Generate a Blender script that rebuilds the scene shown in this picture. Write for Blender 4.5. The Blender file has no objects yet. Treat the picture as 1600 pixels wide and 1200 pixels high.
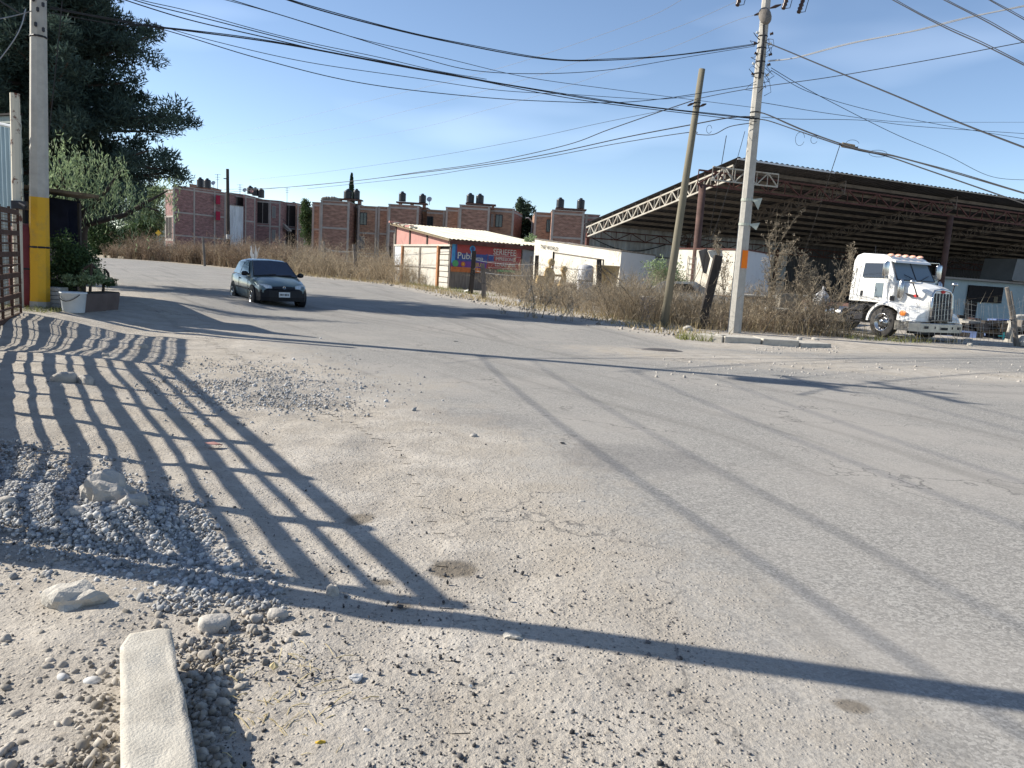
import bpy, math, random
import numpy as np
from mathutils import Vector, Matrix, noise
random.seed(7); rng = np.random.default_rng(11)
R_ = math.radians
scene = bpy.context.scene
col = scene.collection

# ------------------------------------------------------------------ camera
EYE = 1.6
cam = bpy.data.cameras.new('camera'); camo = bpy.data.objects.new('camera', cam); col.objects.link(camo)
ROT = Matrix.Rotation(math.pi/2-R_(8.48), 3, 'X') @ Matrix.Rotation(R_(3.5), 3, 'Z')
camo.matrix_world = Matrix.Translation((0, 0, EYE)) @ ROT.to_4x4()
cam.sensor_width = 36; cam.lens = 27; cam.clip_end = 3000; cam.clip_start = 0.05
scene.camera = camo
scene.render.resolution_x = 1024; scene.render.resolution_y = 768
# ------------------------------------------------------------------ sky, sun, exposure
SUN_EL, SUN_AZ = 32.0, -80.0
w = bpy.data.worlds.new("World"); scene.world = w; w.use_nodes = True
wn = w.node_tree.nodes; wl = w.node_tree.links
sky = wn.new('ShaderNodeTexSky'); sky.sky_type = 'NISHITA'; sky.sun_disc = False
sky.sun_elevation = R_(SUN_EL); sky.sun_rotation = R_(SUN_AZ)
sky.air_density = 1.0; sky.dust_density = 1.5; sky.ozone_density = 1.3; sky.altitude = 2200
# thin real-sky cirrus: white mixed in by view direction
tc = wn.new('ShaderNodeTexCoord'); mp = wn.new('ShaderNodeMapping'); mp.inputs['Scale'].default_value = (2.2, 2.2, 9)
nz = wn.new('ShaderNodeTexNoise'); nz.inputs['Scale'].default_value = 1.1; nz.inputs['Detail'].default_value = 2.5; nz.inputs['Roughness'].default_value = .55
rp = wn.new('ShaderNodeValToRGB'); rp.color_ramp.elements[0].position = .54; rp.color_ramp.elements[1].position = 1.0
mx = wn.new('ShaderNodeMixRGB'); mx.blend_type = 'ADD'; mx.inputs['Color2'].default_value = (2.4, 2.5, 2.6, 1)
wl.new(tc.outputs['Generated'], mp.inputs[0]); wl.new(mp.outputs[0], nz.inputs['Vector']); wl.new(nz.outputs[0], rp.inputs[0])
wl.new(rp.outputs[0], mx.inputs['Fac']); wl.new(sky.outputs[0], mx.inputs['Color1']); wl.new(mx.outputs[0], wn['Background'].inputs[0])
wn['Background'].inputs[1].default_value = 0.108
sd = bpy.data.lights.new('sun', 'SUN'); so = bpy.data.objects.new('sun', sd); col.objects.link(so)
sd.energy = 4.9; sd.angle = R_(0.5); sd.color = (1, .94, .83)
_a = R_(SUN_AZ); SUNV = Vector((math.sin(_a)*math.cos(R_(SUN_EL)), math.cos(_a)*math.cos(R_(SUN_EL)), math.sin(R_(SUN_EL))))
so.rotation_euler = (-SUNV).to_track_quat('-Z', 'Y').to_euler()
scene.view_settings.view_transform = 'Standard'; scene.view_settings.look = 'None'
scene.view_settings.exposure = 0.76; scene.view_settings.gamma = 1

# ------------------------------------------------------------------ helpers
def ray(x, y): return ROT @ Vector(((x-800)/1200, -(y-600)/1200, -1))
def G(x, y, z=0):
    d = ray(x, y); t = (z-EYE)/d.z; return Vector((d.x*t, d.y*t, z))
def D(x, y, dep):
    d = ray(x, y); t = dep/d.y; return Vector((d.x*t, dep, EYE+d.z*t))
def sst(a, b, v):
    t = max(0, min(1, (v-a)/(b-a))); return t*t*(3-2*t)
def tz(x, y):
    b = .25*sst(-6.6, -9.6, x)*sst(11.5, 13.5, y)*(1-sst(23, 30, y))
    m = .09*math.exp(-((x+2.75)/.75)**2-((y-4.35)/.55)**2) + .10*math.exp(-((x+2.1)/.35)**2-((y-4.1)/.25)**2)
    m += .08*sst(-3.6, -5.2, x)*(1-sst(9, 12, y))*sst(4, 6, y)
    return b+m
def tag(o, label=None, cat=None, group=None, kind=None):
    if label: o['label'] = label
    if cat: o['category'] = cat
    if group: o['group'] = group
    if kind: o['kind'] = kind
    return o
WM = {}
def root(name, loc, label, cat, group=None, rz=0, rot=None):
    o = bpy.data.objects.new(name, None); col.objects.link(o); o.location = loc
    if rot is not None: o.rotation_euler = rot
    else: o.rotation_euler = (0, 0, rz)
    o.empty_display_size = .2
    WM[o.name] = (Matrix.Translation(Vector(loc)) @ o.rotation_euler.to_matrix().to_4x4())
    return tag(o, label, cat, group)
def wmat(o):
    while o.parent: o = o.parent
    return WM.get(o.name, Matrix.Identity(4))
def children(o): return [c for c in bpy.data.objects if c.parent == o]
def copy_tree(o, parent=None):
    c = o.copy(); col.objects.link(c); c.parent = parent
    for ch in children(o): copy_tree(ch, c)
    return c
class MB:
    def __init__(s): s.v = []; s.f = []; s.m = []
    def add(s, vs, fs, mi=0):
        n = len(s.v); s.v += [Vector(v) for v in vs]; s.f += [[i+n for i in f] for f in fs]; s.m += [mi]*len(fs); return s
    def box(s, c, size, rz=0, mi=0, M=None, taper=1):
        x, y, z = [k/2 for k in size]; vs = []
        for dz in (-1, 1):
            t = taper if dz > 0 else 1
            for dx, dy in ((-1, -1), (1, -1), (1, 1), (-1, 1)): vs.append(Vector((dx*x*t, dy*y*t, dz*z)))
        if M is None: M = Matrix.Rotation(rz, 3, 'Z')
        return s.add([M@v+Vector(c) for v in vs], [(3, 2, 1, 0), (4, 5, 6, 7), (0, 1, 5, 4), (1, 2, 6, 5), (2, 3, 7, 6), (3, 0, 4, 7)], mi)
    def hexa(s, b, t, mi=0):   # bottom quad, top quad (ccw from above)
        return s.add(list(b)+list(t), [(3, 2, 1, 0), (4, 5, 6, 7), (0, 1, 5, 4), (1, 2, 6, 5), (2, 3, 7, 6), (3, 0, 4, 7)], mi)
    def wall(s, p0, p1, z0, z1, off=0, th=.1, mi=0, z1b=None):
        p0 = Vector(p0[:2]); p1 = Vector(p1[:2]); d = (p1-p0).normalized(); n = Vector((d.y, -d.x))
        a = p0+n*off; b = p1+n*off; c = p1+n*(off-th); e = p0+n*(off-th); z2 = z1 if z1b is None else z1b
        return s.hexa([(*a, z0), (*b, z0), (*c, z0), (*e, z0)], [(*a, z1), (*b, z2), (*c, z2), (*e, z1)], mi)
    def tube(s, pts, r, n=8, mi=0, caps=True, sq=None):
        pts = [Vector(p) for p in pts]; rr = r if isinstance(r, (list, tuple)) else [r]*len(pts); base = len(s.v); up = None
        for i, p in enumerate(pts):
            d = (pts[min(i+1, len(pts)-1)]-pts[max(i-1, 0)]).normalized()
            if up is None: up = Vector((0, 0, 1)) if abs(d.z) < .9 else Vector((1, 0, 0))
            a = d.cross(up).normalized(); up = a.cross(d).normalized()
            for k in range(n):
                t = 2*math.pi*(k+.5)/n; s.v.append(p+(a*math.cos(t)+up*math.sin(t))*rr[i])
        for i in range(len(pts)-1):
            for k in range(n):
                k2 = (k+1) % n; s.f.append([base+i*n+k, base+i*n+k2, base+(i+1)*n+k2, base+(i+1)*n+k]); s.m.append(mi)
        if caps:
            s.f.append([base+k for k in range(n)][::-1]); s.f.append([base+(len(pts)-1)*n+k for k in range(n)]); s.m += [mi, mi]
        return s
    def lathe(s, prof, M=None, n=20, mi=0):   # prof: (r,z)
        base = len(s.v); M = M or Matrix.Identity(4)
        for r, z in prof:
            for k in range(n):
                t = 2*math.pi*k/n; s.v.append(M@Vector((r*math.cos(t), r*math.sin(t), z)))
        for i in range(len(prof)-1):
            for k in range(n):
                k2 = (k+1) % n; s.f.append([base+i*n+k, base+i*n+k2, base+(i+1)*n+k2, base+(i+1)*n+k]); s.m.append(mi)
        return s
    def loft(s, secs, mi=0, caps=True):
        base = len(s.v); n = len(secs[0])
        for q in secs: s.v += [Vector(p) for p in q]
        for i in range(len(secs)-1):
            for k in range(n):
                k2 = (k+1) % n; s.f.append([base+i*n+k, base+i*n+k2, base+(i+1)*n+k2, base+(i+1)*n+k]); s.m.append(mi)
        if caps:
            s.f.append([base+k for k in range(n)][::-1]); s.f.append([base+(len(secs)-1)*n+k for k in range(n)]); s.m += [mi, mi]
        return s
    def quad(s, a, b, c, d, mi=0): return s.add([a, b, c, d], [(0, 1, 2, 3)], mi)
    def build(s, name, mats, parent=None, smooth=False, bevel=0, subd=0, local=False):
        vs = s.v
        if parent is not None and not local:
            inv = wmat(parent).inverted(); vs = [inv@v for v in vs]
        me = bpy.data.meshes.new(name); me.from_pydata([tuple(v) for v in vs], [], s.f)
        for m in (mats if isinstance(mats, (list, tuple)) else [mats]): me.materials.append(m)
        if any(s.m): me.polygons.foreach_set('material_index', s.m)
        if smooth: me.polygons.foreach_set('use_smooth', [True]*len(s.f))
        me.validate(); me.update()
        o = bpy.data.objects.new(name, me); col.objects.link(o)
        if parent is not None: o.parent = parent
        if bevel:
            b = o.modifiers.new('b', 'BEVEL'); b.width = bevel; b.segments = 2; b.limit_method = 'ANGLE'; b.harden_normals = False
        if subd:
            b = o.modifiers.new('s', 'SUBSURF'); b.levels = subd; b.render_levels = subd
        return o
def npmesh(name, V, F, mats, mi=None, smooth=False, parent=None):
    """V (n,3); F (m,k) constant-size faces"""
    me = bpy.data.meshes.new(name); V = np.asarray(V, np.float32); F = np.asarray(F, np.int32); k = F.shape[1]
    if parent is not None:
        inv = np.array(wmat(parent).inverted()); V = (V@inv[:3, :3].T+inv[:3, 3]).astype(np.float32)
    me.vertices.add(len(V)); me.vertices.foreach_set('co', V.ravel())
    me.loops.add(F.size); me.loops.foreach_set('vertex_index', F.ravel())
    me.polygons.add(len(F)); me.polygons.foreach_set('loop_start', np.arange(0, F.size, k, dtype=np.int32))
    for m in (mats if isinstance(mats, (list, tuple)) else [mats]): me.materials.append(m)
    if mi is not None: me.polygons.foreach_set('material_index', np.asarray(mi, np.int32))
    if smooth: me.polygons.foreach_set('use_smooth', np.ones(len(F), bool))
    me.update(calc_edges=True)
    o = bpy.data.objects.new(name, me); col.objects.link(o)
    if parent is not None: o.parent = parent
    return o

# ------------------------------------------------------------------ materials
def newmat(name):
    m = bpy.data.materials.new(name); m.use_nodes = True; nt = m.node_tree; return m, nt.nodes, nt.links, nt.nodes['Principled BSDF']
def mat(name, c, rough=.8, metal=0, var=.25, scale=4, bump=0, bscale=None, c2=None, stretch=None, island=0, spec=.3, coat=0, trans=0, contrast=(.3, .7)):
    m, N, L, P = newmat(name)
    P.inputs['Roughness'].default_value = rough; P.inputs['Metallic'].default_value = metal
    P.inputs['Specular IOR Level'].default_value = spec
    if coat: P.inputs['Coat Weight'].default_value = coat; P.inputs['Coat Roughness'].default_value = .08
    t = N.new('ShaderNodeTexCoord'); mp = N.new('ShaderNodeMapping'); L.new(t.outputs['Object'], mp.inputs[0])
    if stretch: mp.inputs['Scale'].default_value = stretch
    n = N.new('ShaderNodeTexNoise'); n.inputs['Scale'].default_value = scale; n.inputs['Detail'].default_value = 6; n.inputs['Roughness'].default_value = .65
    L.new(mp.outputs[0], n.inputs['Vector'])
    r = N.new('ShaderNodeValToRGB'); r.color_ramp.elements[0].position = contrast[0]; r.color_ramp.elements[1].position = contrast[1]
    a = [k*(1-var) for k in c]; b = list(c2) if c2 else [min(1, k*(1+var)) for k in c]
    r.color_ramp.elements[0].color = (*(c if c2 else a), 1); r.color_ramp.elements[1].color = (*b, 1)
    L.new(n.outputs[0], r.inputs[0]); out = r.outputs[0]
    if island:
        g = N.new('ShaderNodeNewGeometry'); h = N.new('ShaderNodeHueSaturation')
        mr = N.new('ShaderNodeMapRange'); mr.inputs[3].default_value = 1-island; mr.inputs[4].default_value = 1+island
        L.new(g.outputs['Random Per Island'], mr.inputs[0]); L.new(mr.outputs[0], h.inputs['Value']); L.new(out, h.inputs['Color']); out = h.outputs[0]
    L.new(out, P.inputs['Base Color'])
    if bump:
        n2 = N.new('ShaderNodeTexNoise'); n2.inputs['Scale'].default_value = bscale or scale*4; n2.inputs['Detail'].default_value = 4
        L.new(mp.outputs[0], n2.inputs['Vector']); bp = N.new('ShaderNodeBump'); bp.inputs['Strength'].default_value = bump; bp.inputs['Distance'].default_value = .02
        L.new(n2.outputs[0], bp.inputs['Height']); L.new(bp.outputs[0], P.inputs['Normal'])
    if trans:
        tr = N.new('ShaderNodeBsdfTranslucent'); ms = N.new('ShaderNodeMixShader'); ms.inputs[0].default_value = trans
        L.new(out, tr.inputs[0]); L.new(P.outputs[0], ms.inputs[1]); L.new(tr.outputs[0], ms.inputs[2]); L.new(ms.outputs[0], N['Material Output'].inputs[0])
    return m
def brickmat(name, c1, c2, mortar, axis, sc=1.0):
    """axis: world direction of the wall in plan, so courses run along it"""
    m, N, L, P = newmat(name); P.inputs['Roughness'].default_value = .9
    t = N.new('ShaderNodeTexCoord'); d = N.new('ShaderNodeVectorMath'); d.operation = 'DOT_PRODUCT'; d.inputs[1].default_value = (axis[0], axis[1], 0)
    L.new(t.outputs['Object'], d.inputs[0]); sp = N.new('ShaderNodeSeparateXYZ'); L.new(t.outputs['Object'], sp.inputs[0])
    cb = N.new('ShaderNodeCombineXYZ'); L.new(d.outputs['Value'], cb.inputs[0]); L.new(sp.outputs['Z'], cb.inputs[1])
    b = N.new('ShaderNodeTexBrick'); b.inputs['Scale'].default_value = sc; b.inputs['Brick Width'].default_value = .28; b.inputs['Row Height'].default_value = .115
    b.inputs['Mortar Size'].default_value = .012; b.inputs['Mortar Smooth'].default_value = .3; b.inputs['Bias'].default_value = -.1
    b.inputs['Color1'].default_value = (*c1, 1); b.inputs['Color2'].default_value = (*c2, 1); b.inputs['Mortar'].default_value = (*mortar, 1)
    L.new(cb.outputs[0], b.inputs['Vector'])
    n = N.new('ShaderNodeTexNoise'); n.inputs['Scale'].default_value = 1.6; n.inputs['Detail'].default_value = 6; mpn = N.new('ShaderNodeMapping'); mpn.inputs['Scale'].default_value = (1, 1, 3.2)
    L.new(t.outputs['Object'], mpn.inputs[0]); L.new(mpn.outputs[0], n.inputs['Vector'])
    mr = N.new('ShaderNodeMapRange'); mr.inputs[1].default_value = .3; mr.inputs[2].default_value = .7; mr.inputs[3].default_value = .62; mr.inputs[4].default_value = 1.3; L.new(n.outputs[0], mr.inputs[0])
    mm = N.new('ShaderNodeVectorMath'); mm.operation = 'SCALE'; L.new(b.outputs['Color'], mm.inputs[0]); L.new(mr.outputs[0], mm.inputs['Scale'])
    L.new(mm.outputs[0], P.inputs['Base Color'])
    return m
def glassmat(name, c, rough=.08):
    m, N, L, P = newmat(name); P.inputs['Base Color'].default_value = (*c, 1); P.inputs['Roughness'].default_value = rough; P.inputs['Specular IOR Level'].default_value = .8
    return m
def corrmat(name, c, axis, period=.2, var=.2, rough=.6, metal=.3, c2=None, amt=.4):
    """sheet metal: rust / dirt colour with fine streaks along the sheet"""
    return mat(name, c, rough, metal, var, 1.6, c2=c2, stretch=(1, 1, .25), contrast=(.42, .72))

M = {}
M['concrete'] = mat('concrete', (.40, .38, .34), .9, var=.14, scale=5, bump=.3, bscale=60)
M['concrete_old'] = mat('concrete_old', (.34, .32, .28), .95, var=.3, scale=3, bump=.5, bscale=50)
M['kerb'] = mat('kerb_concrete', (.48, .445, .38), .95, c2=(.30, .27, .225), contrast=(.45, .8), scale=6, bump=.35, bscale=110)
M['frame'] = mat('frame_concrete', (.33, .30, .275), .9, var=.15, scale=1.5)
M['yellow'] = mat('yellow_paint', (.62, .34, .02), .6, c2=(.36, .23, .06), scale=3.5, contrast=(.5, .8), bump=.15, bscale=40)
M['wood'] = mat('weathered_wood', (.20, .155, .10), .9, var=.35, scale=6, stretch=(1, 1, .12), bump=.4, bscale=40)
M['wood_green'] = mat('treated_pole_wood', (.185, .165, .12), .85, var=.22, scale=8, stretch=(1, 1, .08), bump=.3, bscale=40)
M['wood_dark'] = mat('dark_wood', (.05, .042, .036), .9, var=.4, scale=8, stretch=(1, 1, .12), bump=.5, bscale=40)
M['wood_grey'] = mat('grey_wood', (.17, .15, .13), .9, var=.4, scale=8, stretch=(1, 1, .12))
M['cable'] = mat('cable_rubber', (.018, .018, .02), .6, var=.1)
M['cable_pale'] = mat('bare_aluminium_wire', (.30, .30, .30), .4, .6, var=.1)
M['dark_metal'] = mat('dark_metal', (.04, .04, .045), .5, .6, var=.3, scale=9)
M['rust'] = mat('rust_paint', (.10, .042, .034), .8, .1, var=.35, scale=4)
M['rust_brown'] = mat('rusty_column', (.10, .058, .048), .8, .1, var=.35, scale=3)
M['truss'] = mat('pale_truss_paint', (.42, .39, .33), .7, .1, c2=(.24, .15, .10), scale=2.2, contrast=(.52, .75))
M['truss_shade'] = mat('truss_paint_shaded', (.17, .14, .115), .8, .1, var=.3, scale=2)  # truss paint darkened to imitate the shade under the shed roof
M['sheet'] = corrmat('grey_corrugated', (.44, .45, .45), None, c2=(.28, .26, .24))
M['sheet_dark_shade'] = corrmat('dark_shaded_sheet', (.075, .07, .068), None)  # dark sheet, darkened further to deepen the shade inside the shed
M['white_sheet'] = corrmat('white_sheet', (.62, .64, .66), None, metal=0)
M['blue_sheet'] = corrmat('pale_blue_sheet', (.27, .36, .40), None, metal=.1)
M['cream_sheet'] = corrmat('cream_sheet', (.40, .42, .36), None, metal=.1)
M['cream'] = mat('cream_roof', (.66, .60, .47), .75, var=.12, scale=2, c2=(.45, .36, .24), contrast=(.55, .85))
M['cream_post'] = mat('peeling_cream_post', (.55, .50, .40), .8, c2=(.12, .05, .035), scale=5, contrast=(.56, .62))
M['navy'] = mat('navy_cladding', (.018, .022, .045), .75, var=.3, scale=3)
M['maroon'] = mat('maroon_tarp', (.12, .022, .03), .7, var=.25, scale=3)
M['slat'] = mat('rusty_brown_gate_bar', (.085, .045, .03), .75, .2, var=.4, scale=9)
M['mesh'] = mat('tan_mesh_wire', (.22, .16, .10), .7, .3, var=.3, scale=9)
M['white_plastic'] = mat('white_plastic', (.62, .65, .66), .5, var=.1, scale=3)
M['planter'] = mat('brown_planter', (.12, .09, .08), .7, var=.2, scale=4)
M['white_block'] = mat('whitewashed_block', (.45, .44, .42), .9, var=.2, scale=6)
M['tank'] = mat('black_tank', (.014, .015, .019), .35, var=.3, scale=2, spec=.5)
M['brick_n'] = brickmat('red_brick', (.22, .105, .075), (.31, .165, .12), (.28, .23, .19), (1, 0))
M['brick_o'] = brickmat('orange_brick', (.25, .13, .085), (.34, .19, .125), (.28, .23, .18), (1, 0))
M['brick_sunlit'] = brickmat('sunlit_side_brick', (.30, .125, .09), (.36, .16, .11), (.22, .16, .14), (0, 1))  # redder tone paints sunlight onto the receding side wall
M['brick_purple'] = brickmat('dusky_brick', (.20, .09, .085), (.27, .135, .12), (.27, .22, .21), (.65, .76))
M['dark'] = mat('dark_interior', (.022, .018, .018), .9, var=.3)
M['pane'] = glassmat('window_pane', (.02, .024, .03))
M['curtain'] = mat('curtain', (.18, .18, .18), .9, var=.3, scale=6, stretch=(6, 6, .3))
M['red_cloth'] = mat('red_cloth', (.30, .02, .05), .9, var=.2)
M['pink'] = mat('pink_panel', (.42, .22, .19), .85, var=.12, scale=2)
M['white_door'] = mat('white_tarp_door', (.50, .47, .41), .85, var=.16, scale=3.2, stretch=(1, 1, .35), c2=(.36, .31, .25), contrast=(.5, .85))
M['orange_post'] = mat('orange_post', (.36, .17, .08), .8, var=.25, scale=5)
M['tarp'] = mat('grey_tarp', (.20, .215, .23), .6, var=.12, scale=1.5)
M['banner_red'] = mat('banner_red', (.30, .055, .055), .7, var=.15)
M['banner_blue'] = mat('banner_blue', (.045, .075, .22), .7, var=.2)
M['banner_sky'] = mat('banner_light_blue', (.06, .26, .50), .7, var=.2)
M['banner_purple'] = mat('banner_purple', (.13, .05, .22), .7, var=.2)
M['banner_white'] = mat('banner_white', (.55, .55, .50), .7, var=.1)
M['banner_yellow'] = mat('banner_yellow', (.55, .36, .04), .7, var=.15)
M['banner_green'] = mat('banner_green', (.08, .30, .12), .7, var=.15)
M['banner_orange'] = mat('banner_orange', (.42, .13, .04), .7, var=.25)
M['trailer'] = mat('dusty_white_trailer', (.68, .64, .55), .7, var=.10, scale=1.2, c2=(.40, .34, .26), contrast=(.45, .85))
M['trailer_shade'] = mat('trailer_white_shaded', (.50, .51, .53), .7, var=.10, scale=1.0, c2=(.34, .34, .35), contrast=(.5, .9))  # trailer white darkened and greyed for the faces in shade
M['rubber'] = mat('tyre_rubber', (.035, .034, .034), .85, var=.3, scale=8, c2=(.11, .10, .09), contrast=(.4, .9))
M['chrome'] = mat('dusty_chrome', (.55, .54, .52), .22, .95, var=.15, scale=4)
M['bumper'] = mat('dusty_steel_bumper', (.42, .40, .36), .38, .8, var=.2, scale=3)
M['truck_white'] = mat('truck_white_paint', (.78, .77, .74), .35, var=.03, scale=2, c2=(.60, .56, .48), contrast=(.55, .95), coat=.4)
M['grille'] = mat('grille_mesh', (.035, .035, .038), .5, .5, var=.3, scale=30)
M['windshield'] = glassmat('dusty_windshield', (.13, .17, .20), .25)
M['carglass'] = glassmat('car_glass', (.006, .010, .024), .10)
M['carglass_side'] = glassmat('car_side_glass', (.16, .26, .32), .10)
M['carpaint'] = mat('grey_green_paint', (.15, .20, .205), .34, .35, var=.06, scale=2, coat=.7)
M['carblack'] = mat('black_plastic', (.012, .013, .016), .6, var=.2)
M['amber'] = mat('amber_lens', (.65, .20, .04), .4, var=.1)
M['amber_pale'] = mat('pale_amber_marker', (.60, .33, .24), .4, var=.1)
M['lens'] = mat('clear_lens', (.55, .60, .62), .15, .3, var=.2, scale=20)
M['red'] = mat('red_badge', (.5, .03, .03), .5, var=.1)
M['orange'] = mat('orange_paper', (.85, .20, .01), .7, var=.12, scale=8)
M['black_text'] = mat('black_lettering', (.05, .05, .05), .8, var=.1)
M['red_text'] = mat('dark_orange_lettering', (.50, .07, .005), .8, var=.1)
M['lamp_lens'] = mat('street_lamp_lens', (.34, .31, .16), .4, var=.1)
M['bark'] = mat('bark', (.06, .045, .035), .95, var=.35, scale=9, stretch=(1, 1, .2), bump=.5)
M['conifer'] = mat('conifer_needles', (.055, .085, .068), .85, var=.35, scale=.9, island=.35, trans=.3)
M['pepper'] = mat('pepper_tree_leaves', (.25, .32, .17), .7, var=.25, scale=1.4, island=.35, trans=.35)
M['bush'] = mat('bush_leaves', (.055, .095, .035), .75, var=.3, scale=2, island=.35, trans=.3)
M['eucalyptus'] = mat('eucalyptus_leaves', (.060, .085, .050), .8, var=.3, scale=.8, island=.4, trans=.25)
M['cypress'] = mat('cypress_leaves', (.022, .045, .022), .85, var=.3, scale=.8, island=.3)
M['dry'] = mat('dry_stalks', (.33, .27, .19), .9, var=.3, scale=.6, island=.5, trans=.3)
M['dry_brown'] = mat('brown_dry_stalks', (.23, .17, .12), .9, var=.3, scale=.7, island=.45, trans=.2)
M['straw'] = mat('dry_grass', (.34, .27, .14), .9, var=.25, scale=1, island=.35, trans=.3)
M['green_grass'] = mat('green_grass', (.20, .21, .07), .9, var=.3, scale=1, island=.4, trans=.3)
M['thistle'] = mat('dead_thistle', (.27, .225, .165), .9, var=.25, scale=2, island=.4, trans=.25)
M['stone'] = mat('pale_stone', (.40, .37, .33), .95, var=.2, scale=14, bump=.4, bscale=60, island=.0)
M['stone_white'] = mat('whitish_stone', (.43, .40, .35), .95, var=.15, scale=14, bump=.4, bscale=60)
M['gravel'] = mat('blue_grey_gravel', (.35, .345, .335), .95, var=.25, scale=30, island=.45)
M['pebble'] = mat('brown_pebbles', (.31, .28, .24), .95, var=.25, scale=30, island=.45)
M['crumb'] = mat('asphalt_crumbs', (.09, .085, .085), .95, var=.3, scale=30, island=.6)
M['white_rag'] = mat('white_rag', (.66, .65, .62), .8, var=.1)
M['machine_yellow'] = mat('faded_yellow', (.50, .36, .17), .85, c2=(.26, .16, .09), scale=4, contrast=(.45, .7))
M['drum_white'] = mat('white_drum', (.42, .42, .43), .5, var=.2, scale=3)
M['car_pale'] = mat('pale_wreck_paint', (.28, .30, .30), .5, var=.2, scale=2)
M['blue_junk'] = mat('faded_blue', (.12, .17, .33), .7, var=.3, scale=2)
M['straw_bit'] = mat('straw_bits', (.50, .41, .23), .9, var=.2, scale=10, island=.3)
M['turquoise'] = mat('turquoise_paint', (.05, .35, .36), .7, var=.1)
M['office'] = mat('office_wall', (.42, .50, .52), .9, var=.1, scale=1)
M['sign_yellow'] = mat('sign_yellow', (.65, .45, .03), .6, var=.1)
M['ceramic'] = mat('brown_porcelain', (.05, .028, .022), .3, var=.2)
M['dish'] = mat('dish_grey', (.30, .34, .40), .6, var=.15)

# ground shader ----------------------------------------------------
ROADL = [G(*p) for p in [(1130, 1200), (1010, 1010), (900, 830), (770, 700), (610, 632), (470, 566), (395, 533), (320, 505), (215, 480), (175, 452), (150, 425), (132, 410)]]
EDGE_PX = [(150, 402), (250, 408.5), (330, 416), (400, 423.5), (460, 430), (540, 438), (615, 446), (685, 461.5), (760, 475), (860, 491), (960, 511), (1040, 527), (1100, 541), (1300, 551), (1500, 549), (1700, 552)]
ROADR = [G(*p) for p in EDGE_PX]
POLY = [v.xy for v in ROADL]+[Vector((-75, 112)), Vector((-70, 122))]+[v.xy for v in ROADR]+[Vector((60, 24)), Vector((60, -20)), Vector((3.0, -20)), Vector((.9, .5))]
PX = np.array([[p.x, p.y] for p in POLY])
def sdist(X, Y):
    """signed distance to the road outline, + inside"""
    P = np.stack([X, Y], -1); d = np.full(X.shape, 1e9); ins = np.zeros(X.shape, bool); n = len(PX)
    for i in range(n):
        a = PX[i]; b = PX[(i+1) % n]; e = b-a; w_ = P-a
        t = np.clip((w_@e)/(e@e), 0, 1); q = w_-t[..., None]*e; d = np.minimum(d, np.sqrt((q**2).sum(-1)))
        c = ((a[1] > Y) != (b[1] > Y)) & (X < (b[0]-a[0])*(Y-a[1])/((b[1]-a[1])+1e-12)+a[0]); ins ^= c
    return np.where(ins, d, -d)
def node_helpers(N, L):
    def math_(op, a, b=None, c=None, clamp=False):
        n = N.new('ShaderNodeMath'); n.operation = op; n.use_clamp = clamp
        for i, v in enumerate((a, b, c)):
            if v is None: continue
            if isinstance(v, (int, float)): n.inputs[i].default_value = v
            else: L.new(v, n.inputs[i])
        return n.outputs[0]
    def noise_(vec, sc, det=4, rough=.6):
        n = N.new('ShaderNodeTexNoise'); n.inputs['Scale'].default_value = sc; n.inputs['Detail'].default_value = det; n.inputs['Roughness'].default_value = rough; L.new(vec, n.inputs['Vector']); return n.outputs[0]
    def ramp(f, stops):
        r = N.new('ShaderNodeValToRGB'); el = r.color_ramp.elements
        while len(el) < len(stops): el.new(.5)
        for e, (p, c) in zip(el, stops): e.position = p; e.color = (*c, 1) if len(c) == 3 else c
        L.new(f, r.inputs[0]); return r.outputs[0]
    def mix(f, a, b):
        m = N.new('ShaderNodeMixRGB')
        for i, v in enumerate((f, a, b)):
            if isinstance(v, (int, float)): m.inputs[i].default_value = v
            elif isinstance(v, tuple): m.inputs[i].default_value = (*v, 1)
            else: L.new(v, m.inputs[i])
        return m.outputs[0]
    def mrange(f, a, b, c=0, d=1):
        m = N.new('ShaderNodeMapRange'); m.interpolation_type = 'SMOOTHSTEP'; m.inputs[1].default_value = a; m.inputs[2].default_value = b; m.inputs[3].default_value = c; m.inputs[4].default_value = d; L.new(f, m.inputs[0]); return m.outputs[0]
    return math_, noise_, ramp, mix, mrange
STAINS = [(G(702, 891), .13, .10, .55), (G(597, 910), .07, .05, .5), (G(1334, 1105), .09, .06, .45), (G(565, 812), .10, .14, .45), (G(628, 944), .05, .05, .45)]
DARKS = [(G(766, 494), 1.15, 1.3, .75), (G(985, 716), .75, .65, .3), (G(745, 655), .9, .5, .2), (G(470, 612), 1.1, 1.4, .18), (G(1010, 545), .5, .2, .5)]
LIGHTS = [(G(1150, 560), 4.2, 1.8, .9), (G(1500, 585), 5.5, 1.5, .9), (G(1330, 575), 4.0, 1.2, .8), (G(760, 690), .8, .55, .9), (G(830, 720), .5, .4, .6), (G(600, 600), 1.2, 1.0, .5)]
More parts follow.
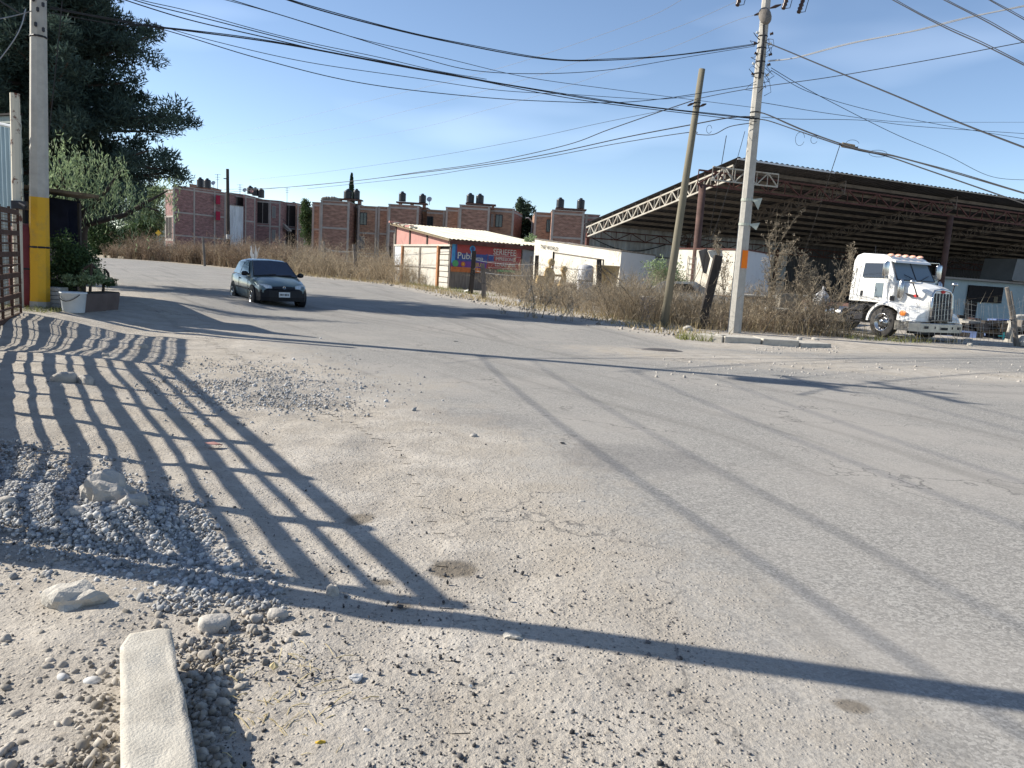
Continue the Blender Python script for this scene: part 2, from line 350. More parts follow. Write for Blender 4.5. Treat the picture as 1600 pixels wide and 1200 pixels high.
def ground_mat(name, road):
    m, N, L, P = newmat(name); P.inputs['Roughness'].default_value = .95; P.inputs['Specular IOR Level'].default_value = .12
    math_, noise_, ramp, mix, mrange = node_helpers(N, L)
    t = N.new('ShaderNodeTexCoord').outputs['Object']
    sp = N.new('ShaderNodeSeparateXYZ'); L.new(t, sp.inputs[0])
    at = N.new('ShaderNodeAttribute'); at.attribute_name = 'edge'; edge = at.outputs['Fac']
    n_big = noise_(t, .35, 5, .6); n_mid = noise_(t, 2.2, 6, .65); n_fine = noise_(t, 28, 5, .7); n_grit = noise_(t, 110, 3, .7)
    # dirt
    dirt = mix(mrange(n_mid, .35, .68), (.36, .325, .28), (.475, .435, .38))
    dirt = mix(mrange(n_big, .4, .7, 0, .5), dirt, (.40, .345, .27))
    dirt = mix(mrange(n_fine, .50, .70, 0, .6), dirt, (.22, .195, .165))
    dirt = mix(mrange(n_grit, .55, .68, 0, .5), dirt, (.20, .18, .155))
    vor = N.new('ShaderNodeTexVoronoi'); vor.inputs['Scale'].default_value = 34; L.new(t, vor.inputs['Vector'])
    spk = math_('MULTIPLY', mrange(vor.outputs['Distance'], .10, .22, 1, 0), mrange(n_mid, .42, .62, 0, 1))
    dirt = mix(math_('MULTIPLY', spk, .55), dirt, (.15, .14, .13))
    far = mrange(sp.outputs['Y'], 40, 120, 0, .6)
    dirt = mix(far, dirt, (.30, .25, .15))
    # asphalt
    vo2 = N.new('ShaderNodeTexVoronoi'); vo2.inputs['Scale'].default_value = 70; L.new(t, vo2.inputs['Vector'])
    sc = N.new('ShaderNodeSeparateColor'); L.new(vo2.outputs['Color'], sc.inputs[0])
    asp = mix(sc.outputs[0], (.215, .205, .188), (.40, .38, .348))
    asp = mix(mrange(n_grit, .50, .66, 0, .65), asp, (.12, .12, .12))
    asp = mix(mrange(n_fine, .55, .75, 0, .35), asp, (.19, .185, .175))
    asp = mix(mrange(n_big, .42, .62, 0, .6), asp, (.355, .33, .298))
    asp = mix(mrange(n_mid, .56, .74, 0, .22), asp, (.20, .19, .185))
    ce = N.new('ShaderNodeCombineXYZ'); L.new(math_('MULTIPLY', edge, 1.5), ce.inputs[0]); L.new(math_('MULTIPLY', sp.outputs['Y'], .05), ce.inputs[1])
    asp = mix(mrange(noise_(ce.outputs[0], 1.3, 4, .6), .50, .68, 0, .5), asp, (.19, .18, .165))
    # wheel tracks: slightly polished darker bands along the traffic direction
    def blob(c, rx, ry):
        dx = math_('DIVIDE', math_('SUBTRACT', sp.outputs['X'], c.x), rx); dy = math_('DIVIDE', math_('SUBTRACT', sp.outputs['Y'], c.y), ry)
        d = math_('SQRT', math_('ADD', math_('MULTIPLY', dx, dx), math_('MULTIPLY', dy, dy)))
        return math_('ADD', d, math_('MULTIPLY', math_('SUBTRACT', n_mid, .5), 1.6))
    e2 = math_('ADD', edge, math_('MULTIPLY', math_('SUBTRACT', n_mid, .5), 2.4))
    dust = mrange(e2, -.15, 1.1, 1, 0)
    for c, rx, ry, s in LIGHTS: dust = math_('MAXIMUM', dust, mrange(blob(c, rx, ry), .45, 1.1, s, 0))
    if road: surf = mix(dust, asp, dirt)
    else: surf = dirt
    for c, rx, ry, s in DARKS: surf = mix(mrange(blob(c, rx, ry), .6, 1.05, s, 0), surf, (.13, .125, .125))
    for c, rx, ry, s in STAINS:
        b_ = blob(c, rx, ry); surf = mix(mrange(b_, .6, 1.15, s+.3, 0), surf, (.15, .125, .095))
    # cracks in the asphalt
    if road:
        vc = N.new('ShaderNodeTexVoronoi'); vc.feature = 'DISTANCE_TO_EDGE'; vc.inputs['Scale'].default_value = .55
        wv = N.new('ShaderNodeVectorMath'); wv.operation = 'ADD'; nn = N.new('ShaderNodeTexNoise'); nn.inputs['Scale'].default_value = 2.5; nn.inputs['Detail'].default_value = 6; L.new(t, nn.inputs['Vector'])
        sv = N.new('ShaderNodeVectorMath'); sv.operation = 'SCALE'; sv.inputs['Scale'].default_value = 1.1; L.new(nn.outputs['Color'], sv.inputs[0])
        L.new(t, wv.inputs[0]); L.new(sv.outputs[0], wv.inputs[1]); L.new(wv.outputs[0], vc.inputs['Vector'])
        cr = math_('MULTIPLY', mrange(vc.outputs['Distance'], .0, .012, 1, 0), mrange(n_big, .42, .58, 0, .75))
        surf = mix(cr, surf, (.12, .115, .11))
    L.new(surf, P.inputs['Base Color'])
    # relief
    h = math_('ADD', math_('MULTIPLY', n_fine, .35), math_('MULTIPLY', n_mid, .9))
    h = math_('ADD', h, math_('MULTIPLY', mrange(vor.outputs['Distance'], .08, .3, 1, 0), .22))
    if road:
        ha = math_('ADD', math_('MULTIPLY', sc.outputs[0], .2), math_('MULTIPLY', n_mid, .15))
        m2 = N.new('ShaderNodeMix'); L.new(dust, m2.inputs[0]); L.new(ha, m2.inputs[2]); L.new(h, m2.inputs[3]); h = m2.outputs[0]
    b = N.new('ShaderNodeBump'); b.inputs['Strength'].default_value = .9; b.inputs['Distance'].default_value = .045
    L.new(h, b.inputs['Height']); L.new(b.outputs[0], P.inputs['Normal'])
    return m
M['ground'] = ground_mat('dusty_ground', False); M['road'] = ground_mat('bleached_asphalt', True)

# ------------------------------------------------------------------ ground and road sheets
def axis_pts(first, ratio, end, lin):
    o = [0]; s = first
    while o[-1] < end: o.append(o[-1]+s); s = max(first, o[-1]*ratio)
    return o
xp = axis_pts(.07, .022, 900, 0); xs = np.array([-v for v in xp[:0:-1]]+xp)
yp = axis_pts(.07, .018, 1400, 0); ys = np.array([-v for v in axis_pts(.4, .15, 80, 0)[:0:-1]]+yp)
X, Y = np.meshgrid(xs, ys); SD = sdist(X, Y)
Z = np.zeros_like(X)
for j in range(len(ys)):
    if ys[j] < -2 or ys[j] > 40: continue
    for i in range(len(xs)):
        x, y = float(xs[i]), float(ys[j])
        if abs(x) > 40: continue
        dirt = sst(.3, -1.0, SD[j, i]) if y < 24 else 0
        z = tz(x, y)
        if dirt > 0: z += dirt*(noise.noise(Vector((x*.9, y*.9, 0)))*.035+noise.noise(Vector((x*3.1, y*3.1, 5)))*.018+noise.noise(Vector((x*9, y*9, 9)))*.007)
        Z[j, i] = z
nx = len(xs); V = np.stack([X.ravel(), Y.ravel(), Z.ravel()], -1)
jj, ii = np.meshgrid(np.arange(len(ys)-1), np.arange(nx-1), indexing='ij')
a = (jj*nx+ii).ravel(); F = np.stack([a, a+1, a+nx+1, a+nx], -1)
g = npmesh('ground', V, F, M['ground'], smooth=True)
at = g.data.attributes.new('edge', 'FLOAT', 'POINT'); at.data.foreach_set('value', SD.ravel().astype(np.float32)); tag(g, kind='structure')
keep = (SD.ravel()[F].min(1) > -.9) & (np.abs(V[F][:, :, 1]).max(1) < 150)
F2 = F[keep]; used = np.unique(F2); remap = -np.ones(len(V), int); remap[used] = np.arange(len(used)); V2 = V[used].copy(); V2[:, 2] += .004
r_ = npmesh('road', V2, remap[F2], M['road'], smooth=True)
at = r_.data.attributes.new('edge', 'FLOAT', 'POINT'); at.data.foreach_set('value', SD.ravel()[used].astype(np.float32)); tag(r_, kind='structure')

# ------------------------------------------------------------------ vegetation helpers
def rnd_frames(n, tilt=None):
    a = rng.normal(size=(n, 3)); a /= np.linalg.norm(a, axis=1)[:, None]
    b = rng.normal(size=(n, 3)); b -= (b*a).sum(1)[:, None]*a; b /= np.linalg.norm(b, axis=1)[:, None]; return a, b
def leaf_quads(C, L, W, a=None, b=None):
    n = len(C); 
    if a is None: a, b = rnd_frames(n)
    L = np.asarray(L).reshape(-1, 1)*np.ones((n, 1)); W = np.asarray(W).reshape(-1, 1)*np.ones((n, 1))
    V = np.stack([C-a*L*.5, C+b*W*.5, C+a*L*.5, C-b*W*.5], 1).reshape(-1, 3); F = np.arange(4*n).reshape(-1, 4); return V, F
def puff(c, r, n, hollow=.35):
    d = rng.normal(size=(n, 3)); d /= np.linalg.norm(d, axis=1)[:, None]; rad = hollow+(1-hollow)*rng.random(n)**.6
    return np.array(c)+d*rad[:, None]*np.array(r)
def strips(B, H, bend, wid, segs=2):
    """thin upright blades from base points B (n,3)"""
    n = len(B); ang = rng.random(n)*2*np.pi; side = np.stack([np.cos(ang), np.sin(ang), np.zeros(n)], 1); bd = np.concatenate([bend, np.zeros((n, 1))], 1)
    rows = []
    for k in range(segs+1):
        t = k/segs; p = B+np.array([0, 0, 1])*(H*t)[:, None]*(1-.15*t)+bd*(t**1.7); w_ = (wid*(1-.75*t))[:, None]
        rows += [p-side*w_*.5, p+side*w_*.5]
    V = np.stack(rows, 1); m = 2*(segs+1); V = V.reshape(-1, 3); base = (np.arange(n)*m)[:, None]
    F = np.concatenate([np.stack([base[:, 0]+2*k, base[:, 0]+2*k+1, base[:, 0]+2*k+3, base[:, 0]+2*k+2], 1) for k in range(segs)]); return V, F
def join(parts):
    V = []; F = []; o = 0
    for v, f in parts: V.append(v); F.append(f+o); o += len(v)
    return np.concatenate(V), np.concatenate(F)
def brush(B, Hm, mb, name, label_kind, spread=.45, stems=7, twigs=5, wid=.02, leafs=6, leafsize=.06):
    """dry weed clumps at base points B (n,3) with mean height Hm (n)"""
    Hm = Hm*np.array([.55+.9*max(0, min(1, .5+1.1*noise.noise(Vector((x*.35, y*.22, 3))))) for x, y in B[:, :2]])
    keep_ = rng.random(len(B)) < np.array([.35+1.5*(.5+noise.noise(Vector((x*.8, y*.5, 8)))) for x, y in B[:, :2]]); B = B[keep_]; Hm = Hm[keep_]
    n = len(B); parts = []
    P0 = np.repeat(B, stems, 0)+np.concatenate([rng.normal(0, .12, (n*stems, 2)), np.zeros((n*stems, 1))], 1); H = np.repeat(Hm, stems)*(.45+.7*rng.random(n*stems))
    bend = rng.normal(0, spread, (n*stems, 2))*H[:, None]; Wd = np.full(len(H), wid)*(.6+.8*rng.random(len(H)))
    parts.append(strips(P0, H, bend, Wd, 3))
    # twigs leaving the stems
    m = len(P0)*twigs; idx = np.repeat(np.arange(len(P0)), twigs); t = .3+.65*rng.random(m); pos = P0[idx]+np.array([0, 0, 1])*(H[idx]*t*(1-.15*t))[:, None]; pos[:, :2] += bend[idx]*(t**1.7)[:, None]
    hl = H[idx]*(.12+.22*rng.random(m)); parts.append(strips(pos, hl*rng.uniform(.3, 1, m), rng.normal(0, .45, (m, 2))*hl[:, None], np.full(m, wid*.55), 1))
    if leafs:
        m2 = len(P0)*leafs; idx = np.repeat(np.arange(len(P0)), leafs); t = .2+.8*rng.random(m2); pos = P0[idx]+np.array([0, 0, 1])*(H[idx]*t*(1-.15*t))[:, None]; pos[:, :2] += bend[idx]*(t**1.7)[:, None]; pos += rng.normal(0, .09, (m2, 3))
        parts.append(leaf_quads(pos, leafsize*(.5+rng.random(m2)), leafsize*.4))
    return join(parts)
def band(pts, o0, o1, dens, rnd=.0):
    """random points in the strip offset o0..o1 metres to the left of the polyline"""
    out = []
    for a_, b_ in zip(pts[:-1], pts[1:]):
        a_ = Vector(a_[:2]); b_ = Vector(b_[:2]); e = b_-a_; L = e.length; n_ = Vector((-e.y, e.x)).normalized(); k = int(L*(o1-o0)*dens)
        for _ in range(k):
            p = a_+e*random.random()+n_*random.uniform(o0, o1); out.append((p.x, p.y, tz(p.x, p.y)))
    return np.array(out) if out else np.zeros((0, 3))
def grass(B, H, wid, lean=.35):
    n = len(B); return strips(B, H*(.5+rng.random(n)), rng.normal(0, lean, (n, 2))*H[:, None], np.full(n, wid), 2)
def stuff(name, VF, m, label):
    o = npmesh(name, *VF, m); tag(o, label, name.replace('_', ' '), kind='stuff'); return o

# ================================================================== gate, post and left yard
gA, gB, gC = Vector((-9.30, 14.4)), Vector((-7.78, 10.86)), Vector((-3.44, 4.04))
def gate_leaf(p, q, label, nvert, fine):
    d = (q-p).normalized(); L = (q-p).length; zb = .10
    t = root('gate_leaf', (p.x, p.y, tz(p.x, p.y)), label, 'gate', 'leaves of the rusty roadside gate')
    z0 = .12 if fine else .04
    for k in range(11):
        h = .088 if k % 2 == 0 else .03; z = z0+.08+k*.188
        b = MB(); b.wall(p, q, z-h/2, z+h/2, .02, .04); b.build('bar', M['slat'], t)
    for k in range(nvert+1):
        c = p+d*(L*k/nvert); b = MB(); b.box((c.x, c.y, z0+1.02), (.04, .04, 2.04) if fine else (.085, .05, 2.04), math.atan2(d.y, d.x)); b.build('upright', M['slat'], t)
    if fine:
        b = MB(); n = int(L/.05)
        for k in range(n):
            c = p+d*(L*(k+.5)/n); b.box((c.x+.03*d.y, c.y-.03*d.x, z0+1.0), (.007, .003, 1.95), math.atan2(d.y, d.x))
        for k in range(34):
            z = z0+.03+k*.06; b.wall(p, q, z-.005, z+.005, .05, .004)
        b.build('mesh_panel', M['mesh'], t)
    return t
gate_leaf(gA, gB, 'rusty brown barred gate leaf with fine tan mesh at the left edge', 5, True)
gate_leaf(gB+(gC-gB).normalized()*.06, gC, 'long barred gate leaf nearer the viewer casting the grid of shadows', 7, False)
t = root('gate_post', (-3.2, 3.83, 0), 'tall square steel post at the near end of the gate', 'post')
MB().box((-3.2, 3.83, 2.9), (.13, .13, 5.8), .3).build('post_shaft', M['slat'], t); MB().box((-3.2, 3.83, 5.83), (.17, .17, .05), .3).build('post_cap', M['slat'], t)

# cream peeling post, sheet fences behind the gate
pb = D(24, 315, 15.2)
t = root('fence_post', (pb.x, 15.2, .25), 'peeling cream painted post standing above the rusty gate leaf', 'post')
b = MB(); tp = D(23, 146, 15.2); b.tube([(pb.x, 15.2, .2), (tp.x, 15.2, tp.z)], .085, 8); b.build('post_shaft', M['cream_post'], t)
b = MB(); b.box((pb.x+.12, 15.15, 2.25), (.26, .16, .16), .2); b.tube([(pb.x+.1, 15.1, 2.3), (pb.x+.3, 15.05, 2.22)], .035, 8); b.build('hinge_block', M['dark_metal'], t, bevel=.01)
def corrugated(mb, p, q, z0, z1, z1b=None, period=.13, amp=.02, mi=0, vertical=True, nrows=1):
    p = Vector(p); q = Vector(q); L = (q-p).length; d = (q-p)/L; n_ = Vector((d.y, -d.x)); z1b = z1 if z1b is None else z1b
    n = max(2, int(L/period*6)); b0 = len(mb.v)
    for k in range(n+1):
        s = k/n; o = n_*amp*math.sin(2*math.pi*s*L/period); c = p+d*L*s+o; mb.v.append(Vector((c.x, c.y, z0))); mb.v.append(Vector((c.x, c.y, z1+(z1b-z1)*s)))
    for k in range(n): mb.f.append([b0+2*k, b0+2*k+2, b0+2*k+3, b0+2*k+1]); mb.m.append(mi)
    return mb
t = root('sheet_fence', (-10.6, 15.5, .25), 'pale blue corrugated sheet fence behind the cream post', 'fence')
b = MB(); corrugated(b, (-13.2, 16.9), (-10.02, 15.45), .2, 4.25, 3.72); b.build('sheet_panel', M['blue_sheet'], t, smooth=True)
b = MB(); b.tube([(-13.2, 16.95, 4.27), (-10.0, 15.5, 3.76)], .03, 6); b.tube([(-13.2, 17, .9), (-10.0, 15.55, .8)], .03, 6); b.build('rail', M['white_sheet'], t)
t = root('sheet_fence', (-9.7, 17.2, .25), 'cream ribbed siding screen between the post and the concrete utility pole', 'fence')
b = MB()
pa, pq = Vector((-12.2, 17.4)), Vector((-10.55, 16.55))
for k in range(12):
    z = 2.35+k*.15; b.wall(pa, pq, z, z+.145, .02+(.008 if k % 2 else 0), .03)
b.build('siding', M['cream_sheet'], t)
MB().wall(pa, pq, 4.15, 4.19, .08, .12).build('top_edge', M['dark'], t)
MB().wall((-11.9, 17.2), pq, .2, 2.33, .03, .05).build('lower_boards', M['wood_dark'], t)
# maroon covered gas drum
t = root('covered_drum', (-10.05, 16.0, .25), 'tall dark maroon tarp covered stack between gate and yellow pole', 'covered stack')
b = MB(); b.lathe([(0, 0), (.34, 0), (.36, .5), (.33, 1.1), (.35, 1.45), (.30, 1.62), (.12, 1.7), (0, 1.7)], Matrix.Translation((-9.98, 15.75, .22)), 14); o = b.build('tarp', M['maroon'], t, smooth=True)
b = MB(); b.lathe([(.345, .78), (.362, .80), (.345, .82)], Matrix.Translation((-9.98, 15.75, .22)), 14); b.build('strap', M['dark_metal'], t)

# black clad shed
t = root('roadside_shed', (-10.5, 17.6, .25), 'low shed clad in navy black sheet with a weathered sloping roof', 'shed')
c0, c1 = Vector((-12.6, 17.9)), Vector((-9.58, 16.95)); dd = (c1-c0).normalized(); nb = Vector((-.62, .80))
def sh(u, v, z): p = c0+dd*u+nb*v; return (p.x, p.y, z)
Ls = (c1-c0).length
b = MB(); b.hexa([sh(0, 0, .1), sh(Ls, 0, .1), sh(Ls, 4.6, .1), sh(0, 4.6, .1)], [sh(0, 0, 2.75), sh(Ls, 0, 2.48), sh(Ls, 4.6, 2.48), sh(0, 4.6, 2.75)]); b.build('wall', M['navy'], t)
b = MB()
for u0, u1 in ((.05, 1.2), (1.35, 2.0), (2.08, 2.85)):
    q0 = c0+dd*u0; q1 = c0+dd*min(u1, Ls-.06); b.wall(q0, q1, .5, 2.3, .025, .02)
b.build('panel', M['navy'], t)
for u in (.0, 1.27, 2.04, Ls-.04): q0 = c0+dd*u; MB().wall(q0, q0+dd*.06, .15, 2.45, .04, .05).build('batten', M['wood_dark'], t)
b = MB(); b.hexa([sh(-.2, -.75, 2.84), sh(Ls+.35, -.75, 2.54), sh(Ls+.35, 1.5, 2.60), sh(-.2, 1.5, 2.90)], [sh(-.2, -.75, 2.90), sh(Ls+.35, -.75, 2.60), sh(Ls+.35, 1.5, 2.66), sh(-.2, 1.5, 2.96)])
b.hexa([sh(-.2, 1.52, 2.80), sh(Ls-.9, 1.52, 2.62), sh(Ls-.9, 4.9, 2.62), sh(-.2, 4.9, 2.80)], [sh(-.2, 1.52, 2.86), sh(Ls-.9, 1.52, 2.68), sh(Ls-.9, 4.9, 2.68), sh(-.2, 4.9, 2.86)])
b.build('roof', M['wood'], t)

# ================================================================== utility poles
def octpole(name, base, top, rb, rt, label, cat, group, mats, split=None, rot=0):
    t = root(name, base, label, cat, group); base = Vector(base); top = Vector(top); b = MB(); n = 12
    pts = [base-Vector((0, 0, .05))]+[base.lerp(top, k/n) for k in range(1, n+1)]; rs = [rb+(rt-rb)*k/n for k in range(n+1)]
    b.tube(pts, rs, 8); return t, b
lt = Vector((-9.42, 15.6, 10.6)); lb = Vector((-9.69, 15.6, .26))
t = root('utility_pole', lb, 'octagonal concrete utility pole with its lower part painted yellow', 'utility pole', 'concrete utility poles')
def pr(z, r0, r1, H): return r0+(r1-r0)*z/H
b = MB(); zs = [2.18, 4, 6, 8, 10.3]; b.tube([lb.lerp(lt, z/10.3) for z in zs], [pr(z, .19, .105, 10.3) for z in zs], 8); b.build('shaft', M['concrete'], t)
b = MB(); zs = [.10, 1, 2.18]; b.tube([lb.lerp(lt, z/10.3) for z in zs], [pr(z, .19, .105, 10.3)+.001 for z in zs], 8, caps=False); b.build('painted_band', M['yellow'], t)
b = MB(); zs = [-.1, .12]; b.tube([lb.lerp(lt, z/10.3) for z in zs], [.2, .196], 8); b.build('footing', M['concrete_old'], t)
for z in (1.2, 5.2, 5.9): MB().lathe([(pr(z, .19, .105, 10.3)+.001, -.02), (pr(z, .19, .105, 10.3)+.012, 0), (pr(z, .19, .105, 10.3)+.001, .02)], Matrix.Translation(lb.lerp(lt, z/10.3)), 12).build('band', M['dark_metal'], t)
for z, L in ((9.9, 2.2), (8.9, 1.8)):
    c = lb.lerp(lt, z/10.3); MB().box((c.x, c.y-.14, c.z), (.09, L, .09), .25).build('crossarm', M['dark_metal'], t)
    for s in (-.45, -.2, .2, .45):
        o = MB().lathe([(0, 0), (.05, .02), (.03, .06), (.055, .09), (.03, .13), (.05, .16), (.02, .2), (0, .2)], Matrix.Translation((c.x-s*L*.25, c.y-.14+s*L, c.z+.05)), 10).build('insulator', M['ceramic'], t, smooth=True)
b = MB(); c = lb.lerp(lt, 8.1/10.3); b.lathe([(0, 0), (.27, .02), (.3, .1), (.3, .75), (.26, .82), (0, .85)], Matrix.Translation((c.x+.15, c.y-.42, c.z)), 16); b.build('transformer', M['dark_metal'], t, smooth=True)
b = MB()
for k in range(9):
    zz = 5.3+k*.09; c = lb.lerp(lt, zz/10.3); a = k*1.3; b.lathe([(0, -.05), (.03, -.03), (.03, .03), (0, .05)], Matrix.Translation((c.x+.2*math.cos(a), c.y-.17, c.z)), 6)
b.build('clamp', M['dark_metal'], t)

rb_ = Vector((7.09, 24.96, .02)); rtop = Vector((7.02, 24.96, 11.4)); RP = lambda z: rb_.lerp(rtop, z/11.38)
t = root('utility_pole', rb_, 'bare octagonal concrete utility pole with street lamp and orange poster', 'utility pole', 'concrete utility poles')
b = MB(); zs = [-.1, 2, 4, 6, 8, 10, 11.38]; b.tube([RP(z) for z in zs], [pr(z, .215, .12, 11.4) for z in zs], 8); b.build('shaft', M['concrete'], t)
for z in (6.85, 6.65, 8.0, 8.35, 8.75, 9.1): MB().lathe([(pr(z, .215, .12, 11.4)+.001, -.02), (pr(z, .215, .12, 11.4)+.015, 0), (pr(z, .215, .12, 11.4)+.001, .02)], Matrix.Translation(RP(z)), 12).build('band', M['dark_metal'], t)
b = MB(); c = RP(8.3); b.box((c.x-.03, c.y-.19, c.z+.15), (.07, .06, 1.25)); b.build('rack', M['dark_metal'], t)
random.seed(3)
for k in range(10):
    z = 7.95+(k//2)*.3; c = RP(z); s = -1 if k % 2 else 1
    b = MB(); b.lathe([(0, -.05), (.045, -.045), (.03, 0), (.05, .03), (0, .055)], Matrix.Translation((c.x+s*random.uniform(.2, .27), c.y-.16, c.z)) @ Matrix.Rotation(1.2*s, 4, 'Y'), 8); b.build('insulator', M['ceramic'] if k % 3 else M['white_plastic'], t, smooth=True)
b = MB()
for k in range(16):
    p0 = RP(random.uniform(7.7, 9)); s = random.choice((-1, 1)); q = p0+Vector((s*random.uniform(.15, .45), random.uniform(-.3, -.1), random.uniform(-.5, .3)))
    b.tube([p0+Vector((s*.12, -.16, 0)), (p0+q)/2+Vector((s*.1, -.15, random.uniform(-.2, .1))), q, q+Vector((-s*.2, 0, random.uniform(-.3, 0)))], .009, 4)
b.build('loose_wires', M['cable'], t)
# street lamp seen from below
lp = root('street_lamp', RP(9.4), 'cobra head street lamp with an oval yellowish lens high on the pole', 'street lamp')
c = RP(9.55)+Vector((-.12, -.45, 0))
b = MB(); b.tube([RP(8.3)+Vector((-.03, -.17, 0)), RP(8.9)+Vector((-.05, -.3, 0)), c+Vector((0, .05, -.22))], .03, 8); b.build('arm', M['dark_metal'], lp)
Mh = Matrix.Translation(c) @ Matrix.Rotation(R_(62), 4, 'X') @ Matrix.Diagonal((.2, .34, .12, 1))
b = MB(); b.lathe([(0, -.4), (.75, -.3), (1, 0), (.8, .6), (.4, .9), (0, 1)], Mh, 18); b.build('housing', M['wood_grey'], lp, smooth=True)
b = MB(); b.lathe([(0, -.62), (.6, -.5), (.85, -.25)], Mh, 18); b.build('lens', M['lamp_lens'], lp, smooth=True)
# fuse cutouts and crossarm at top
b = MB(); c = RP(11.0); b.tube([c+Vector((-1.2, -.2, -.25)), c+Vector((1.5, -.25, -.02))], .045, 6); b.build('crossarm', M['dark_metal'], t)
for (px, py) in ((1228, 2), (1252, 8), (1156, -3)):
    q = D(px, py, 24.7); b = MB(); b.lathe([(0, -.25), (.05, -.24), (.07, -.2), (.05, -.15), (.08, -.1), (.05, -.05), (.08, 0), (.05, .05), (.07, .12), (.03, .22), (0, .22)], Matrix.Translation(q) @ Matrix.Rotation(.25, 4, 'Y'), 10); b.build('fuse_cutout', M['ceramic'], t, smooth=True)
    b = MB(); b.tube([q+Vector((.02, 0, -.2)), q+Vector((.14, 0, -.18)), q+Vector((.2, 0, .15)), q+Vector((.05, 0, .45))], .012, 5); b.build('jumper', M['cable'], t)
for (px, py) in ((1187, 21), (1212, 10)):
    q = D(px, py, 24.75); b = MB(); b.tube([q+Vector((-.16, 0, -.06)), q, q+Vector((.16, 0, .06))], [.02, .05, .02], 8); b.build('strain_insulator', M['ceramic'], t)
# orange poster, tattered bands of plastic on the pole
def wrap(name, z0, z1, m, label, cat, a0, a1, parent=None):
    b = MB(); n = 8; rows = []
    for z in np.linspace(z0, z1, 6):
        r = pr(z, .215, .12, 11.4)+.012
        for k in range(n+1):
            a = a0+(a1-a0)*k/n; b.v.append(RP(z)+Vector((math.cos(a)*r, math.sin(a)*r, random.uniform(-.008, .008))))
    for j in range(5):
        for k in range(n): b.f.append([j*(n+1)+k, j*(n+1)+k+1, (j+1)*(n+1)+k+1, (j+1)*(n+1)+k]); b.m.append(0)
    return b
t = root('poster', RP(2.1), 'torn bright orange paper poster glued to the concrete pole', 'poster')
wrap('sheet', 2.06, 2.62, M['orange'], '', '', -1.75, -.55).build('sheet', M['orange'], t)
def text(s, size, m, parent, loc, xdir, up, name='lettering', font=None, ext=.004, align='CENTER', sx=1):
    cu = bpy.data.curves.new(name, 'FONT'); cu.body = s; cu.size = size; cu.extrude = ext; cu.align_x = align; cu.align_y = 'CENTER'; cu.resolution_u = 2
    o = bpy.data.objects.new(name+'_tmp', cu); col.objects.link(o); bpy.context.view_layer.update()
    me = bpy.data.meshes.new_from_object(o.evaluated_get(bpy.context.evaluated_depsgraph_get())); bpy.data.objects.remove(o)
    xd = Vector(xdir).normalized(); up = Vector(up).normalized(); nd = xd.cross(up)
    mt = Matrix((( xd.x*sx, up.x, nd.x, loc[0]), (xd.y*sx, up.y, nd.y, loc[1]), (xd.z*sx, up.z, nd.z, loc[2]), (0, 0, 0, 1)))
    me.transform((wmat(parent).inverted() if parent else Matrix.Identity(4)) @ mt); me.materials.clear(); me.materials.append(m); me.name = name
    o = bpy.data.objects.new(name, me); col.objects.link(o); o.parent = parent; return o
for i, (z, sgn) in enumerate(((4.18, 1), (3.42, 1))):
    t = root('torn_tape', RP(z), ['upper', 'lower'][i]+' torn strip of greenish white plastic flapping on the concrete pole', 'plastic strip', 'plastic strips tied to the pole')
    wrap('strip', z-.03, z+.05, None, '', '', -3.1, -.2).build('strip', M['cream_sheet'], t)
    b = MB(); q = RP(z)+Vector((.19, -.12, 0)); b.add([q+Vector((-.12, -.06, .02)), q+Vector((.22, -.12, .08)), q+Vector((.12, -.14, -.16 if i else -.3)), q+Vector((-.02, -.1, -.06))], [(0, 1, 2, 3)]); b.build('flap', M['cream_sheet'], t)

# leaning treated wood pole
w0 = Vector((4.88, 25.38, 0)); w1 = D(1097, 108, 25.4); wt = lambda s: w0.lerp(w1, s)
t = root('wooden_pole', w0, 'greenish round wooden pole leaning right, left of the concrete pole', 'utility pole')
b = MB(); b.tube([wt(-.01), wt(.3), wt(.6), wt(1)], [.137, .128, .115, .10], 14); b.build('shaft', M['wood_green'], t, smooth=True)
b = MB()
for s in (.875, .86): q = wt(s); b.lathe([(.108, -.02), (.122, 0), (.108, .02)], Matrix.Translation(q), 12)
b.build('band', M['dark_metal'], t)
for dx in (-.3, .25):
    q = wt(.868)+Vector((dx*.7, -.1, -.02)); b = MB(); b.tube([q+Vector((-.1, 0, -.05)), q, q+Vector((.1, 0, .04))], [.02, .045, .02], 8); b.build('strain_insulator', M['ceramic'], t)
# distant dark wooden pole
q0 = Vector((-31.48, 84, 0)); q1 = D(355.5, 264, 84)
t = root('wooden_pole', q0, 'dark wooden pole standing upright in the weeds before the brick flats', 'utility pole')
b = MB(); b.tube([q0-Vector((0, 0, .1)), q0.lerp(q1, .5), q1], [.22, .19, .16], 10); b.build('shaft', M['wood_dark'], t)
b = MB(); c = q0.lerp(q1, .9); b.tube([c-Vector((.35, .2, 0)), c+Vector((.1, -.2, 0))], .05, 6); b.build('bracket', M['dark_metal'], t)
b = MB(); c = q0.lerp(q1, .31); b.lathe([(.2, -.25), (.22, -.2), (.22, .2), (.2, .25)], Matrix.Translation(c), 10); b.build('band', M['white_block'], t)

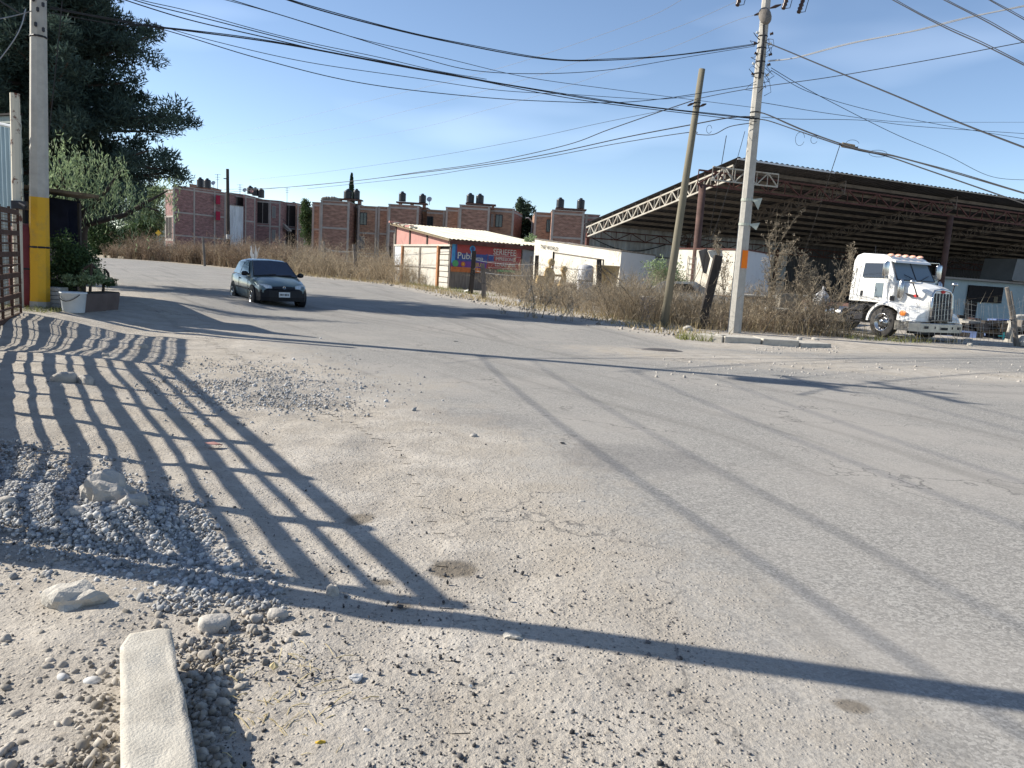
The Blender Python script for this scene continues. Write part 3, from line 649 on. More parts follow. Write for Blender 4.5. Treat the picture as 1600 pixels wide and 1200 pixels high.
# ================================================================== wires
def spline(pts, n=10):
    out = []
    P = [pts[0]*2-pts[1]]+pts+[pts[-1]*2-pts[-2]]
    for i in range(1, len(P)-2):
        a, b, c, d = P[i-1], P[i], P[i+1], P[i+2]
        for k in range(n):
            t = k/n; out.append(.5*((2*b)+(c-a)*t+(2*a-5*b+4*c-d)*t*t+(3*b-a-3*c+d)*t**3))
    out.append(pts[-1]); return out
def wire(label, px, d0, d1, r=.012, m='cable', name='overhead_cable', cat='cable', group='overhead cables', twin=0):
    n = len(px); L = [0]
    for a_, b_ in zip(px[:-1], px[1:]): L.append(L[-1]+math.hypot(b_[0]-a_[0], b_[1]-a_[1]))
    # depth varies linearly in 1/depth so the run is straight in plan
    pts = [D(x, y, 1/((1-L[i]/L[-1])/d0+(L[i]/L[-1])/d1)) for i, (x, y) in enumerate(px)]
    pts = spline(pts); b = MB(); b.tube(pts, r, 5)
    if twin:
        b.tube([p+Vector((0, twin*.4*math.sin(i*.45), twin*(1.1+.35*math.cos(i*.37)))) for i, p in enumerate(pts)], r*.75, 5)
    o = b.build(name, M[m]); tag(o, label, cat, group); return pts
def wire3(label, a, b_, sag, r=.012, m='cable', name='overhead_cable', cat='cable', group='overhead cables', n=24):
    a = Vector(a); b_ = Vector(b_); pts = [a.lerp(b_, k/n)-Vector((0, 0, sag*4*(k/n)*(1-k/n))) for k in range(n+1)]
    b = MB(); b.tube(pts, r, 5); o = b.build(name, M[m]); tag(o, label, cat, group); return pts
wire('thick black cable sagging across the top of the sky to the street lamp', [(330, -45), (450, 0), (560, 32), (700, 65), (850, 92), (950, 94), (1060, 86), (1172, 71), (1186, 66)], 13, 24.8, .012, twin=.02)
wire('thin line just beneath the topmost sagging black cable', [(330, -10), (500, 42), (640, 85), (740, 110), (850, 115), (960, 108), (1080, 88), (1180, 72)], 14, 24.8, .008)
wire('heavy dark bundle from the left pole passing above the wooden pole', [(78, 13), (160, 28), (232, 41), (300, 49), (450, 70), (650, 108), (800, 134), (950, 159), (1080, 175), (1182, 186)], 15.6, 24.8, .014, twin=.02)
wire('first of the slim cables entering at the top left near the cedar crown', [(170, -14), (230, 6), (330, 31), (500, 74), (650, 106), (760, 128)], 14.5, 20.5, .010, twin=.045)
wire('second slim cable entering at the top left, lower in the fan', [(150, -16), (220, 8), (300, 32), (400, 55), (540, 87), (700, 116), (900, 155), (1080, 178), (1182, 190)], 14.5, 24.8, .011)
wire('faint line sagging lowest under the dark bundle towards the concrete pole', [(78, 20), (180, 38), (250, 45), (400, 90), (550, 127), (700, 147), (850, 158), (1000, 158), (1182, 132)], 15.6, 24.8, .010)
wire('thin line swinging under the bundle and rising to the wooden pole top', [(215, 30), (330, 63), (480, 97), (650, 122), (780, 141), (900, 148), (1020, 155), (1086, 150)], 17, 25.3, .008)
wire('faint high line crossing the upper left sky towards the lamp', [(300, -14), (420, 18), (560, 60), (700, 92), (820, 120), (960, 140), (1178, 168)], 15, 24.8, .007)
wire('upper of the cables dropping from the wooden pole to the far flats', [(1083, 157), (1030, 175), (950, 203), (880, 228), (760, 254), (660, 268), (560, 282), (440, 293), (350, 296)], 25.3, 88, .016)
wire('lower of the cables dropping from the concrete pole to the far flats', [(1178, 182), (1140, 184), (1085, 194), (980, 214), (860, 240), (760, 257), (640, 272), (520, 286), (360, 300)], 24.8, 88, .020)
wire('slim cable looping below the wooden pole and on to the far flats', [(1174, 192), (1140, 198), (1115, 210), (1090, 210), (1075, 207), (960, 225), (850, 246), (740, 263), (640, 278), (480, 295)], 24.8, 80, .014)
wire('pale bare line slanting up over the middle of the sky to the pole top', [(1156, 0), (1060, 42), (930, 88), (800, 130), (640, 172), (480, 208), (320, 226)], 24.7, 120, .006, 'cable_pale')
wire('pale bare line slanting up to the strain insulator beside the lamp', [(1184, 22), (1140, 36), (1040, 78), (900, 130), (760, 172), (600, 210), (400, 240)], 24.7, 120, .006, 'cable_pale')
wire('pale bare line leaving the top of the frame above the middle', [(1075, -6), (1010, 28), (880, 75), (760, 112), (600, 152), (420, 196), (300, 222)], 25, 120, .006, 'cable_pale')
wire('faint line low over the flats rising gently to the wooden pole', [(1060, 168), (940, 192), (800, 222), (640, 250), (480, 272), (390, 281)], 26, 130, .008)
wire('thick black cable falling from the lamp bracket to the right edge', [(1196, 66), (1226, 78), (1250, 88), (1310, 113), (1400, 150), (1500, 192), (1620, 238)], 24.7, 15, .018)
wire('upper bundled cable running right from the middle bands of the pole', [(1186, 176), (1200, 180), (1260, 206), (1340, 233), (1400, 245), (1480, 267), (1620, 308)], 24.7, 15.5, .013, twin=.018)
wire('lower bundled cable running right from the middle bands of the pole', [(1186, 186), (1205, 190), (1260, 209), (1330, 232), (1385, 244), (1450, 266), (1620, 325)], 24.7, 15.5, .015)
wire('leftmost of the three dark cable pairs cutting the top right corner', [(1380, -8), (1470, 40), (1540, 72), (1620, 112)], 17, 13, .010, twin=.03)
wire('middle one of the three dark cable pairs cutting the top right corner', [(1455, -10), (1530, 28), (1570, 50), (1620, 78)], 17, 14, .010, twin=.03)
wire('rightmost of the three dark cable pairs cutting the top right corner', [(1528, -10), (1565, 11), (1620, 42)], 17, 15, .009, twin=.025)
wire('pale twisted cable rising from the lamp bracket to the top right', [(1200, 96), (1245, 90), (1330, 68), (1440, 46), (1520, 26), (1620, 6)], 24.8, 20, .014, 'cable_pale', twin=.02)
wire('dull brownish line passing behind the pole and rising right', [(1086, 155), (1140, 144), (1200, 134), (1300, 120), (1450, 94), (1620, 62)], 25.3, 20, .011)
wire('slim line leaving the lamp wiring and sagging to the right edge below the thick cable', [(1205, 110), (1260, 142), (1350, 170), (1470, 195), (1620, 220)], 24.8, 30, .009)
wire('slim line falling steeply behind the thick cable towards the shed roof', [(1205, 106), (1245, 130), (1300, 160), (1400, 210), (1480, 243), (1550, 276), (1620, 282)], 24.8, 34, .010)
wire('nearly level line leaving the middle bands of the pole to the right', [(1190, 183), (1240, 186), (1350, 188), (1440, 198), (1620, 210)], 24.8, 32, .009)
wire('faint level line lowest across the sky right of the pole', [(1190, 160), (1300, 178), (1400, 190), (1500, 191), (1620, 191)], 25, 60, .010)
# cable loops and splice case
b = MB()
for (x, y, r, h) in ((1250, 217, 7, 10), (1272, 218, 5, 6), (1332, 225, 10, 6), (1372, 240, 14, 5), (1108, 202, 4, 6)):
    c = D(x, y, 23.5); pts = [c+Vector((r*.0195*math.cos(a_), 0, h*.0195*math.sin(a_))) for a_ in np.linspace(.2, 5.9, 14)]; b.tube(pts, .006, 5, caps=False)
o = b.build('cable_loop', M['cable']); tag(o, 'slack loops of black cable tied under the line right of the pole', 'cable')
t = root('splice_case', D(1325, 228, 21), 'small tan splice case hanging on the cable right of the pole', 'splice case')
c = D(1325, 228, 21); b = MB(); b.tube([c+Vector((-.16, 0, .02)), c+Vector((.16, 0, -.02))], .065, 10); b.build('case', M['wood'], t)
b = MB(); b.tube([c+Vector((-.24, 0, .03)), c+Vector((.26, 0, -.03))], .02, 8); b.build('cable_stub', M['cable'], t)
wire3('guy wire slanting down into the dead thistles right of the pole', D(1312, 228, 21), G(1222, 498), .05, .010, name='guy_wire', cat='guy wire', group='guy wires')
wire3('dark guy wire dropping beside the leaning wooden pole', D(1135, 212, 25), G(1083, 500), .35, .012, name='guy_wire', cat='guy wire', group='guy wires')
wire3('slack drop line hanging between the wooden and the concrete pole', D(1164, 205, 25), Vector((6.1, 27.0, 1.6)), .5, .009, name='guy_wire', cat='guy wire', group='guy wires')
wire3('thin brown drop cable hanging right of the yellow banded pole', D(97, 2, 15.2), D(76, 212, 15.5), .05, .010, name='drop_cable', cat='cable', group='drop cables')
wire('pale looped drop wire hanging left of the yellow banded pole', [(40, 14), (34, 38), (22, 62), (0, 92), (-12, 104)], 15.3, 15, .010, 'cable_pale', group='drop cables')
wire('pale wire tied to the left side of the yellow banded pole', [(50, 17), (20, 25), (-20, 33)], 15.5, 14, .010, 'cable_pale', group='drop cables')
# spans from the left pole to the next pole behind the viewer (their shadows cross the road)
for i, (z, dx, r) in enumerate(((5.75, -.1, .013), (6.25, .05, .009), (7.4, -.1, .011), (8.1, .1, .011), (9.95, .45, .012), (9.95, -.45, .012))):
    wire3(['lowest thick', 'second thick', 'third slimmer', 'fourth slimmer', 'high right bare', 'high left bare'][i]+' cable from the yellow banded pole to behind the viewer',
          (-9.7+dx, 15.45, z+.1), (-.2+dx, -13, z+.3), .9, r, group='cables overhead at left')

# ================================================================== brick flats far behind
_D0 = D
def D(x, y, d): return _D0(x, y, d*1.3 if (d > 80 and x < 477) else d)
def XY(px, d): v = D(px, 400, d); return Vector((v.x, v.y))
def flats(name_label, dbase, vols, tanks, dishes, group='brick flats across the road', low=()):
    """vols: (pxl, pxr, dl, dr, ytop_px, brick, colums px list, windows [(px0,px1,floor,material)])"""
    r0 = XY(vols[0][0], vols[0][2]); t = root('apartment_block', (r0.x, r0.y, 0), name_label, 'apartment block', group)
    fr = MB()
    for (l, r, dl, dr, yt, bk, cols, wins) in vols:
        p = XY(l, dl); q = XY(r, dr); zt = D((l+r)/2, yt, (dl+dr)/2).z; e = (q-p).normalized(); n = Vector((e.y, -e.x)); back = Vector((0, 9)) if abs(e.x) > .3 else Vector((0, 0))
        if abs(e.x) > .3:
            a, b_, c_, d_ = p, q, q+Vector((.2, 9)), p+Vector((-.2, 9)); b = MB(); b.hexa([(*a, -.2), (*b_, -.2), (*c_, -.2), (*d_, -.2)], [(*a, zt), (*b_, zt), (*c_, zt), (*d_, zt)]); b.build('wall', bk, t)
            b = MB(); b.hexa([(*(a+n*.08-e*.08), zt+.002), (*(b_+n*.08+e*.08), zt+.002), (*c_, zt+.002), (*d_, zt+.002)], [(*(a+n*.08-e*.08), zt+.10), (*(b_+n*.08+e*.08), zt+.10), (*c_, zt+.10), (*d_, zt+.10)]); b.build('roof', M['frame'], t)
        else: MB().wall(p, q, -.2, zt, 0, .3).build('wall', bk, t)
        kk = p.y/88; fl = [zt-.38, zt-.38-2.64*kk, zt-.38-5.22*kk]
        for z in fl: fr.wall(p, q, z, z+.20, .035, .1)
        for cx in cols:
            s = (cx-l)/(r-l); c = p.lerp(q, s); fr.wall(c-e*.12, c+e*.12, -.1, zt-.01, .05, .12)
        for (x0, x1, f, mk) in wins:
            a = p.lerp(q, (x0-l)/(r-l)); b_ = p.lerp(q, (x1-l)/(r-l)); z1 = fl[f]-.35*kk; z0 = z1-1.25*kk
            if mk == 'open': z1 = fl[f]-.03; z0 = fl[f]-2.3*kk
            if mk == 'tall': z1 = fl[f]-.03; z0 = fl[f]-5.0
            wv = MB(); wv.wall(a, b_, z0-.06, z0, .07, .1); wv.wall(a, b_, z1, z1+.06, .07, .1); wv.wall(a, a+e*.07, z0, z1, .065, .1); wv.wall(b_-e*.07, b_, z0, z1, .065, .1); m_ = (a+b_)/2; wv.wall(m_-e*.03, m_+e*.03, z0, z1, .06, .1)
            wo = wv.build('window', M['frame'] if mk != 'dark' else M['dark_metal'], t)
            MB().wall(a+e*.07, b_-e*.07, z0, z1, .03, .08).build('pane', {'open': M['dark'], 'tall': M['dark'], 'curtain': M['curtain']}.get(mk, M['pane']), wo)  # open bays get a near-black sheet imitating the shade inside
    fr.build('concrete_frame', M['frame'], t)
    return t
def tank(px, y0, y1, d, label, wpx=None):
    c = D(px, y0, d); top = D(px, y1, d).z; h = top-c.z; r = (wpx or (y0-y1)*.8)/2/1200*c.y
    t = root('water_tank', (c.x, c.y, c.z), label, 'water tank', 'black rooftop water tanks')
    prof = [(0, 0), (r*.97, 0), (r, .05*h)]
    for k in range(5): z = h*(.12+.12*k); prof += [(r, z), (r*.965, z+.03*h), (r, z+.06*h)]
    prof += [(r*.98, .76*h), (r*.8, .84*h), (r*.36, .89*h)]
    MB().lathe(prof, Matrix.Translation(c), 18).build('shell', M['tank'], t, smooth=True)
    MB().lathe([(r*.36, .885*h), (r*.40, .9*h), (r*.40, .96*h), (r*.3, h), (0, h)], Matrix.Translation(c), 14).build('lid', M['tank'], t)
    return t
def stand(label, x0, x1, y, d, legh=.5):
    """roof platform: slab on short piers"""
    a = D(x0, y, d); b_ = D(x1, y, d); t = root('tank_platform', (a.x, a.y, a.z-legh), label, 'platform', 'tank platforms on the flat roofs')
    z = (a.z+b_.z)/2
    b = MB(); b.hexa([(a.x, d-.6, z-.16), (b_.x, d-.6, z-.16), (b_.x, d+.7, z-.16), (a.x, d+.7, z-.16)], [(a.x, d-.6, z-.01), (b_.x, d-.6, z-.01), (b_.x, d+.7, z-.01), (a.x, d+.7, z-.01)]); b.build('slab', M['rust_brown'], t)
    for s in (.12, .5, .9): x = a.x+(b_.x-a.x)*s; MB().box((x, d, z-.17-legh/2), (.3, .8, legh)).build('pier', M['brick_n'], t)
def dish(px, py, d, rpx, label, m='dish'):
    c = D(px, py, d); r = rpx/1200*c.y; t = root('satellite_dish', (c.x, c.y, c.z-r-.3), label, 'satellite dish', 'rooftop satellite dishes')
    Mx = Matrix.Translation(c) @ Matrix.Rotation(R_(70), 4, 'X'); MB().lathe([(0, -.10*r), (r*.5, -.06*r), (r, .06*r), (r*1.03, .09*r)], Mx, 18).build('reflector', M[m], t, smooth=True)
    b = MB(); b.tube([c+Vector((0, .1, 0)), c+Vector((0, .15, -r-.3))], .03, 6); b.tube([c-Vector((0, 0, r*.8)), c+Vector((0, -r*.9, -.1))], .02, 5); b.build('mount', M['dark_metal'], t)
def mast(px, y0, y1, d, label):
    a = D(px, y0, d); b_ = D(px, y1, d); t = root('antenna_mast', a, label, 'antenna', 'rooftop antennas')
    MB().tube([a, b_], .035, 6).build('mast', M['dark_metal'], t); b = MB()
    for k in range(3): z = b_.z-.1-k*.35; b.tube([(a.x-.45+.1*k, a.y, z), (a.x+.45-.1*k, a.y, z+.03)], .02, 5)
    b.build('element', M['dark_metal'], t)
Bn, Bo, Bs, Bp = M['brick_n'], M['brick_o'], M['brick_sunlit'], M['brick_purple']
flats('long brick block at far left receding behind the dark wooden pole', 83,
      [(258, 271, 84, 82, 297, Bp, [259], [(260, 269, 1, 'open'), (262, 269, 2, 'curtain')]),
       (271, 352, 82, 88, 296, Bp, [272, 302, 334, 351], []),
       (352, 382, 90, 92, 303, Bp, [353, 381], [(358, 380, 0, 'open')]),
       (382, 398, 91, 93, 306, Bp, [383, 397], [(386, 390, 2, 'curtain')]),
       (398, 437, 96, 97, 313, Bp, [399, 421, 436], [(400, 419, 0, 'open'), (424, 430, 0, 'curtain'), (424, 430, 1, 'curtain')]),
       (437, 463, 99, 100, 317, Bp, [438, 462], [(439, 461, 0, 'open'), (439, 461, 1, 'open')]),
       (463, 476, 99, 101, 319, Bn, [464, 475], [])], None, None)
# white screen over the stairwell, flight of stairs, red cloths
t = root('sheet_screen', (*XY(358, 89), 0), 'tall white corrugated sheet screening the stairwell of the far left flats', 'sheet screen')
b = MB(); p, q = XY(358.5, 89.2), XY(381, 91.2); corrugated(b, p, q, -.1, D(370, 322, 90).z, period=.5, amp=.05); b.build('sheet', M['white_sheet'], t); b = MB(); b.wall(p, q, D(370, 322, 90).z, D(370, 321, 90).z, .1, .2); b.build('edge_rail', M['frame'], t)
t = root('staircase', (*XY(440, 98.4), 0), 'concrete outside stair flight in the dark bay of the far left flats', 'staircase')
b = MB(); a_ = D(437.5, 346, 98.4); c_ = D(452, 360, 98.4)
for k in range(9): v = a_.lerp(c_, k/8); b.box((v.x, v.y, v.z), (.5, 1.0, .26))
b.build('flight', M['frame'], t); b = MB(); b.tube([a_+Vector((0, -.5, .9)), c_+Vector((0, -.5, .9))], .04, 6); b.build('handrail', M['dark_metal'], t)
for (y0, y1), lb_ in (((305, 319), 'red'), ((330, 344), 'lower red')):
    a_ = D(336, y0, 86.4); c_ = D(343, y1, 86.4); b = MB(); b.wall(XY(336.5, 86.4), XY(343, 86.9), c_.z, a_.z, .12, .05)
    o = b.build('hanging_cloth', M['red_cloth']); tag(o, {'red': 'upper', 'lower red': 'lower'}[lb_]+' of two red cloths hanging on the far left flats', 'cloth', 'red cloths on the flats')
flats('brick block with a spire of cypress behind it, next to the green gap', 88,
      [(487, 500, 90, 90, 317, Bo, [488, 499], []), (500, 543.5, 88, 88, 315, Bn, [501, 542.5], []), (543.5, 558, 91, 91.5, 319, Bo, [557], [(545, 552, 0, 'dark'), (545, 552, 1, 'curtain')]), (558, 587, 90, 90, 323, Bo, [559, 586], [(560.5, 571.5, 0, 'dark'), (558.8, 569, 1, 'curtain')])], None, None)
flats('brick block directly behind the left half of the shed', 88,
      [(589, 605, 90, 90, 324, Bo, [590, 604], []), (605, 651, 88, 88, 321, Bn, [606, 650], []), (651, 664, 91, 91, 325, Bo, [], [(653, 658, 0, 'dark')]), (664, 692, 90, 90, 329, Bo, [691], [(664.8, 674.5, 0, 'dark')])], None, None)
flats('brick block behind the bannered shed, left of the eucalyptus', 86,
      [(694, 715, 88, 88, 325, Bo, [695, 714], []), (715, 761, 86, 86, 322, Bn, [716, 760], []), (761, 799, 88, 88, 326, Bo, [798], [(764, 768, 0, 'curtain'), (771, 782, 0, 'dark'), (769, 779, 1, 'curtain')]), (799, 812, 88, 94, 331, Bs, [], [])], None, None)
flats('brick block just left of the open steel shed', 84,
      [(832, 859, 86, 86, 333, Bo, [833], [(850.5, 856.5, 0, 'dark')]), (859, 908, 83.5, 83.5, 330, Bn, [860, 907], []), (908, 932, 86, 86, 336, Bp, [912], [(915, 922, 0, 'dark')])], None, None)
tank(313, 293, 277, 90, 'left tank of the touching pair above the far left flats', 10.5); tank(324, 294, 278.5, 89, 'right tank of the touching pair, beside the blue dish', 10.5)
for i, (px, yb, yt) in enumerate(((391, 303, 290), (399, 306, 292.5), (408, 309, 294))): tank(px, yb, yt, 96, ['first', 'middle', 'last'][i]+' of three huddled tanks right of the dark wooden pole', 9.5)
tank(459, 322, 315.5, 103, 'small domed tank standing alone right of the thin antenna mast', 9)
tank(543.5, 310.5, 295.5, 91, 'tank overlapping the cypress spire on the flats', 13); tank(557, 311.5, 295, 91, 'tank just right of the cypress spire', 10)
tank(628.5, 314.5, 299, 90, 'tank at the left end of its platform behind the shed roof', 11); tank(660, 317, 302.5, 90, 'tank beside the round grey dish behind the shed', 11)
tank(734.5, 317, 301.5, 88, 'left tank of the pair above the bannered wall', 12); tank(749.5, 318, 302.5, 88, 'right tank of the pair above the bannered wall', 12)
tank(875, 325, 308.5, 86, 'tank on bricks left on the flats beside the steel shed', 12); tank(907, 326, 309.5, 86, 'tank on the platform end nearest the steel shed', 12)
stand('thin slab under the two tanks by the cypress', 527, 566, 311, 91, .35); stand('slab between the two spaced tanks behind the shed', 620, 668, 316.5, 90, .35)
stand('slab under the paired tanks above the banner', 728, 775, 318.5, 88, .35); stand('slab reaching right under the tank beside the steel shed', 868, 916, 326, 86, .35)
# low brick rooms on the roofs
t = root('roof_room', D(298, 296, 91), 'low brick parapet room on the roof under the touching pair of tanks', 'roof room')
b = MB(); a_ = D(296, 297, 91); c_ = D(330, 297, 91); Y0 = a_.y; b.hexa([(a_.x, Y0, 7.6), (c_.x, Y0, 7.6), (c_.x, Y0+4, 7.6), (a_.x, Y0+4, 7.6)], [(a_.x, Y0, D(300, 288, 91).z), (c_.x, Y0, D(328, 293, 91).z), (c_.x, Y0+4, D(328, 293, 91).z), (a_.x, Y0+4, D(300, 288, 91).z)]); b.build('wall', Bn, t)
b = MB(); z = D(300, 288, 91).z; z2 = D(328, 293, 91).z; b.hexa([(a_.x-.1, Y0-.1, z+.01), (c_.x+.1, Y0-.1, z2+.01), (c_.x+.1, Y0+4.1, z2+.01), (a_.x-.1, Y0+4.1, z+.01)], [(a_.x-.1, Y0-.1, z+.08), (c_.x+.1, Y0-.1, z2+.08), (c_.x+.1, Y0+4.1, z2+.08), (a_.x-.1, Y0+4.1, z+.08)]); b.build('roof', M['frame'], t)
dish(333.5, 286, 88, 3.3, 'blue grey dish beside the touching pair of tanks'); dish(382.5, 297, 94, 3.2, 'blue grey dish left of the three huddled tanks')
dish(393, 298.5, 94, 2.6, 'small reddish dish in front of the three huddled tanks', 'pink'); dish(671, 311.5, 89, 4.0, 'round grey dish right of the spaced tanks behind the shed')
mast(340, 297, 272, 88, 'antenna between the blue dish and the dark wooden pole'); mast(375, 306, 288, 92, 'short bare antenna left of the second dish'); mast(448.5, 318, 293, 100, 'forked antenna standing alone on the far left flats')
# roof clutter by the cypress
b = MB(); random.seed(5)
for k in range(14): c = D(505+k*1.7, 314-random.uniform(.5, 3.5), 88.8); b.lathe([(0, -.25), (.22, -.12), (.25, .1), (.1, .25), (0, .27)], Matrix.Translation(c), 7)
o = b.build('junk_heap', M['wood_grey']); tag(o, 'heap of pale junk on the roof edge left of the cypress', 'junk heap', kind='stuff')
# pale low house far left, street sign
t = root('low_house', (*XY(236, 100), 0), 'pale grey low house behind the bushes at the far left', 'house')
b = MB(); p = XY(225, 104); q = XY(262, 104); b.wall(p, q, 0, D(245, 342, 104).z, 0, 6); b.build('wall', M['office'], t); b = MB(); b.wall(p, q, D(245, 342, 104).z+.01, D(245, 340, 104).z+.15, .3, 6.6); b.build('roof', M['frame'], t)
c = D(247.5, 364, 86); t = root('street_sign', (c.x, c.y, 0), 'small yellow diamond warning sign beyond the dry weeds', 'road sign')
b = MB(); b.box((c.x, c.y, c.z), (.62, .04, .62), M=Matrix.Rotation(R_(45), 3, 'Y')); b.build('panel', M['sign_yellow'], t); MB().tube([(c.x, c.y+.06, 0), (c.x, c.y+.06, c.z+.3)], .04, 8).build('post', M['dark_metal'], t)

# ================================================================== open steel shed (hangar)
HA = Vector((10.0, 37.8)); hu = Vector((.908, .419)); hn = Vector((-.419, .908)); HZ, HL, HD, HLEN = 7.2, 4.6, 13.8, 46
def H(u, v, z): p = HA+hu*u+hn*v; return Vector((p.x, p.y, z))
rz = lambda v: HZ+(HL-HZ)*v/HD
hang = root('steel_shed', (*HA, 0), 'big open steel shed with a dark sloping roof and lattice trusses', 'shed')
b = MB(); n = int(HLEN/.33)*4; rows = []
for k in range(n+1):
    u = -.25+HLEN*k/n; o = .045*(1 if (k % 4) in (1, 2) else 0)
    b.v.append(H(u, -.35, rz(-.35)+.16+o)); b.v.append(H(u, HD+.3, rz(HD+.3)+.16+o))
for k in range(n): b.f.append([2*k, 2*k+2, 2*k+3, 2*k+1]); b.m.append(0)
b.build('roof', M['sheet_dark_shade'], hang)
b = MB(); b.tube([H(-.2, -.33, rz(-.33)+.12), H(6, -.33, rz(-.33)+.12)], .05, 4); b.build('roof_edge', M['white_sheet'], hang)
b = MB(); b.tube([H(6, -.34, rz(-.33)+.13), H(HLEN-.2, -.34, rz(-.33)+.13)], .028, 4); b.build('drip_edge', M['truss'], hang)
def truss(p, q, h, m, name, nb, r=.05, kind='N'):
    """box lattice between top chord p-q and bottom chord h lower"""
    b = MB(); dn = Vector((0, 0, -h)); b.tube([p, q], r, 4); b.tube([p+dn, q+dn], r, 4)
    for k in range(nb+1):
        a = p.lerp(q, k/nb); b.tube([a, a+dn], r*.55, 4)
        if k < nb:
            c = p.lerp(q, (k+1)/nb); b.tube([a, c+dn] if k % 2 else [a+dn, c], r*.75, 4)
    return b.build(name, m, hang)
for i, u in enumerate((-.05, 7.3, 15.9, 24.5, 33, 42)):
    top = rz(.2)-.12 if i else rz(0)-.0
    truss(H(u, .1, rz(.1)-.05), H(u, HD, rz(HD)-.05), .62, M['truss'] if i == 0 else M['truss_shade'], 'truss', 26, .055 if i == 0 else .05)
truss(H(-1.85, .35, 6.75), H(HLEN-.6, .35, 6.75), .66, M['rust'], 'girder', 44, .055)
truss(H(-1.2, .15, 6.95), H(2.6, -.1, 6.97), .6, M['truss'], 'girder_end_panel', 6, .045)
truss(H(-.2, HD-.2, rz(HD)-.2), H(HLEN-.6, HD-.2, rz(HD)-.2), .5, M['rust'], 'girder', 40, .045)
for k in range(11):
    v = .9+k*1.22; MB().wall(H(-.1, v, 0).xy, H(HLEN-.5, v, 0).xy, rz(v)-.04, rz(v)+.12, 0, .07).build('purlin', M['truss_shade'], hang)
for u in (-1.55, 15.9, 33):
    b = MB(); b.tube([H(u, .35, 0), H(u, .35, 6.1)], .17, 12); b.build('column', M['rust_brown'], hang, smooth=True)
for u in (0, 8, 15.9, 24.5, 33): b = MB(); c = H(u, HD-.1, 0); b.box((c.x, c.y, 2.1), (.2, .2, 4.2), math.atan2(hu.y, hu.x)); b.build('column', M['rust'], hang)
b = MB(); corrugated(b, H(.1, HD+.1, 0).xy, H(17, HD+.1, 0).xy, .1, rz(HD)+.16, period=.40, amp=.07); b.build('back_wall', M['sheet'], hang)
b = MB(); corrugated(b, H(17.05, HD+.1, 0).xy, H(HLEN, HD+.1, 0).xy, .1, rz(HD)+.16, period=.36, amp=.035); b.build('back_wall', M['sheet_dark_shade'], hang)  # right stretch of the same wall, interior shade put into its colour
b = MB(); b.tube([H(0, HD-.05, 2.0), H(20, HD-.05, 2.0)], .07, 4); b.tube([H(0, HD-.05, 3.0), H(20, HD-.05, 3.0)], .04, 4); b.build('wall_rail', M['dark_metal'], hang)
b = MB(); pts = [H(.3, HD-.3, 3.9)]+[H(.3+k*.62, HD-.35, 3.85-.75*math.sin(k/9*math.pi)*.8) for k in range(10)]; b.tube(pts, .035, 6)
b.build('hanging_hose', M['cable'], hang)
b = MB(); e0 = H(HLEN, 0, 0).xy; e1 = H(HLEN, HD, 0).xy; b.wall(e0, e1, 0, 5.2, 0, .1); b.build('end_wall', M['sheet_dark_shade'], hang)
# office under the shed roof
off = root('site_office', H(17, 6, 0), 'pale blue office room under the steel shed roof behind the truck', 'office room')
b = MB(); o0, o1 = H(21.5, 6.2, 0).xy, H(35.5, 6.2, 0).xy; b.wall(o0, o1, 0, 2.75, 0, .15); b.build('wall', M['office'], off)
b = MB(); b.wall(H(21, 6, 0).xy, H(35.5, 6, 0).xy, 2.76, 2.9, .25, 1.4); b.build('ledge', M['frame'], off)
wv = MB(); wv.wall(H(26.5, 6.1, 0).xy, H(30.2, 6.1, 0).xy, 1.3, 2.45, .03, .08); fo = wv.build('window', M['dark'], off); wv = MB(); wv.wall(H(29.3, 6.1, 0).xy, H(29.7, 6.1, 0).xy, 1.35, 1.75, .05, .04); wv.build('pane', M['wood'], fo)
wv = MB(); wv.wall(H(26.5, 6.1, 0).xy, H(27.6, 6.1, 0).xy, .2, 1.28, .03, .08); wv.build('door', M['dark'], off)
b = MB(); b.hexa([H(30.2, 5.6, 2.95), H(34.5, 5.6, 2.95), H(34.5, 8, 2.95), H(30.2, 8, 2.95)], [H(30.5, 5.6, 4.5), H(34.5, 5.6, 4.6), H(34.5, 8, 4.6), H(30.5, 8, 4.5)]); t = root('tarp_bundle', H(30.2, 5.6, 2.95), 'pale sheet covered stack on top of the office at the right edge', 'covered stack'); b.build('cover', M['tarp'], t); b = MB(); b.tube([H(30.2, 5.5, 2.97), H(34.5, 5.5, 2.97)], .05, 5); b.build('edge_rail', M['frame'], t)

# ================================================================== shed with banner
SL, SR = Vector((-10.3, 64.2)), Vector((-4.82, 53.9)); SB = SR+Vector((6.9, 3.8)); SLB = SL+Vector((6.9, 3.8))
sf = (SR-SL).normalized(); sb = (SB-SR).normalized(); fn_ = Vector((sf.y, -sf.x)); LF = (SR-SL).length; LB_ = (SB-SR).length
shed = root('roadside_workshop', (*SR, 0), 'low workshop with pink boards, white doors and a corrugated cream roof', 'workshop')
zl, zr, zm = 4.55, 3.35, 3.02
def F_(s): return SL.lerp(SR, s)
def yz(px, py, s): return D(px, py, F_(s).y).z
b = MB(); b.wall(SL, SR, 3.0, zl, 0, .15, z1b=zr+.02); b.build('upper_boards', M['pink'], shed)
b = MB()
for s in (.01, .30, .62, .985):
    q = F_(s); zt = zl+(zr-zl)*s; MB().wall(q-sf*.12, q+sf*.12, 3.0, zt-.02, .06, .1).build('batten', M['wood_dark'], shed)
b = MB(); b.wall(SL-sf*.1, SR+sf*.05, 2.92, 3.04, .09, .2); b.build('lintel', M['white_door'], shed)
b = MB(); b.wall(SL, F_(.14), 1.35, 2.92, .02, .1); b.build('side_panel', M['white_sheet'], shed)
b = MB(); b.wall(SL, F_(.14), -.1, 1.2, .04, .15); b.build('base_wall', M['white_block'], shed)
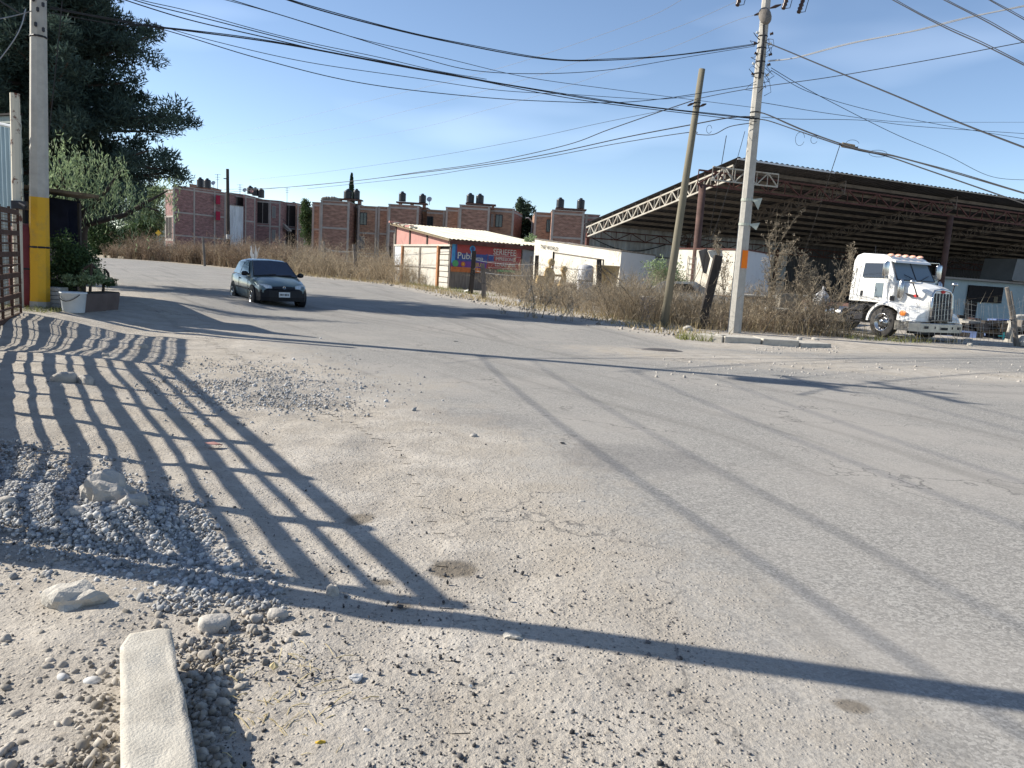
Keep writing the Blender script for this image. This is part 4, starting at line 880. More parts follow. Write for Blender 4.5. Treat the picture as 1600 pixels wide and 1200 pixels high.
b = MB(); b.wall(F_(.19), F_(.495), .0, 2.9, .0, .08); b.build('door', M['white_door'], shed); b = MB(); b.wall(F_(.51), F_(.80), .0, 2.88, .0, .08); b.build('door', M['white_door'], shed)
b = MB(); b.wall(F_(.49), F_(.515), 0, 2.9, .05, .12); b.wall(F_(.19), F_(.80), 1.32, 1.39, .04, .06); b.wall(F_(.19), F_(.80), 2.83, 2.9, .035, .06); b.build('door_brace', M['wood_grey'], shed)
for s in (.165, .82): MB().wall(F_(s-.012), F_(s+.012), -.1, 2.95, .12, .2).build('post', M['orange_post'], shed)
b = MB()
for k in range(7): b.wall(F_(.85), F_(.985), .02+k*.39, .36+k*.39, .03+(k % 2)*.02, .1)
b.build('board_stack', M['white_door'], shed); b = MB(); b.wall(F_(.84), F_(.99), -.05, 2.93, -.1, .08); b.build('opening', M['dark'], shed)
MB().wall(SL-sf*.35, SL, -.1, 3.9, .05, .2).build('corner_post', M['wood_grey'], shed)
# banner side wall: corrugated / boards
b = MB(); b.wall(SR, SB, -.1, zr, 0, .12); b.build('side_wall', M['wood_grey'], shed)
b = MB(); b.wall(SLB, SB, -.1, zr, 0, .12); b.wall(SL, SLB, -.1, 4.0, -.2, .12); b.build('rear_wall', M['wood_grey'], shed)
def Sd(u, off, z): p = SR+sb*u+Vector((sb.y, -sb.x))*off; return Vector((p.x, p.y, z))
# roof sheet: from front edge line across, sloping down to the banner side
b = MB(); nk = 90; A0 = SL-sf*.3-sb*.45; A1 = SR+sf*.55-sb*.4
for k in range(nk+1):
    s = k/nk*(LB_+.9); o = .035*math.sin(s/.32*2*math.pi); pb_ = A0+sb*s; pf = A1+sb*s
    b.v.append(Vector((*pb_, zl+.22+o))); b.v.append(Vector((*pf, zr+.06+o)))
for k in range(nk): b.f.append([2*k, 2*k+1, 2*k+3, 2*k+2]); b.m.append(0)
b.build('roof', M['cream'], shed)
b = MB(); b.wall(SR+sf*.5-sb*.3, SR+sf*.5+sb*(LB_+.3), zr-.28, zr-.02, 0, .1); b.build('fascia', M['rust'], shed)
b = MB(); b.tube([Vector((*(A0+sb*.1), zl+.12)), Vector((*(A1+sb*.1), zr-.04))], .09, 4); b.build('rafter', M['wood'], shed)
random.seed(9)
for k in range(6):
    s = .03+k*.075; p = A0.lerp(A1, s)+sb*.2; z = zl+.22+(zr+.06-zl-.22)*s; b = MB(); b.box((p.x, p.y, z+.10), (random.uniform(.5, 1), .35, random.uniform(.1, .22)), random.random()*3); b.build('roof_weight', M['cream'] if k % 2 else M['pink'], shed)
# banner: a thing hung on the wall
bn = root('vinyl_banner', Sd(0, .1, 1.2), 'faded red and blue advertising banner hung on the workshop side', 'banner')
BW = LB_*.705; zb0, zb1 = 1.55, 3.12
def patch(u0, u1, z0, z1, m, off, name='panel'):
    b = MB(); p0 = Sd(u0, 0, 0).xy; p1 = Sd(u1, 0, 0).xy; b.wall(p0, p1, z0, z1, off, .012); return b.build(name, M[m], bn)
patch(.05, BW*.5, zb0+.55, zb1, 'banner_red', .12); patch(.05, BW*.5, zb0, zb0+.53, 'banner_purple', .118)
patch(BW*.5+.004, BW, zb0, zb1-.05, 'banner_red', .122)
patch(.06, .32, zb0+.25, zb1-.02, 'banner_sky', .135, 'stripe'); patch(.33, .45, zb0+.3, zb1-.02, 'banner_blue', .134, 'stripe'); patch(.46, BW*.5-.05, zb0+.42, zb0+.95, 'banner_blue', .134, 'stripe'); patch(BW*.5-.06, BW*.5+.06, zb0+.3, zb0+1.0, 'banner_blue', .137, 'stripe')
patch(BW*.52, BW*.6, zb0+.5, zb0+.98, 'banner_blue', .137, 'stripe'); patch(.06, BW*.42, zb0-.35, zb0-.01, 'banner_orange', .115)
nrm = Vector((sb.y, -sb.x)); Ms = Matrix((((sb.x), 0, nrm.x, 0), (sb.y, 0, nrm.y, 0), (0, 1, 0, 0), (0, 0, 0, 1)))
def disc(u, z, r, m, off, name='emblem', n=20, sx=1):
    b = MB(); c = Sd(u, off, z); b.lathe([(r, 0), (r, .012), (0, .012)], Matrix.Translation(c) @ Ms, n); return b.build(name, M[m], bn)
disc(1.62, zb1-.27, .22, 'banner_sky', .14); disc(1.62, zb1-.27, .13, 'banner_blue', .156); patch(1.52, 1.72, zb0+.9, zb1-.44, 'banner_sky', .145, 'emblem'); disc(.36, zb0+.22, .23, 'banner_green', .14); disc(.95, zb0+.2, .17, 'banner_orange', .14)
u3 = (sb.x, sb.y, 0)
text('Publi', .66, M['banner_white'], bn, Sd(1.1, .16, zb0+.76), u3, (0, 0, 1)); text('ama', .40, M['banner_white'], bn, Sd(2.15, .16, zb0+.66), u3, (0, 0, 1))
text('x', .42, M['banner_yellow'], bn, Sd(.95, .165, zb0+.24), u3, (0, 0, 1)); text('CIIUV', .38, M['banner_yellow'], bn, Sd(2.1, .16, zb0+.2), u3, (0, 0, 1), sx=.95)
text('SERIEFEE', .60, M['banner_white'], bn, Sd(BW*.75, .16, zb1-.38), u3, (0, 0, 1), sx=.82); text('IMPRESIONES', .36, M['banner_white'], bn, Sd(BW*.77, .16, zb1-.86), u3, (0, 0, 1), sx=.78); text('LONAS VINIL', .36, M['banner_white'], bn, Sd(BW*.77, .16, zb1-1.26), u3, (0, 0, 1), sx=.80)
patch(BW*.52, BW*.99, zb1-.645, zb1-.625, 'banner_white', .15, 'rule'); patch(BW*.52, BW*.99, zb1-1.075, zb1-1.055, 'banner_white', .15, 'rule'); patch(BW*.52, BW*.99, zb1-1.5, zb1-1.48, 'banner_white', .15, 'rule'); patch(BW*.66, BW*.92, zb0-.18, zb0-.02, 'banner_green', .13, 'rule')
# grey tarp
tp = root('grey_tarp', Sd(BW, .1, .4), 'wrinkled grey tarpaulin hung beside the banner on the workshop', 'tarpaulin')
b = MB(); nu, nv = 26, 22; U0, U1 = BW+.03, LB_+.05
for j in range(nv+1):
    for i in range(nu+1):
        s, q = i/nu, j/nv; z = 3.1-2.75*q; o = .16+.05*math.sin(q*9+math.sin(s*3)*1.6+s*2)*math.exp(-q*1.6)*2+.03*math.sin(s*17+q*3)+.06*math.sin(abs(s-.5)*6+q*6)*q; b.v.append(Sd(U0+(U1-U0)*s, o, z-.12*math.sin(s*math.pi)*(1-q)))
for j in range(nv):
    for i in range(nu): a = j*(nu+1)+i; b.f.append([a, a+nu+1, a+nu+2, a+1]); b.m.append(0)
b.build('cloth', M['tarp'], tp, smooth=True); MB().wall(Sd(U1, 0, 0).xy, Sd(U1+.22, 0, 0).xy, -.1, 2.75, .2, .15).build('post', M['wood_grey'], tp)

# ================================================================== parked trailers
def boxbody(label, pts_top, ybots, name, lit, shade, deps, group):
    """three plan corners: left, near, right; returns root"""
    L_, N_, R__ = [D(x, y, d) for (x, y), d in zip(pts_top, deps)]
    t = root(name, (N_.x, N_.y, 0), label, 'trailer', group); bk = L_+(R__-N_)
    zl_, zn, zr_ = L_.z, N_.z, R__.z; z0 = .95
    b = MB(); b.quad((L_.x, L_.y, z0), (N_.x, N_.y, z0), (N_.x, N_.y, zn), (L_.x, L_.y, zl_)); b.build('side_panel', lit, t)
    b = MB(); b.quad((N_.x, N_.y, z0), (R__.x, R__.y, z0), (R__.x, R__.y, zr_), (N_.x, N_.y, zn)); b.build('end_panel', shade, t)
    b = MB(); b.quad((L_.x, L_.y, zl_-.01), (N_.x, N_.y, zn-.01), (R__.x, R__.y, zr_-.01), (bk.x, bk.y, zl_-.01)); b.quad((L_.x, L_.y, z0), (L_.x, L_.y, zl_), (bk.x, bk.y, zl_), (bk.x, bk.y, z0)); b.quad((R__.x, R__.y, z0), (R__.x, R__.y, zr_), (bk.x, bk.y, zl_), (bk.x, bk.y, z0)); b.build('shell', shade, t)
    b = MB(); b2 = MB()
    for a_, c_ in ((L_, N_), (N_, R__), (R__, bk), (bk, L_)):
        b.tube([a_+Vector((0, 0, .0)), Vector((c_.x, c_.y, c_.z))], .05, 4); b2.tube([(a_.x, a_.y, z0), (c_.x, c_.y, z0)], .07, 4)
    b.build('top_rail', M['rust'] if 'beside' in label else M['wood_grey'], t); b2.build('bottom_rail', M['rust'] if 'beside' in label else M['wood_grey'], t)
    return t, L_, N_, R__, bk
TG = 'old white trailers parked in the yard'
t, L_, N_, R__, bk = boxbody('dusty cream trailer with faint dark lettering left in the yard', [(836, 373), (971, 392), (1024, 399)], None, 'box_trailer', M['trailer'], M['trailer_shade'], (50.5, 42.5, 45.5), TG)
sd_ = (N_-L_); sdn = Vector((sd_.x, sd_.y, 0)).normalized(); on = Vector((sdn.y, -sdn.x, 0)); topd = sd_.normalized()
def TS(s, dz, off=.03): p = L_.lerp(N_, s); return p+on*off+Vector((0, 0, dz))
b = MB(); b.tube([TS(.26, -.62), TS(.26, -2.6)], .07, 4); b.build('door_gap', M['dark'], t)
b = MB(); b.tube([TS(.27, -.66), TS(.83, -.62)], .035, 4); b.tube([TS(.83, -.62), TS(.83, -2.5)], .035, 4); b.tube([TS(.28, -2.35), TS(.72, -2.3)], .05, 4); b.build('trim', M['wood_grey'], t)
text('THE WORLD', .34, M['black_text'], t, TS(.20, -.44, .05), topd, on.cross(topd), sx=1.1)
for s in (.25, .75):
    for o_ in (.25, 2.0):
        c = L_.lerp(N_, s)-on*o_; c.z = .5; MB().lathe([(0, -.13), (.3, -.13), (.48, -.12), (.5, 0), (.48, .12), (.3, .13), (0, .13)], Matrix.Translation(c) @ Matrix((( sdn.x, 0, on.x, 0), (sdn.y, 0, on.y, 0), (0, 1, 0, 0), (0, 0, 0, 1))), 18).build('wheel', M['rubber'], t)
t, L_, N_, R__, bk = boxbody('white box trailer beside the concrete pole with a rust red top rail', [(1052, 388), (1167, 390), (1206, 397)], None, 'box_trailer', M['trailer'], M['trailer_shade'], (38.5, 35.0, 37.6), TG)
sd_ = (N_-L_); sdn = Vector((sd_.x, sd_.y, 0)).normalized(); on = Vector((sdn.y, -sdn.x, 0))
b = MB()
for s in (.24, .34): b.tube([L_.lerp(N_, s)+on*.05+Vector((0, 0, -.35)), L_.lerp(N_, s)+on*.05+Vector((0, 0, -1.6))], .016, 5)
for k in range(5): z = -.45-k*.26; b.tube([L_.lerp(N_, .24)+on*.05+Vector((0, 0, z)), L_.lerp(N_, .34)+on*.05+Vector((0, 0, z))], .013, 5)
b.build('ladder', M['wood_grey'], t)
for s in (.3, .8): c = L_.lerp(N_, s)-on*.2; c.z = .5; MB().lathe([(0, -.13), (.3, -.13), (.48, -.12), (.5, 0), (.48, .12), (.3, .13), (0, .13)], Matrix.Translation(c) @ Matrix(((sdn.x, 0, on.x, 0), (sdn.y, 0, on.y, 0), (0, 1, 0, 0), (0, 0, 0, 1))), 18).build('wheel', M['rubber'], t)

# ================================================================== vehicles (local frame: x forward, y left, z up)
WY = Matrix(((1, 0, 0, 0), (0, 0, 1, 0), (0, 1, 0, 0), (0, 0, 0, 1)))   # lathe axis -> y
def wheel(parent, x, y, r, wd, rimr, holes, mrim, name='wheel'):
    s = 1 if y > 0 else -1; T = Matrix.Translation((x, y, r)) @ WY
    t = MB().lathe([(rimr, -wd/2), (r*.93, -wd/2), (r*.985, -wd*.42), (r, -wd*.3), (r, wd*.3), (r*.985, wd*.42), (r*.93, wd/2), (rimr, wd/2), (rimr*.98, wd*.3), (rimr*.98, -wd*.3), (rimr, -wd/2)], T, 32).build(name, M['rubber'], parent, smooth=True, local=True)
    yo = wd/2*s
    b = MB(); b.lathe([(rimr, yo*.9), (rimr*1.02, yo*1.02), (rimr*.93, yo*1.02), (rimr*.86, yo*.35), (rimr*.5, yo*.25), (rimr*.42, yo*.9), (rimr*.30, yo*1.15), (0, yo*1.18)], T, 32); b.build('rim', mrim, t, smooth=True, local=True)
    b = MB()
    for k in range(holes):
        a = 2*math.pi*k/holes; c = T @ Vector((math.cos(a)*rimr*.68, math.sin(a)*rimr*.68, yo*.33)); b.lathe([(0, -.004), (rimr*.13, -.004), (rimr*.13, .012), (0, .012)], Matrix.Translation(c) @ WY, 10)
    b.build('rim_hole', M['carblack'], t, local=True)
    b = MB()
    for k in range(10 if holes > 8 else 4):
        a = 2*math.pi*(k+.5)/(10 if holes > 8 else 4); c = T @ Vector((math.cos(a)*rimr*.38, math.sin(a)*rimr*.38, yo*.95)); b.lathe([(0, -.02), (.018, -.02), (.018, .02), (0, .02)], Matrix.Translation(c) @ WY, 6)
    b.build('lug_nut', M['chrome'], t, local=True)
    return t
# ---- lorry
hd = R_(293); left = Vector((-math.sin(hd), math.cos(hd), 0)); org = Vector((13.16, 27.55, 0))+left*.98
TK = root('semi_truck', org, 'dusty white conventional tractor truck parked nose out under the shed', 'truck', rz=hd)
TW = M['truck_white']
def B(name, m, f, parent=None, **k):
    b = MB(); f(b); return b.build(name, m, parent or TK, local=True, **k)
for y in (-1.02, 1.02): wheel(TK, 0, y, .53, .30, .32, 10, M['chrome'])
# cab
def cab(b):
    prof = [(-1.78, 1.22), (.22, 1.22), (.22, 1.98), (.20, 2.03), (-.14, 2.66), (-.22, 2.83), (-.5, 2.93), (-1.45, 2.98), (-1.70, 2.90), (-1.80, 2.70)]
    secs = []
    for y, kx, kz in ((-1.0, 1, 1), (-.965, 1, 1), (0, 1, 1.012), (.965, 1, 1), (1.0, 1, 1)):
        e = abs(y) > .98; secs.append([Vector((x*(.985 if e else 1)-(.01 if e else 0), y*(1-.09*sst(2.0, 2.95, z)), 1.22+(z-1.22)*(.985 if e else kz))) for x, z in prof])
    b.loft(secs)
B('cab', TW, cab, bevel=.03)
ws = lambda s, y: (.215-.35*s+.012, y, 2.06+.60*s)
for y0, y1 in ((-.90, -.03), (.03, .90)):
    B('windshield_pane', M['windshield'], lambda b: b.add([ws(0, y0), ws(0, y1), ws(1, y1*.93), ws(1, y0*.93)], [(0, 1, 2, 3)]))
B('windshield_frame', M['dark_metal'], lambda b: (b.tube([ws(0, -.92), ws(0, .92)], .018, 5), b.tube([ws(0, 0), ws(1, 0)], .022, 5), b.tube([ws(0, -.92), ws(1, -.86)], .018, 5), b.tube([ws(0, .92), ws(1, .86)], .018, 5)))
B('wiper', M['carblack'], lambda b: (b.tube([(.26, -.1, 2.08), (.16, -.55, 2.25)], .012, 5), b.tube([(.26, .2, 2.08), (.16, .65, 2.25)], .012, 5)))
B('sun_visor', TW, lambda b: b.hexa([(-.15, -.9, 2.70), (.02, -.88, 2.66), (.02, .88, 2.66), (-.15, .9, 2.70)], [(-.22, -.88, 2.80), (-.02, -.86, 2.73), (-.02, .86, 2.73), (-.22, .88, 2.80)]))
for y in (-.72, -.36, 0, .36, .72):
    B('marker_light', M['amber_pale'], lambda b: b.lathe([(0, .06), (.05, .055), (.09, .02), (.1, -.02)], Matrix.Translation((-.36, y, 2.92)) @ Matrix.Diagonal((1.5, .75, 1, 1)), 12), smooth=True)
for s in (-1, 1):
    yy = s*1.003
    d = B('door', TW, lambda b: b.hexa([(-1.32, yy-.018, 1.30), (-.02, yy-.018, 1.30), (-.02, yy+.018, 1.30), (-1.32, yy+.018, 1.30)], [(-1.32, yy-.018, 2.05), (-.02, yy-.018, 2.05), (-.02, yy+.018, 2.05), (-1.32, yy+.018, 2.05)]), bevel=.02)
    B('door_window', M['pane'], lambda b: b.hexa([(-1.25, yy-.01, 2.10), (-.12, yy-.01, 2.10), (-.12, yy+.012, 2.10), (-1.25, yy+.012, 2.10)], [(-1.25, yy*.935-.01, 2.62), (-.32, yy*.935-.01, 2.62), (-.32, yy*.935+.012, 2.62), (-1.25, yy*.935+.012, 2.62)]), d)
    B('lower_window', M['windshield'], lambda b: b.box((-.42, yy+s*.02, 1.66), (.36, .012, .52)), d, bevel=.004)
    B('handle', M['carblack'], lambda b: b.box((-1.18, yy+s*.03, 1.52), (.10, .03, .18)), d, bevel=.008)
    B('grab_handle', M['chrome'], lambda b: b.tube([(-1.5, yy+s*.02, 1.45), (-1.5, yy+s*.09, 1.5), (-1.47, yy*.97+s*.09, 2.4), (-1.47, yy*.97+s*.01, 2.45)], .016, 6))
    mr = B('mirror', M['chrome'], lambda b: b.lathe([(0, -.25), (.09, -.245), (.11, -.2), (.11, .2), (.09, .245), (0, .25)], Matrix.Translation((.02, s*1.30, 2.42)) @ Matrix.Diagonal((.8, 1.15, 1.05, 1)), 14), smooth=True)
    B('mirror_bracket', M['chrome'], lambda b: (b.tube([(-.15, s*.95, 2.74), (.0, s*1.3, 2.74), (.02, s*1.32, 2.66)], .016, 6), b.tube([(.0, s*1.0, 2.06), (.0, s*1.3, 2.08), (.02, s*1.32, 2.2)], .016, 6)), mr)
    hm = B('hood_mirror', M['chrome'], lambda b: b.lathe([(0, .06), (.08, .05), (.11, 0), (.11, -.05), (0, -.07)], Matrix.Translation((.95, s*1.02, 2.02)), 12), smooth=True)
    B('mirror_bracket', M['carblack'], lambda b: b.tube([(.95, s*1.02, 1.97), (1.0, s*.92, 1.75), (1.02, s*.80, 1.50)], .022, 6), hm)
# hood
def hoodsec(x, w, zt, zb, r=.14):
    pts = [(x, -w, zb)]
    for k in range(6): a = math.pi/2*k/5; pts.append((x, -w+r-r*math.cos(a), zt-.06-r+r*math.sin(a)))
    pts.append((x, 0, zt))
    for k in range(6): a = math.pi/2*(1-k/5); pts.append((x, w-r+r*math.cos(a), zt-.06-r+r*math.sin(a)))
    pts.append((x, w, zb)); return pts
B('hood', TW, lambda b: b.loft([hoodsec(.10, .93, 2.05, 1.1, .2), hoodsec(.45, .86, 2.03, 1.1, .2), hoodsec(.9, .74, 1.95, 1.0, .18), hoodsec(1.2, .62, 1.86, .85, .15), hoodsec(1.34, .54, 1.76, .72, .12)]), smooth=False)
for s in (-1, 1):
    def fender(b):
        secs = []
        for k in range(13):
            a = math.pi*(k/12)*1.0; cx = -.66*math.cos(a)*1.0; cz = .53+.72*math.sin(a)
            cx = .02+(-.70*math.cos(a) if a < math.pi/2 else -.98*math.cos(a)); zz = .62+(.66*math.sin(a)); ins = (cx*.86, .52+(zz-.52)*.90)
            wi = .60 if cx < .4 else .60-.08*(cx-.4)
            secs.append([(cx, s*1.20, zz-.06), (cx, s*1.12, zz), (cx, s*wi, zz+.13*math.sin(a)), (ins[0], s*wi, ins[1]-.02), (ins[0], s*1.2, ins[1]-.05)])
        b.loft(secs)
    fe = B('fender', TW, fender, smooth=False)
    B('fender_front', TW, lambda b: b.loft([[(.62, s*.55, .66), (.62, s*1.20, .66), (.62, s*1.17, 1.10), (.62, s*.62, 1.36)], [(1.0, s*.5, .66), (1.0, s*1.20, .66), (1.0, s*1.10, .95), (1.0, s*.55, 1.30)], [(1.33, s*.45, .66), (1.33, s*1.12, .66), (1.30, s*1.0, .86), (1.30, s*.5, 1.10)]]), bevel=.03)
    B('headlight', M['lens'], lambda b: b.hexa([(1.22, s*.70-.17, .78), (1.37, s*.70-.15, .78), (1.33, s*.72+.26, .76), (1.1, s*.74+.28, .80)], [(1.20, s*.70-.15, 1.0), (1.30, s*.70-.13, 1.0), (1.24, s*.72+.22, .98), (1.05, s*.74+.24, 1.0)])) if s > 0 else None
    B('turn_signal', M['amber'], lambda b: b.lathe([(0, .02), (.10, .015), (.12, 0)], Matrix.Translation((.86, s*1.195, .92)) @ WY @ Matrix.Diagonal((1.2, .85, s, 1)), 14), smooth=True)
    B('intake_duct', M['chrome'], lambda b: b.lathe([(0, -.36), (.08, -.33), (.13, -.2), (.14, .1), (.11, .3), (.04, .38), (0, .39)], Matrix.Translation((.42, s*.93, 1.70)) @ Matrix.Diagonal((.9, .7, 1, 1)), 14), smooth=True)
    B('vent', M['grille'], lambda b: b.add([(.58, s*.90, 1.62), (.88, s*.835, 1.57), (.88, s*.84, 1.50), (.72, s*.87, 1.50)], [(0, 1, 2, 3)]))
    B('badge', M['red'], lambda b: b.lathe([(0, .012), (.10, .008), (.12, 0)], Matrix.Translation((.95, s*.80, 1.535)) @ WY @ Matrix.Diagonal((1, .42, s, 1)), 14))
    B('side_vent', M['grille'], lambda b: b.box((.18, s*1.01, 1.40), (.20, .012, .17)))
B('grille', M['grille'], lambda b: b.hexa([(1.30, -.46, .74), (1.41, -.46, .74), (1.41, .46, .74), (1.30, .46, .74)], [(1.24, -.43, 1.66), (1.35, -.43, 1.66), (1.35, .43, 1.66), (1.24, .43, 1.66)]))
B('grille_surround', M['chrome'], lambda b: (b.tube([(1.40, -.50, .72), (1.37, -.50, 1.2), (1.34, -.47, 1.62), (1.32, -.36, 1.74), (1.31, 0, 1.79), (1.32, .36, 1.74), (1.34, .47, 1.62), (1.37, .50, 1.2), (1.40, .50, .72), ], .048, 8)), smooth=True)
for y in (-.30, -.15, 0, .15, .30): B('grille_bar', M['chrome'], lambda b: b.tube([(1.42, y, .76), (1.36, y, 1.66)], .008, 5))
B('badge', M['red'], lambda b: b.lathe([(0, .02), (.09, .015), (.11, 0)], Matrix.Translation((1.365, 0, 1.72)) @ Matrix.Rotation(math.pi/2, 4, 'Y') @ Matrix.Diagonal((.5, 1, 1, 1)), 14))
def bump(b):
    outer = [(.62, -1.24), (1.2, -1.23), (1.48, -1.02), (1.56, -.6), (1.58, 0), (1.56, .6), (1.48, 1.02), (1.2, 1.23), (.62, 1.24)]; inn = [(x-.06 if abs(y) < 1.1 else x, y*.94) for x, y in outer]
    b.loft([[(x, y, .34), (x, y, .62), (x-.02, y, .645), (xi, yi, .645), (xi, yi, .34)] for (x, y), (xi, yi) in zip(outer, inn)])
bm = B('bumper', M['bumper'], bump)
for y, ww, z in ((-.78, .14, .50), (0, .34, .47), (.78, .14, .50)): B('bumper_opening', M['carblack'], lambda b: b.box((1.545 if y else 1.585, y, z), (.02, ww, .09)), bm)
for y in (-.42, .42): B('tow_slot', M['carblack'], lambda b: b.box((1.575, y, .50), (.02, .04, .08)), bm)
B('bumper_skirt', M['carblack'], lambda b: b.box((1.2, 0, .30), (.5, 2.0, .10)))
B('chassis_rail', M['rust_brown'], lambda b: (b.box((-2.6, -.42, .95), (6.6, .09, .26)), b.box((-2.6, .42, .95), (6.6, .09, .26)), b.box((-5.2, 0, .95), (.1, .9, .2)), b.box((-3.2, 0, .95), (.1, .9, .2))))
B('underbody', M['dark_metal'], lambda b: (b.box((.1, 0, .95), (2.1, 1.1, .5)), b.box((-1.0, 0, 1.05), (1.5, 1.7, .3)), b.box((0, 0, .55), (.14, 1.9, .14))))
for s in (-1, 1):
    B('fuel_tank', M['chrome'], lambda b: b.lathe([(0, -.42), (.27, -.41), (.29, -.38), (.29, .38), (.27, .41), (0, .42)], Matrix.Translation((-2.35, s*.86, .68)) @ Matrix.Rotation(math.pi/2, 4, 'Y'), 20), smooth=True)
    B('step_box', M['dark_metal'], lambda b: (b.box((-1.25, s*.86, .78), (.60, .46, .62)), b.box((-1.25, s*1.07, .58), (.6, .18, .05)), b.box((-1.25, s*1.07, .92), (.6, .18, .05)), b.box((-1.62, s*.95, .80), (.06, .3, .7))))
    for x in (-3.6, -4.9): wheel(TK, x, s*.93, .52, .55, .30, 10, M['chrome'])
B('fifth_wheel', M['dark_metal'], lambda b: b.lathe([(0, 0), (.5, 0), (.5, .08), (0, .10)], Matrix.Translation((-4.2, 0, 1.1)), 20))
B('antenna', M['dark_metal'], lambda b: b.tube([(-1.0, -.78, 2.93), (-1.02, -.8, 3.25)], .01, 5))

# ---- hatchback
ch = R_(303); cl = Vector((-math.sin(ch), math.cos(ch), 0)); fw = Vector((math.cos(ch), math.sin(ch), 0))
corg = G(398, 478)+cl*.70-fw*1.19; corg.z = .006
CR = root('hatchback_car', corg, 'grey green three door hatchback with black bumper coming round the bend', 'car', rz=ch)
def C(name, m, f, parent=None, **k):
    b = MB(); f(b); return b.build(name, m, parent or CR, local=True, **k)
def csec(x, w, zb, zbelt, ztop, lip=.2):
    h = [(-w*.88, zb), (-w*.97, zb+.10), (-w, (zb+zbelt)*.52), (-w*.985, zbelt-.05), (-w*.93, zbelt), (-w*.6, zbelt+(ztop-zbelt)*.75), (0, ztop)]
    return [(x, y, z) for y, z in h]+[(x, -y, z) for y, z in h[:-1][::-1]]
C('body', M['carpaint'], lambda b: b.loft([csec(-1.86, .60, .42, .78, .84), csec(-1.82, .70, .34, .84, .90), csec(-1.6, .78, .24, .90, .94), csec(-1.0, .805, .20, .92, .95), csec(-.2, .81, .20, .91, .94), csec(.5, .81, .20, .89, .94), csec(.86, .80, .21, .86, .95), csec(1.2, .785, .22, .80, .885), csec(1.5, .76, .24, .72, .80), csec(1.70, .71, .28, .64, .70), csec(1.80, .62, .34, .57, .61)]), smooth=True)
# greenhouse
def gsec(x, wb, zb, wt, zt): return [(x, -wb, zb), (x, -(wb+wt)*.5-.012, (zb+zt)*.5), (x, -wt, zt-.04), (x, -wt*.8, zt), (x, 0, zt+.018), (x, wt*.8, zt), (x, wt, zt-.04), (x, (wb+wt)*.5+.012, (zb+zt)*.5), (x, wb, zb)]
C('cabin', M['carpaint'], lambda b: b.loft([gsec(-1.76, .66, .86, .60, .92), gsec(-1.62, .70, .88, .60, 1.12), gsec(-1.36, .73, .89, .585, 1.34), gsec(-1.05, .745, .89, .58, 1.395), gsec(-.5, .75, .89, .585, 1.425), gsec(.0, .75, .89, .575, 1.405), gsec(.15, .75, .89, .565, 1.375), gsec(.55, .745, .88, .64, 1.13), gsec(.92, .72, .86, .68, .91)]), smooth=True)
C('windshield', M['carglass'], lambda b: b.add([(.965, -.66, .925), (.975, 0, .955), (.965, .66, .925), (.215, .525, 1.372), (.235, 0, 1.398), (.215, -.525, 1.372)], [(0, 1, 4, 5), (1, 2, 3, 4)]))
C('windshield_seal', M['carblack'], lambda b: (b.tube([(.965, -.68, .92), (.98, 0, .95), (.965, .68, .92)], .014, 5), b.tube([(.965, -.68, .92), (.21, -.54, 1.375)], .012, 5), b.tube([(.965, .68, .92), (.21, .54, 1.375)], .012, 5)))
C('rear_window', M['carglass'], lambda b: b.add([(-1.80, .55, .93), (-1.80, -.55, .93), (-1.40, -.50, 1.33), (-1.40, .50, 1.33)], [(0, 1, 2, 3)]))
for s in (-1, 1):
    yb, yt = .765*s, .615*s
    fd = C('side_window', M['carglass_side'], lambda b: b.add([(.66, yb, .93), (-.42, yb, .93), (-.36, yt, 1.34), (.10, yt, 1.34)], [(0, 1, 2, 3)]))
    C('rear_quarter_window', M['carglass_side'], lambda b: b.add([(-.50, yb, .93), (-1.42, yb*.97, .95), (-1.10, yt, 1.32), (-.44, yt, 1.34)], [(0, 1, 2, 3)]))
    mi_ = C('mirror', M['carblack'], lambda b: b.lathe([(0, -.09), (.05, -.08), (.075, -.02), (.07, .05), (.03, .075), (0, .08)], Matrix.Translation((.62, s*.88, .97)) @ Matrix.Rotation(math.pi/2, 4, 'X') @ Matrix.Diagonal((.9, 1, 1.2, 1)), 12), smooth=True)
    C('mirror_arm', M['carblack'], lambda b: b.tube([(.62, s*.74, .95), (.62, s*.84, .96)], .03, 6), mi_)
    C('door_handle', M['carblack'], lambda b: b.box((-.30, s*.815, .80), (.15, .02, .035)))
    C('door_seam', M['carblack'], lambda b: (b.tube([(-.42, s*.806, .90), (-.42, s*.814, .6), (-.40, s*.80, .27)], .005, 4), b.tube([(.72, s*.80, .88), (.74, s*.812, .6), (.68, s*.80, .27)], .005, 4)))
    C('side_moulding', M['carblack'], lambda b: b.tube([(-.95, s*.815, .52), (.85, s*.812, .50)], .022, 5))
    C('headlight', M['lens'], lambda b: b.add([(1.70, s*.70, .58), (1.83, s*.50, .575), (1.85, s*.36, .58), (1.79, s*.36, .66), (1.70, s*.52, .70), (1.58, s*.70, .71), (1.52, s*.765, .66)], [(0, 1, 2, 3, 4, 5, 6)]))
    for x in (1.19, -1.25):
        C('arch_shade', M['carblack'], lambda b: b.lathe([(0, .803), (.335, .803), (.345, .80), (.34, .6)], Matrix.Translation((x, 0, .31)) @ WY @ Matrix.Diagonal((1, 1, s*1.012, 1)), 28))  # black disc imitates the shaded wheel well; the body has no cutout
        wheel(CR, x, s*.735, .285, .18, .185, 7, M['chrome'])
    C('tail_light', M['red'], lambda b: b.box((-1.84, s*.58, .82), (.06, .14, .22)), bevel=.01)
